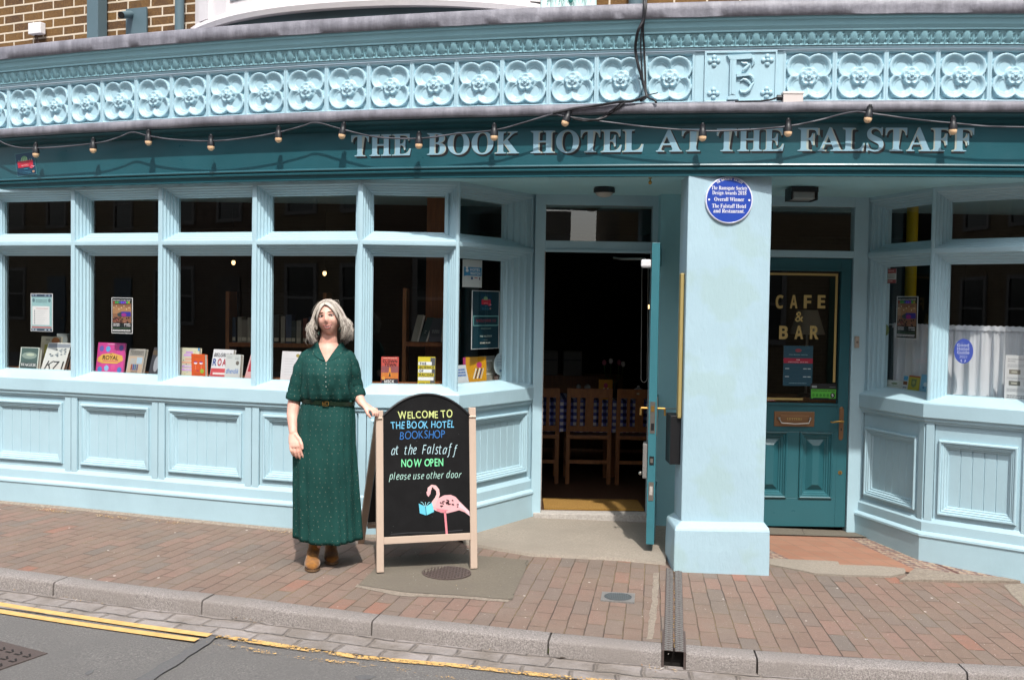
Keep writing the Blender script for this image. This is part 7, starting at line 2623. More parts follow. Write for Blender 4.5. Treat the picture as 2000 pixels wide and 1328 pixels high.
fl.poly(BP([(897, 980), (906, 988), (917, 999), (918, 1008), (907, 996), (896, 990)]), ck('#cdb6bc')); fl.up()
fl.stroke(BP([(838, 962), (839, 954), (844, 950), (850, 951), (855, 957), (856, 965), (853, 973), (848, 981), (845, 989)]), [0.022, 0.026, 0.026, 0.024, 0.022, 0.022, 0.024, 0.030, 0.034], pk2); fl.up()
fl.poly(BP([(833, 960), (842, 957), (841, 964), (837, 970), (834, 966)]), pk)
fl.ell(*bpx(845, 953), 0.006, 0.006, ck('#2a1a1a'), 10); fl.up()
rr = random.Random(12)
for i in range(16):
    x, y = rr.uniform(859, 893), rr.uniform(975, 990)
    fl.stroke(BP([(x, y), (x + rr.uniform(2, 7), y + rr.uniform(-2, 3))]), 0.006, ck('#3a2226'))
fl.poly(BP([(818, 983), (831, 989), (832, 1006), (820, 1002)]), ck('#62b8cf')); fl.poly(BP([(832, 989), (844, 981), (848, 999), (833, 1006)]), ck('#6fc4d8')); fl.up()
fl.stroke(BP([(831, 988), (833, 1006)]), 0.004, ck('#1f4a58'))
for q in range(3): fl.stroke(BP([(830 + q, 989), (825 + 6 * q, 981), (822 + 9 * q, 980)]), 0.003, ck('#9fd8e2'))
part(fl.mb, 'flamingo_drawing', pn)
# chalk smudges
mb = MB(); 
fl = Flat(bpt(0, 0, -0.0055), bx, by)
rr = random.Random(2)
for i in range(14):
    u, v = rr.uniform(0.08, 0.56), rr.uniform(0.24, 0.9)
    fl.ell(u, v, 0.003, 0.002, ck('#4a4a4c'), 6)
fl.stroke([(0.09, 0.245), (0.2, 0.25), (0.4, 0.243), (0.56, 0.25)], 0.006, ck('#3a3a3c'))
part(fl.mb, 'smudges', pn)

# ================================================================== PERSON
GW = gz(-1.19, 6.5)
W_ = thing('person', 'smiling woman with silver blonde hair in a long dark green dotted dress beside the chalkboard', 'person', (-1.18, 6.5, GW))
HC = Vector((-1.166, 6.500, 1.553))
HR = Matrix.Rotation(radians(-7.5), 3, 'Y') @ Matrix.Rotation(radians(-9), 3, 'X')
def HD(x, y, z):
    """head space: x to the viewer's right, y towards the viewer, z up"""
    return HC + HR @ Vector((x, -y, z))
def G2(a, b, sa, sb): return exp(-(a / sa) ** 2 - (b / sb) ** 2)
def skull(th, ph, grow=0.0):
    a, b, c = 0.0715 + grow, 0.090 + grow, 0.107 + grow
    x, y, z = a * cos(th) * sin(ph), b * cos(th) * cos(ph), c * sin(th)
    t = max(0, -z / c)
    x *= 1 - 0.24 * t ** 2.0
    if y > 0:
        y *= 1 - 0.10 * t + (0.10 * t * t)
        f = max(0.0, cos(ph)) ** 0.5
        y += 0.020 * G2(x, z + 0.030, 0.0105, 0.015) * f + 0.011 * G2(x, z + 0.008, 0.008, 0.026) * f
        y += 0.005 * G2(x, z - 0.030, 0.05, 0.012) * f
        y -= 0.0075 * (G2(x - 0.031, z - 0.004, 0.015, 0.012) + G2(x + 0.031, z - 0.004, 0.015, 0.012)) * f
        y += 0.009 * (G2(x - 0.040, z + 0.034, 0.018, 0.018) + G2(x + 0.040, z + 0.034, 0.018, 0.018)) * f
        y -= 0.004 * (G2(x - 0.027, z + 0.052, 0.007, 0.02) + G2(x + 0.027, z + 0.052, 0.007, 0.02)) * f
        y += 0.005 * G2(x, z + 0.066, 0.026, 0.014) * f
        y += 0.010 * G2(x, z + 0.096, 0.022, 0.016) * f
    else:
        y *= 1 - 0.42 * t
    return x, y, z
body = MB()
SK = M['skin']
rings = []
for i in range(41):
    th = -pi / 2 + 0.02 + (pi - 0.04) * i / 40
    rings.append([HD(*skull(th, 2 * pi * j / 56)) for j in range(56)])
body.loft(rings, SK)
def ring(c, a, b, n=20, tilt=0.0):
    c = Vector(c)
    return [c + Vector((a * cos(2 * pi * i / n), b * sin(2 * pi * i / n), tilt * sin(2 * pi * i / n))) for i in range(n)]
# neck and chest
body.loft([ring((-1.166, 6.528, 1.49), 0.052, 0.054), ring((-1.167, 6.523, 1.44), 0.052, 0.055), ring((-1.170, 6.523, 1.395), 0.058, 0.057), ring((-1.170, 6.52, 1.365), 0.085, 0.066),
           ring((-1.170, 6.515, 1.33), 0.105, 0.070), ring((-1.170, 6.51, 1.27), 0.130, 0.085), ring((-1.168, 6.51, 1.15), 0.125, 0.095), ring((-1.165, 6.51, 1.03), 0.115, 0.090),
           ring((-1.175, 6.51, 0.88), 0.145, 0.105), ring((-1.18, 6.51, 0.78), 0.140, 0.10)], SK)
def limb(pts, rs, mb=body, m=SK, seg=14):
    mb.tube(pts, rs, m, seg)
    mb.ball(pts[0], rs[0], m, 12, 8); mb.ball(pts[-1], rs[-1], m, 12, 8)
# legs (inside the skirt)
limb([(-1.235, 6.50, 0.80), (-1.235, 6.47, 0.47), (-1.236, 6.50, 0.30), (-1.236, 6.53, 0.10)], [0.080, 0.052, 0.048, 0.034])
limb([(-1.125, 6.52, 0.80), (-1.15, 6.53, 0.47), (-1.16, 6.60, 0.30), (-1.165, 6.64, 0.10)], [0.080, 0.052, 0.048, 0.034])
# the arm hanging at her side (viewer's left)
limb([(-1.290, 6.514, 1.285), (-1.342, 6.515, 1.18), (-1.378, 6.520, 1.06)], [0.036, 0.038, 0.038])
limb([(-1.378, 6.520, 1.06), (-1.384, 6.510, 1.00), (-1.386, 6.478, 0.93), (-1.374, 6.436, 0.862), (-1.367, 6.418, 0.832)], [0.040, 0.041, 0.037, 0.029, 0.026])
body.loft([ring((-1.366, 6.418, 0.838), 0.024, 0.020, 14), ring((-1.360, 6.406, 0.810), 0.034, 0.019, 14), ring((-1.352, 6.394, 0.775), 0.040, 0.018, 14), ring((-1.347, 6.388, 0.752), 0.038, 0.016, 14), ring((-1.346, 6.386, 0.742), 0.028, 0.012, 14)], SK)
for (dx, l1, l2, l3, r_, cur) in ((-0.031, 0.032, 0.022, 0.016, 0.0082, 0.9), (-0.010, 0.038, 0.026, 0.018, 0.0088, 0.75), (0.011, 0.040, 0.027, 0.019, 0.0088, 0.6), (0.031, 0.036, 0.024, 0.017, 0.0085, 0.45)):
    k = Vector((-1.347 + dx, 6.388, 0.754))
    p1 = k + Vector((0.006, -0.004 - 0.004 * cur, -l1)); p2 = p1 + Vector((0.007, 0.012 * cur, -l2)); p3 = p2 + Vector((0.005, 0.014 * cur, -l3 * (1 - 0.3 * cur)))
    limb([k, p1, p2, p3], [r_ * 1.1, r_, r_ * 0.93, r_ * 0.78], seg=10)
limb([(-1.346, 6.400, 0.818), (-1.320, 6.390, 0.792), (-1.306, 6.380, 0.764), (-1.300, 6.378, 0.738)], [0.014, 0.0115, 0.0105, 0.0085], seg=10)
# the arm resting on the chalkboard (viewer's right)
limb([(-1.050, 6.515, 1.285), (-1.012, 6.535, 1.19), (-1.000, 6.555, 1.095)], [0.036, 0.037, 0.037])
WR = Vector((-0.945, 6.475, 1.018))
limb([(-0.998, 6.565, 1.095), (-0.985, 6.540, 1.070), (-0.966, 6.508, 1.043), tuple(WR)], [0.040, 0.038, 0.032, 0.0265])
PT = bpt(0.0, LB_, 0.0)                              # top of the left post
KN = Vector((-0.893, 6.452, 0.987))
dirp = (KN - WR)
side = Vector((0.55, 0.70, -0.10)).normalized()
def pring(c, a, b):
    dd = dirp.normalized(); s1 = (side - dd * side.dot(dd)).normalized(); s2 = dd.cross(s1)
    return [c + s1 * a * cos(2 * pi * i / 14) + s2 * b * sin(2 * pi * i / 14) for i in range(14)]
body.loft([pring(WR - dirp * 0.1, 0.024, 0.022), pring(WR.lerp(KN, 0.35), 0.032, 0.019), pring(WR.lerp(KN, 0.75), 0.038, 0.017), pring(KN, 0.037, 0.014), pring(KN + dirp * 0.12, 0.028, 0.009)], SK)
dd = dirp.normalized(); s1 = (side - dd * side.dot(dd)).normalized()
for q, (off, l1, l2, l3) in enumerate(((-0.028, 0.030, 0.022, 0.015), (-0.009, 0.034, 0.025, 0.016), (0.010, 0.035, 0.026, 0.017), (0.028, 0.031, 0.022, 0.016))):
    k = KN + s1 * off
    p1 = k + Vector((0.026, -0.006, -0.006)).normalized() * l1
    p2 = p1 + Vector((0.014, -0.006, -0.022)).normalized() * l2
    p3 = p2 + Vector((-0.002, 0.002, -0.02)).normalized() * l3
    limb([k, p1, p2, p3], [0.0095, 0.0088, 0.0080, 0.0068], seg=10)
limb([WR.lerp(KN, 0.3) + Vector((0.0, -0.02, -0.006)), WR.lerp(KN, 0.5) + Vector((0.006, -0.040, -0.018)), WR.lerp(KN, 0.8) + Vector((0.006, -0.044, -0.038)), WR.lerp(KN, 0.95) + Vector((0.012, -0.036, -0.052))], [0.013, 0.0110, 0.0100, 0.0080], seg=10)
bo = part(body, 'body', W_)
md = bo.modifiers.new('one_surface', 'REMESH'); md.mode = 'VOXEL'; md.voxel_size = 0.0038; md.use_smooth_shade = True
md = bo.modifiers.new('soften', 'SMOOTH'); md.factor = 0.5; md.iterations = 2
# face details
def facept(x, z, lift=0.0):
    best = None
    # find the surface by marching over longitude/latitude
    lo_t, ph = None, None
    y = 0
    bd = 9
    for i in range(60):
        th = -pi / 2 + pi * (i + 0.5) / 60
        for j in range(-30, 31):
            ph_ = j / 30 * 1.3
            p = skull(th, ph_)
            d = (p[0] - x) ** 2 + (p[2] - z) ** 2
            if d < bd: bd, best = d, p
    return HD(x, best[1] + lift, z)
for s_ in (-1, 1):
    e = MB()
    c = facept(s_ * 0.031, 0.003, -0.004)
    e.ball(c, (0.0135, 0.0075, 0.0060), flat('#b9aca4', 0.25), 14, 8)
    eo = part(e, 'eye', W_, smooth=60)
    e = MB(); e.ball(c + Vector((0.001, -0.0052, -0.0005)), (0.0060, 0.003, 0.0058), flat('#20262c', 0.2), 12, 8)
    part(e, 'iris', eo, smooth=60)
    e = MB()
    pts = [facept(s_ * 0.031 + u * 0.0145, 0.0065 + 0.0028 * (1 - u * u), 0.0015) for u in (-1, -0.6, -0.2, 0.2, 0.6, 1)]
    e.tube(pts, 0.0030, flat('#33231e', 0.6), 6)
    pts = [facept(s_ * 0.031 + u * 0.013, 0.0005 - 0.003 * (1 - u * u), 0.0008) for u in (-1, -0.5, 0, 0.5, 1)]
    e.tube(pts, 0.0014, flat('#6d483c', 0.6), 5)
    part(e, 'eyelashes', eo)
    e = MB()
    pts = [facept(s_ * (0.014 + 0.033 * u), 0.021 + 0.006 * sin(pi * (0.15 + 0.62 * u)), 0.001) for u in (0, 0.25, 0.5, 0.75, 1)]
    e.tube(pts, [0.0016, 0.0028, 0.0028, 0.0022, 0.001], flat('#7d6350', 0.8), 6)
    part(e, 'eyebrow', W_)
    e = MB()
    c = HD(s_ * 0.069, 0.0, -0.062)
    e.tube([c, c - Vector((0, 0, 0.015))], 0.001, M['brass'], 5)
    e.ball(c - Vector((0, 0.0, 0.027)), (0.007, 0.004, 0.013), flat('#123a30', 0.3), 10, 8)
    part(e, 'earring', W_, smooth=60)
    e = MB()
    for dz in (0.0,):
        e.ball(facept(s_ * 0.0062, -0.0405, -0.001), (0.0026, 0.002, 0.0016), flat('#6b3f36', 0.8), 8, 6)
    part(e, 'nostril', W_)
e = MB()
us = [-1, -0.75, -0.5, -0.25, 0, 0.25, 0.5, 0.75, 1]
up_ = [facept(u * 0.0295, -0.0615 + 0.0095 * u * u - 0.001 * (abs(u) < 0.1), 0.001) for u in us]
lo_ = [facept(u * 0.0275, -0.0755 + 0.0215 * u * u, 0.0012) for u in us]
e.tube(up_, [0.0012, 0.002, 0.0025, 0.0029, 0.0027, 0.0029, 0.0025, 0.002, 0.0012], flat('#96504b', 0.45), 7)
e.tube(lo_, [0.0012, 0.0022, 0.003, 0.0034, 0.0036, 0.0034, 0.003, 0.0022, 0.0012], flat('#a85a54', 0.4), 7)
lp = part(e, 'lips', W_, smooth=60)
e = MB()
t1 = [facept(u * 0.0265, -0.0632 + 0.0100 * u * u, 0.0010) for u in us]
t2 = [facept(u * 0.0255, -0.0730 + 0.0185 * u * u, 0.0010) for u in us]
e.grid([t1, t2], flat('#e6e0d6', 0.35))
part(e, 'teeth', lp)

# hair
hv = MB()
lockval = []
rr = random.Random(21)
def addlock(path, r0, val, tipr=0.25):
    n = len(path)
    before = len(hv.v)
    rad = [r0 * (0.75 + 0.35 * sin(pi * min(1, 0.1 + i / n))) * (1 if i < n * 0.7 else 1 - (1 - tipr) * (i - n * 0.7) / (n * 0.3)) for i in range(n)]
    hv.tube(path, rad, M['hair'], 4)
    lockval.extend([val] * (len(hv.v) - before))
def onskull(d, lift):
    """point on the skull surface in head space along direction d"""
    d = Vector(d).normalized()
    k = 1 / sqrt((d.x / 0.072) ** 2 + (d.y / 0.092) ** 2 + (d.z / 0.109) ** 2)
    return d * (k + lift)
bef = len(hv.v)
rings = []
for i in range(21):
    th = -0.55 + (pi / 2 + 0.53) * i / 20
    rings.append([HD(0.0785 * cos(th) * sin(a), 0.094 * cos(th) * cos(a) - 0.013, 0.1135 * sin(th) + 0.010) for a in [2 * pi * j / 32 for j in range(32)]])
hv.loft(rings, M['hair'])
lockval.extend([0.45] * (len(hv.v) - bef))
def hairpt(al, s_, f, lift, st, out, L, ph, wav):
    sdv = Vector((s_ * sin(al), cos(al), 0.0))
    g_ = min(1, f / 0.40)
    d = st.normalized().lerp(sdv, g_ ** 0.9)
    p = onskull(d, 0.005 + lift * (0.5 + 0.7 * g_) + 0.012 * g_ * g_ * sin(al) ** 2)
    if f > 0.40:
        h = (f - 0.40) / 0.60
        p = p + sdv * (out * h ** 0.85) + Vector((0, 0, -L * h))
        tg = Vector((s_ * cos(al), -sin(al), 0))
        p += sdv * wav * sin(6.28 * 1.35 * h + ph) * min(1, h * 2.5) + tg * wav * 0.8 * cos(6.28 * 1.2 * h + ph) * h
        if h > 0.78: p -= sdv * (h - 0.78) * 0.10
    return p
def coh(al, s_): return 2.2 * al + 1.1 * sin(3 * al + s_) + (1.3 if s_ > 0 else 0)
def outw(al): return 0.026 + 0.018 * exp(-((al - 1.6) / 0.55) ** 2)
# inner mass of the hair, so that the strands lie on a full volume
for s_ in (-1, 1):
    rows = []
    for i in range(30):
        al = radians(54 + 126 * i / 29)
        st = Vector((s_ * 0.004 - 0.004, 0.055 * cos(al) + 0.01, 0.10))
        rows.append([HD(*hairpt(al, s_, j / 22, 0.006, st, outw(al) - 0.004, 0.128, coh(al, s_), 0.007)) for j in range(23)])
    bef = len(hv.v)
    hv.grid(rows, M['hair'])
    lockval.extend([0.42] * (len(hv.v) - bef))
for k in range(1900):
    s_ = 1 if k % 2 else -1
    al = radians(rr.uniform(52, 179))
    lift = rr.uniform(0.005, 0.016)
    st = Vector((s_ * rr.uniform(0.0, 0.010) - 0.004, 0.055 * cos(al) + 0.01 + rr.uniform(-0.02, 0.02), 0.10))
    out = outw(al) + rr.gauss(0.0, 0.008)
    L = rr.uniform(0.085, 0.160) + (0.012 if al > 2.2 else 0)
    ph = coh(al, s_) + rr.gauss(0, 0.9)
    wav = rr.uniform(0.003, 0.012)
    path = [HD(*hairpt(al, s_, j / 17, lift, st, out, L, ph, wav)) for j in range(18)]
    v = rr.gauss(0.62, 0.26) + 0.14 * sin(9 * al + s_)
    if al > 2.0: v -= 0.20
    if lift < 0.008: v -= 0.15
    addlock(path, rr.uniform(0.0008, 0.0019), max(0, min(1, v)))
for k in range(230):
    s_ = 1 if k % 2 else -1
    f0 = rr.random()
    st = Vector((-0.006 + s_ * rr.uniform(0, 0.006), 0.040 + 0.022 * f0, 0.090 - 0.022 * f0))
    endx = s_ * rr.uniform(0.066, 0.078)
    zend = rr.uniform(-0.075, -0.04)
    path = []
    for i in range(11):
        f = i / 10
        x = st.x + (endx - st.x) * (1 - (1 - f) ** 1.5)
        z = st.z + (zend - st.z) * f ** 1.6
        if s_ < 0: z -= 0.018 * sin(pi * f)
        th = max(-1.4, min(1.4, math.asin(max(-0.97, min(0.97, z / 0.107)))))
        a_ = 0.070 * max(0.15, cos(th)) * (1 - 0.3 * max(0, -z / 0.107) ** 1.8)
        sx = max(-0.98, min(0.98, x / (a_ * 1.06)))
        y = 0.090 * cos(th) * sqrt(1 - sx * sx)
        path.append(HD(x + s_ * 0.006 * f, y + 0.010 + 0.004 * sin(3 * f + k), z + 0.006))
    addlock(path, rr.uniform(0.0010, 0.0022), max(0, min(1, rr.gauss(0.76, 0.18))), 0.3)
for k in range(14):                                  # flyaway strands
    a = rr.uniform(-1.2, 1.2); s_ = rr.choice((-1, 1))
    p0 = Vector((0.05 * sin(a), 0.02, 0.105)); 
    path = [HD(*(p0 + Vector((s_ * 0.05 * f + 0.01 * sin(5 * f), -0.01 * f, 0.012 * sin(pi * f * 0.9) - 0.07 * f * f)) )) for f in [i / 7 for i in range(8)]]
    addlock(path, 0.0006, 0.8, 0.3)
ho = part(hv, 'hair', W_, smooth=180)
at_ = ho.data.attributes.new('lock', 'FLOAT', 'POINT')
at_.data.foreach_set('value', lockval[:len(ho.data.vertices)])

# dress
rr = random.Random(31)
NS = 120
def sring(cx, cy, z, a, b, fold=0.0, ks=(), ex=2.25, zf=None):
    r_, u_ = [], []
    for i in range(NS + 1):
        t = 2 * pi * i / NS
        c, s_ = cos(t), sin(t)
        k = (abs(c) ** ex + abs(s_) ** ex) ** (-1 / ex)
        d = 1 + sum(A * sin(kk * t + ph) for kk, ph, A in ks) * fold
        zz = z + (zf(t) if zf else 0)
        r_.append(Vector((cx + a * c * k * d, cy - b * s_ * k * d, zz)))
    return r_
KS = [(7, 0.4, 0.5), (11, 1.9, 0.45), (17, 0.7, 0.30), (5, 2.2, 0.35), (23, 1.1, 0.14)]
def interp(tab, z):
    for (z0, *a), (z1, *b) in zip(tab[:-1], tab[1:]):
        if z0 <= z <= z1:
            f = (z - z0) / (z1 - z0)
            f = f * f * (3 - 2 * f) * 0.5 + f * 0.5
            return [p + (q - p) * f for p, q in zip(a, b)]
    return list(tab[-1][1:]) if z > tab[-1][0] else list(tab[0][1:])
SKT = [(0.130, -1.168, 6.53, 0.203, 0.160), (0.30, -1.172, 6.525, 0.200, 0.155), (0.50, -1.180, 6.52, 0.197, 0.150), (0.77, -1.190, 6.515, 0.192, 0.145), (0.90, -1.180, 6.512, 0.183, 0.136), (0.98, -1.170, 6.512, 0.168, 0.124), (1.035, -1.164, 6.512, 0.157, 0.114)]
dm = MB()
rows, uvr = [], []
nz = 40
for j in range(nz + 1):
    f = j / nz
    z = 0.130 + (1.035 - 0.130) * f
    cx, cy, a, b = interp(SKT, z)
    amp = 0.080 * (1 - f) ** 0.8 + 0.012
    ks = [(k_, ph + 0.5 * sin(f * 2.2 + k_), A) for k_, ph, A in KS]
    if f > 0.8: ks = ks + [(38, 0.3, 0.9 * (f - 0.8) / 0.2)]
    hemz = (lambda t: 0.020 * (0.5 - 0.5 * sin(t)) + 0.014 * cos(t + 2.6)) if j == 0 else None
    row = sring(cx, cy, z, a, b, amp, ks, zf=(lambda t, f=f: (1 - f) ** 4 * (0.018 * (0.5 - 0.5 * sin(t)) - 0.030 * (cos(t) < -0.2) * (-cos(t) - 0.2) * -1.0)))
    rows.append(row)
    uvr.append([(i / NS * 1.15, z) for i in range(NS + 1)])
dm.grid(rows, M['dress'], uvr)
BOD = [(1.030, -1.164, 6.512, 0.157, 0.116), (1.052, -1.164, 6.508, 0.168, 0.134), (1.085, -1.164, 6.503, 0.166, 0.142), (1.15, -1.166, 6.496, 0.157, 0.148), (1.20, -1.168, 6.496, 0.158, 0.148), (1.265, -1.170, 6.506, 0.162, 0.122),
       (1.31, -1.170, 6.514, 0.154, 0.100), (1.345, -1.170, 6.518, 0.128, 0.086), (1.372, -1.170, 6.522, 0.100, 0.074), (1.392, -1.170, 6.524, 0.070, 0.064)]
rows, uvr = [], []
nz = 44
for j in range(nz + 1):
    f = j / nz
    z = 1.030 + (1.392 - 1.030) * f
    cx, cy, a, b = interp(BOD, z)
    amp = 0.075 * max(0, 1 - f * 1.9) + 0.012
    ks = [(9, 0.9 + 3 * f, 0.5), (13, 0.2 - 5 * f, 0.7), (31, 1.0, 0.35 * max(0, 1 - 4 * f)), (7, 1.4 + 6 * f, 0.5)]
    row = sring(cx, cy, z, a, b, amp, ks, ex=2.15)
    rows.append(row)
    uvr.append([(i / NS * 1.02, z + 0.011) for i in range(NS + 1)])
VB = 1.277
for i in range(NS + 1):
    t = 2 * pi * i / NS
    if sin(t) <= 0.05: continue                        # sin > 0 is the front
    zb = 1.392
    for _ in range(12):
        cx, cy, a, b = interp(BOD, min(zb, 1.392))
        k = (abs(cos(t)) ** 2.15 + abs(sin(t)) ** 2.15) ** (-1 / 2.15)
        zb = 0.5 * zb + 0.5 * min(1.392, VB + 1.75 * abs(cx + a * cos(t) * k + 1.160))
    for j in range(nz + 1):
        f = j / nz
        z0_ = 1.030 + (1.392 - 1.030) * f
        z = 1.030 + (zb - 1.030) * f
        cx, cy, a, b = interp(BOD, z)
        fold = 0.075 * max(0, 1 - f * 1.9) + 0.012
        ks = [(9, 0.9 + 3 * f, 0.5), (13, 0.2 - 5 * f, 0.7), (31, 1.0, 0.35 * max(0, 1 - 4 * f)), (7, 1.4 + 6 * f, 0.5)]
        d = 1 + sum(A * sin(kk * t + ph) for kk, ph, A in ks) * fold
        k = (abs(cos(t)) ** 2.15 + abs(sin(t)) ** 2.15) ** (-1 / 2.15)
        rows[j][i] = Vector((cx + a * cos(t) * k * d, cy - b * sin(t) * k * d, z))
        uvr[j][i] = (uvr[j][i][0], z + 0.011)
dm.grid(rows, M['dress'], uvr)
dr_ = part(dm, 'dress', W_, smooth=75)
so_ = dr_.modifiers.new('thickness', 'SOLIDIFY'); so_.thickness = 0.003; so_.offset = 0.0
def bodice_y(x, z):
    cx, cy, a, b = interp(BOD, z)
    q = min(0.999, abs((x - cx) / a))
    return cy - b * (1 - q ** 2.15) ** (1 / 2.15)
# collar
mb = MB()
for s_ in (-1, 1):
    cl_in, cl_out = [], []
    for q in range(9):
        f = q / 8
        z = VB + 0.012 + (1.402 - VB - 0.012) * f
        xi = -1.160 + s_ * (0.004 + (z - VB) / 1.75 * 1.0)
        xo = xi + s_ * (0.010 + 0.034 * sin(pi * min(1, f * 1.0)) ** 0.7)
        zo = z - 0.012 * sin(pi * f)
        yi = bodice_y(xi, min(z, 1.385)) - 0.006; yo = bodice_y(xo, min(zo, 1.375)) - 0.006
        if f > 0.85: yi += 0.03 * (f - 0.85) / 0.15
        cl_in.append(Vector((xi, yi, z))); cl_out.append(Vector((xo, yo, zo)))
    mb.grid([cl_in, cl_out], M['dress'], [[(p.x, p.z) for p in cl_in], [(p.x, p.z) for p in cl_out]])
co_ = part(mb, 'collar', dr_)
so_ = co_.modifiers.new('thickness', 'SOLIDIFY'); so_.thickness = 0.004
mb = MB()
for z in (1.268, 1.243, 1.218, 1.190, 1.16, 1.13):
    x = -1.158 + (1.28 - z) * 0.05
    mb.ball((x, bodice_y(x, z) - 0.003, z), (0.0036, 0.0025, 0.0036), flat('#9fa8a2', 0.3), 10, 6)
part(mb, 'buttons', dr_, smooth=60)
# sleeves
def sleeve(path, rad, name):
    mb = MB()
    path = [Vector(p) for p in path]
    n = len(path)
    fine, fr_ = [], []
    for i in range(n - 1):
        for q in range(6):
            f = q / 6
            fine.append(path[i].lerp(path[i + 1], f)); fr_.append(rad[i] + (rad[i + 1] - rad[i]) * f)
    fine.append(path[-1]); fr_.append(rad[-1])
    rows, uvr = [], []
    N_ = 28
    up = Vector((0, 1, 0))
    L = 0
    for i, p in enumerate(fine):
        if i: L += (p - fine[i - 1]).length
        t = (fine[min(i + 1, len(fine) - 1)] - fine[max(i - 1, 0)]).normalized()
        a = (up - t * up.dot(t)).normalized(); b = t.cross(a)
        w_ = [fr_[i] * (1 + 0.035 * sin(4 * (2 * pi * q / N_) + i * 0.8) + 0.03 * sin(i * 1.4 + 2 * pi * q / N_)) for q in range(N_)]
        rows.append([p + (a * cos(2 * pi * q / N_) + b * sin(2 * pi * q / N_)) * w_[q] for q in range(N_)])
        uvr.append([(q / N_ * 0.36, -L) for q in range(N_ + 1)])
    mb.grid(rows, M['dress'], uvr, closed=True)
    # turned back cuff
    e, t = fine[-1], (fine[-1] - fine[-3]).normalized()
    a = (up - t * up.dot(t)).normalized(); b = t.cross(a)
    crow = []
    for d_, g_ in ((-0.040, 0.001), (-0.038, 0.006), (-0.020, 0.0075), (-0.002, 0.006), (0.003, 0.002), (0.0, -0.006)):
        crow.append([e + t * d_ + (a * cos(2 * pi * q / N_) + b * sin(2 * pi * q / N_)) * (fr_[-1] + g_) for q in range(N_)])
    mb.grid(crow, M['dress'], [[(q / N_ * 0.36, 0.01 * k) for q in range(N_ + 1)] for k in range(len(crow))], closed=True)
    return part(mb, name, dr_, smooth=60)
sleeve([(-1.245, 6.514, 1.338), (-1.298, 6.512, 1.298), (-1.336, 6.512, 1.22), (-1.364, 6.514, 1.12), (-1.382, 6.512, 1.030)], [0.036, 0.054, 0.055, 0.053, 0.050], 'sleeve')
sleeve([(-1.095, 6.514, 1.338), (-1.042, 6.512, 1.298), (-1.016, 6.525, 1.22), (-1.002, 6.548, 1.125), (-0.978, 6.532, 1.055)], [0.036, 0.053, 0.052, 0.050, 0.046], 'sleeve')
# belt
mb = MB()
rows = []
tl_ = lambda t: -0.010 * cos(t)
for g_, dz in ((0.002, -0.013), (0.006, -0.012), (0.006, 0.013), (0.002, 0.014)):
    rows.append(sring(-1.164, 6.512, 1.022 + dz, 0.163 + g_, 0.121 + g_, zf=tl_)[:-1])
mb.grid(rows, flat('#0f2012', 0.35), closed=True)
be = part(mb, 'belt', W_, smooth=50)
mb = MB()
bc = Vector((-1.158, 6.512 - 0.131, 1.021))
for a, b in (((-0.020, -0.014), (0.020, -0.011)), ((-0.020, 0.011), (0.020, 0.014)), ((-0.020, -0.014), (-0.016, 0.014)), ((0.016, -0.014), (0.020, 0.014))):
    mb.box((bc.x + a[0], bc.y - 0.004, bc.z + a[1]), (bc.x + b[0], bc.y, bc.z + b[1]), M['brass'])
mb.box((bc.x - 0.02, bc.y - 0.006, bc.z - 0.002), (bc.x + 0.004, bc.y - 0.003, bc.z + 0.002), M['brass'])
part(mb, 'buckle', be)
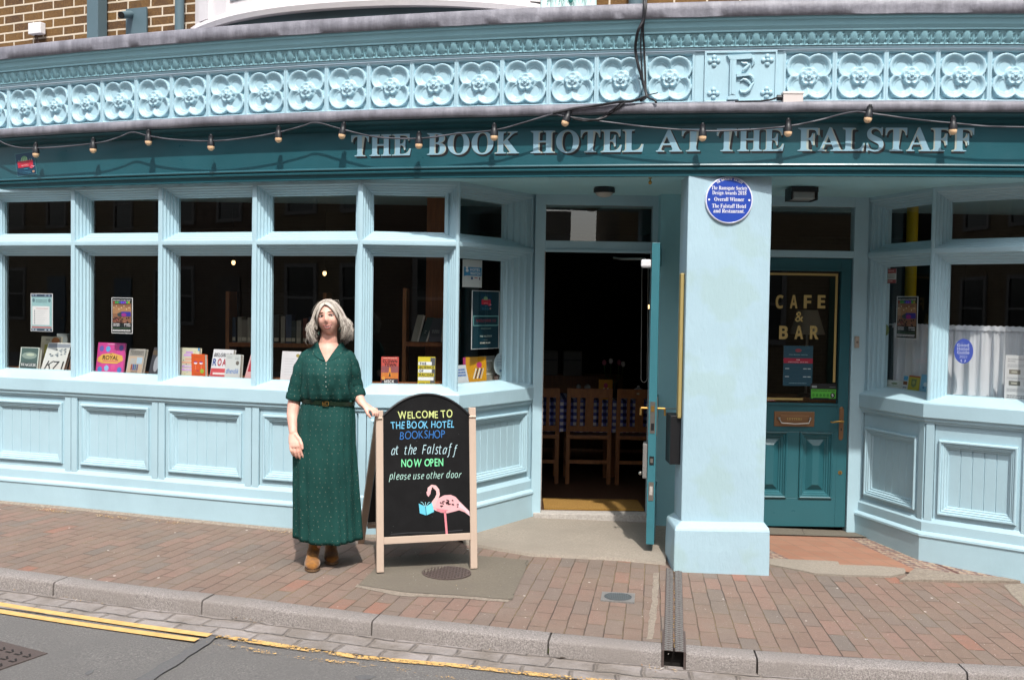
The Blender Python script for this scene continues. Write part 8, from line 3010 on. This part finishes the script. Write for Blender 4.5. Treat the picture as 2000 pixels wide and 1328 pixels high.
# ankle boots
def boot(heel, toe, lift, label, shaft):
    mb = MB()
    h, t = Vector((*heel, 0)), Vector((*toe, 0))
    d = (t - h).normalized(); sd = Vector((d.y, -d.x, 0)); L = (t - h).length
    g0 = gz(h.x, h.y)
    rings = []
    for f, w_, hh, z0 in ((0.0, 0.026, 0.08, 0.012), (0.10, 0.036, 0.115, 0.010), (0.30, 0.039, 0.12, 0.010), (0.48, 0.042, 0.092, 0.008), (0.68, 0.050, 0.066, 0.006), (0.84, 0.047, 0.054, 0.007), (0.95, 0.033, 0.042, 0.010), (1.0, 0.012, 0.026, 0.014)):
        c = h + d * L * f + Vector((0, 0, g0 + z0 + lift * f))
        rings.append([c + sd * w_ * cos(a) + Vector((0, 0, (hh / 2) * (1 + sin(a)))) for a in [2 * pi * q / 18 for q in range(18)]])
    mb.loft(rings, M['suede'])
    sx, sy = shaft
    rings = []
    for z, r_ in ((0.03, 0.034), (0.08, 0.040), (0.12, 0.042), (0.16, 0.045), (0.195, 0.047), (0.20, 0.043)):
        c = h + d * L * 0.22 + Vector((sx * z, sy * z, g0 + z))
        rings.append([c + sd * r_ * 0.92 * cos(a) + d * r_ * 1.1 * sin(a) for a in [2 * pi * q / 18 for q in range(18)]])
    mb.loft(rings, M['suede'])
    o = part(mb, 'boot', W_)
    m1 = o.modifiers.new('one_surface', 'REMESH'); m1.mode = 'VOXEL'; m1.voxel_size = 0.005; m1.use_smooth_shade = True
    m2 = o.modifiers.new('soften', 'SMOOTH'); m2.iterations = 3
    mb = MB()
    r0, r1 = [], []
    for k in range(28):
        a = 2 * pi * k / 28
        f = 0.5 + 0.5 * cos(a)
        w_ = 0.041 * abs(sin(a)) ** 0.8 * (1.05 + 0.25 * (f > 0.55) * sin((f - 0.55) / 0.45 * pi)) * (1 if sin(a) > 0 else -1)
        p = h + d * (L * f * 1.01) + sd * w_
        zb = g0 + lift * f + 0.001
        r0.append(Vector((p.x, p.y, zb))); r1.append(Vector((p.x, p.y, zb + 0.012)))
    mb.loft([r0, r1], flat('#6b5138', 0.7))
    part(mb, 'sole', o)
    mb = MB()
    rings = [[h + d * (0.028 + 0.030 * sin(a)) + sd * 0.030 * cos(a) + Vector((0, 0, g0 + z)) for a in [2 * pi * q / 14 for q in range(14)]] for z in (0.0005, 0.018)]
    mb.loft(rings, flat('#3d2b1c', 0.7))
    part(mb, 'heel', o)
boot((-1.272, 6.590), (-1.226, 6.352), 0.0, '', (0.1, 0.0))
boot((-1.185, 6.745), (-1.135, 6.530), 0.0, '', (0.0, 0.0))

# ================================================================== ACROSS THE STREET (seen only in the reflections)
M['hb1'] = m_house('brown_brick', '#5a4634', '#4c3b2c', '#62564a')
M['hb2'] = m_house('yellow_brick', '#6b583c', '#5a4a33', '#776a55')
M['rend'] = paint('cream_render', '#b5ada0', 0.8, 0.06)
M['slate'] = flat('#3c3f44', 0.7)
HY = -5.2
def house(x0, x1, h, wm, lab, floors, nwin, door_at, dcol, roof):
    t = thing('terraced_house', lab, 'house', ((x0 + x1) / 2, HY, -0.1), 'houses across the street')
    mb = MB()
    rows = [[Vector((x0, HY, -0.3)), Vector((x1, HY, -0.3))], [Vector((x0, HY, h)), Vector((x1, HY, h))]]
    mb.grid(rows, wm, [[(x0, 0), (x1, 0)], [(x0, h), (x1, h)]])
    mb.obox((x0, HY - 6, -0.3), (x1 - x0, 0, 0), (0, 5.99, 0), (0, 0, h + 0.3), wm)
    part(mb, 'wall', t)
    for f in range(floors):
        for k in range(nwin):
            cx = x0 + (x1 - x0) * (k + 0.5) / nwin
            z = 1.0 + f * 2.9
            if f == 0 and k == door_at:
                mb = MB(); mb.box((cx - 0.5, HY + 0.003, -0.1), (cx + 0.5, HY + 0.05, 2.3), flat(dcol, 0.4))
                do = part(mb, 'door', t)
                mb = MB(); mb.ball((cx + 0.38, HY + 0.07, 1.0), 0.03, M['brass'])
                part(mb, 'handle', do)
                continue
            mb = MB()
            for a, b, z0, z1 in ((-0.56, -0.46, z - 0.1, z + 1.6), (0.46, 0.56, z - 0.1, z + 1.6), (-0.46, 0.46, z - 0.1, z), (-0.46, 0.46, z + 1.5, z + 1.6), (-0.46, 0.46, z + 0.72, z + 0.78)):
                mb.box((cx + a, HY + 0.003, z0), (cx + b, HY + 0.06, z1), flat('#6f6a64', 0.6))
            wo = part(mb, 'window', t)
            mb = MB(); mb.box((cx - 0.46, HY + 0.003, z), (cx + 0.46, HY + 0.02, z + 1.5), flat('#14171a', 0.1))
            part(mb, 'pane', wo)
    if roof:
        mb = MB()
        mb.face([(x0, HY + 0.15, h), (x1, HY + 0.15, h), (x1, HY - 3, h + roof), (x0, HY - 3, h + roof)], M['slate'])
        ro = part(mb, 'roof', t)
        mb = MB(); mb.box((x0 + 0.2, HY - 2.6, h + roof * 0.7), (x0 + 0.9, HY - 2.1, h + roof + 0.9), wm)
        part(mb, 'chimney', ro)
house(-16.0, -10.2, 8.6, M['hb2'], 'yellow brick house far to the left across the street, reflected in the shop windows', 3, 3, 2, '#2a3a55', 1.6)
house(-10.2, -5.0, 8.2, M['hb1'], 'brown brick house with a black door across the street, reflected in the shop windows', 3, 3, 0, '#17171a', 1.8)
house(-5.0, 0.4, 8.8, M['hb1'], 'tall brown brick house with a red door across the street, reflected in the shop windows', 3, 3, 1, '#6a1f1f', 1.5)
house(0.4, 2.2, 2.4, M['rend'], 'low cream rendered building across the street, reflected in the fanlight', 1, 1, 0, '#44505a', 0.5)
house(2.2, 8.0, 8.2, M['hb2'], 'yellow brick house with a green door across the street, reflected in the right bay', 3, 3, 2, '#1f4a35', 1.7)
house(8.0, 14.5, 9.0, M['hb1'], 'brown brick house at the right end across the street, reflected in the right bay', 3, 3, 1, '#3a2a20', 1.5)
for k, (x0, wm, dc, hh) in enumerate(((-22.5, 'hb1', '#3a2a20', 9.2), (-29.5, 'hb2', '#1f3a4a', 8.4), (-37.0, 'hb1', '#5a2020', 9.0), (-45.0, 'rend', '#20262c', 8.8), (-54.0, 'hb1', '#2a3a2a', 9.4))):
    house(x0, (-16.0, -22.5, -29.5, -37.0, -45.0)[k], hh, M[wm], ('tall brown brick house next left of the yellow brick one across the street', 'yellow brick house with a blue door far down the street on the left', 'brown brick house with a dark red door far down the street on the left', 'cream rendered house far down the street on the left', 'last brown brick house at the far left end of the street')[k], 3, 3, 1, dc, 1.6)
house(14.5, 24.0, 9.0, M['hb2'], 'yellow brick house at the far right end of the street', 3, 3, 1, '#26303a', 1.6)
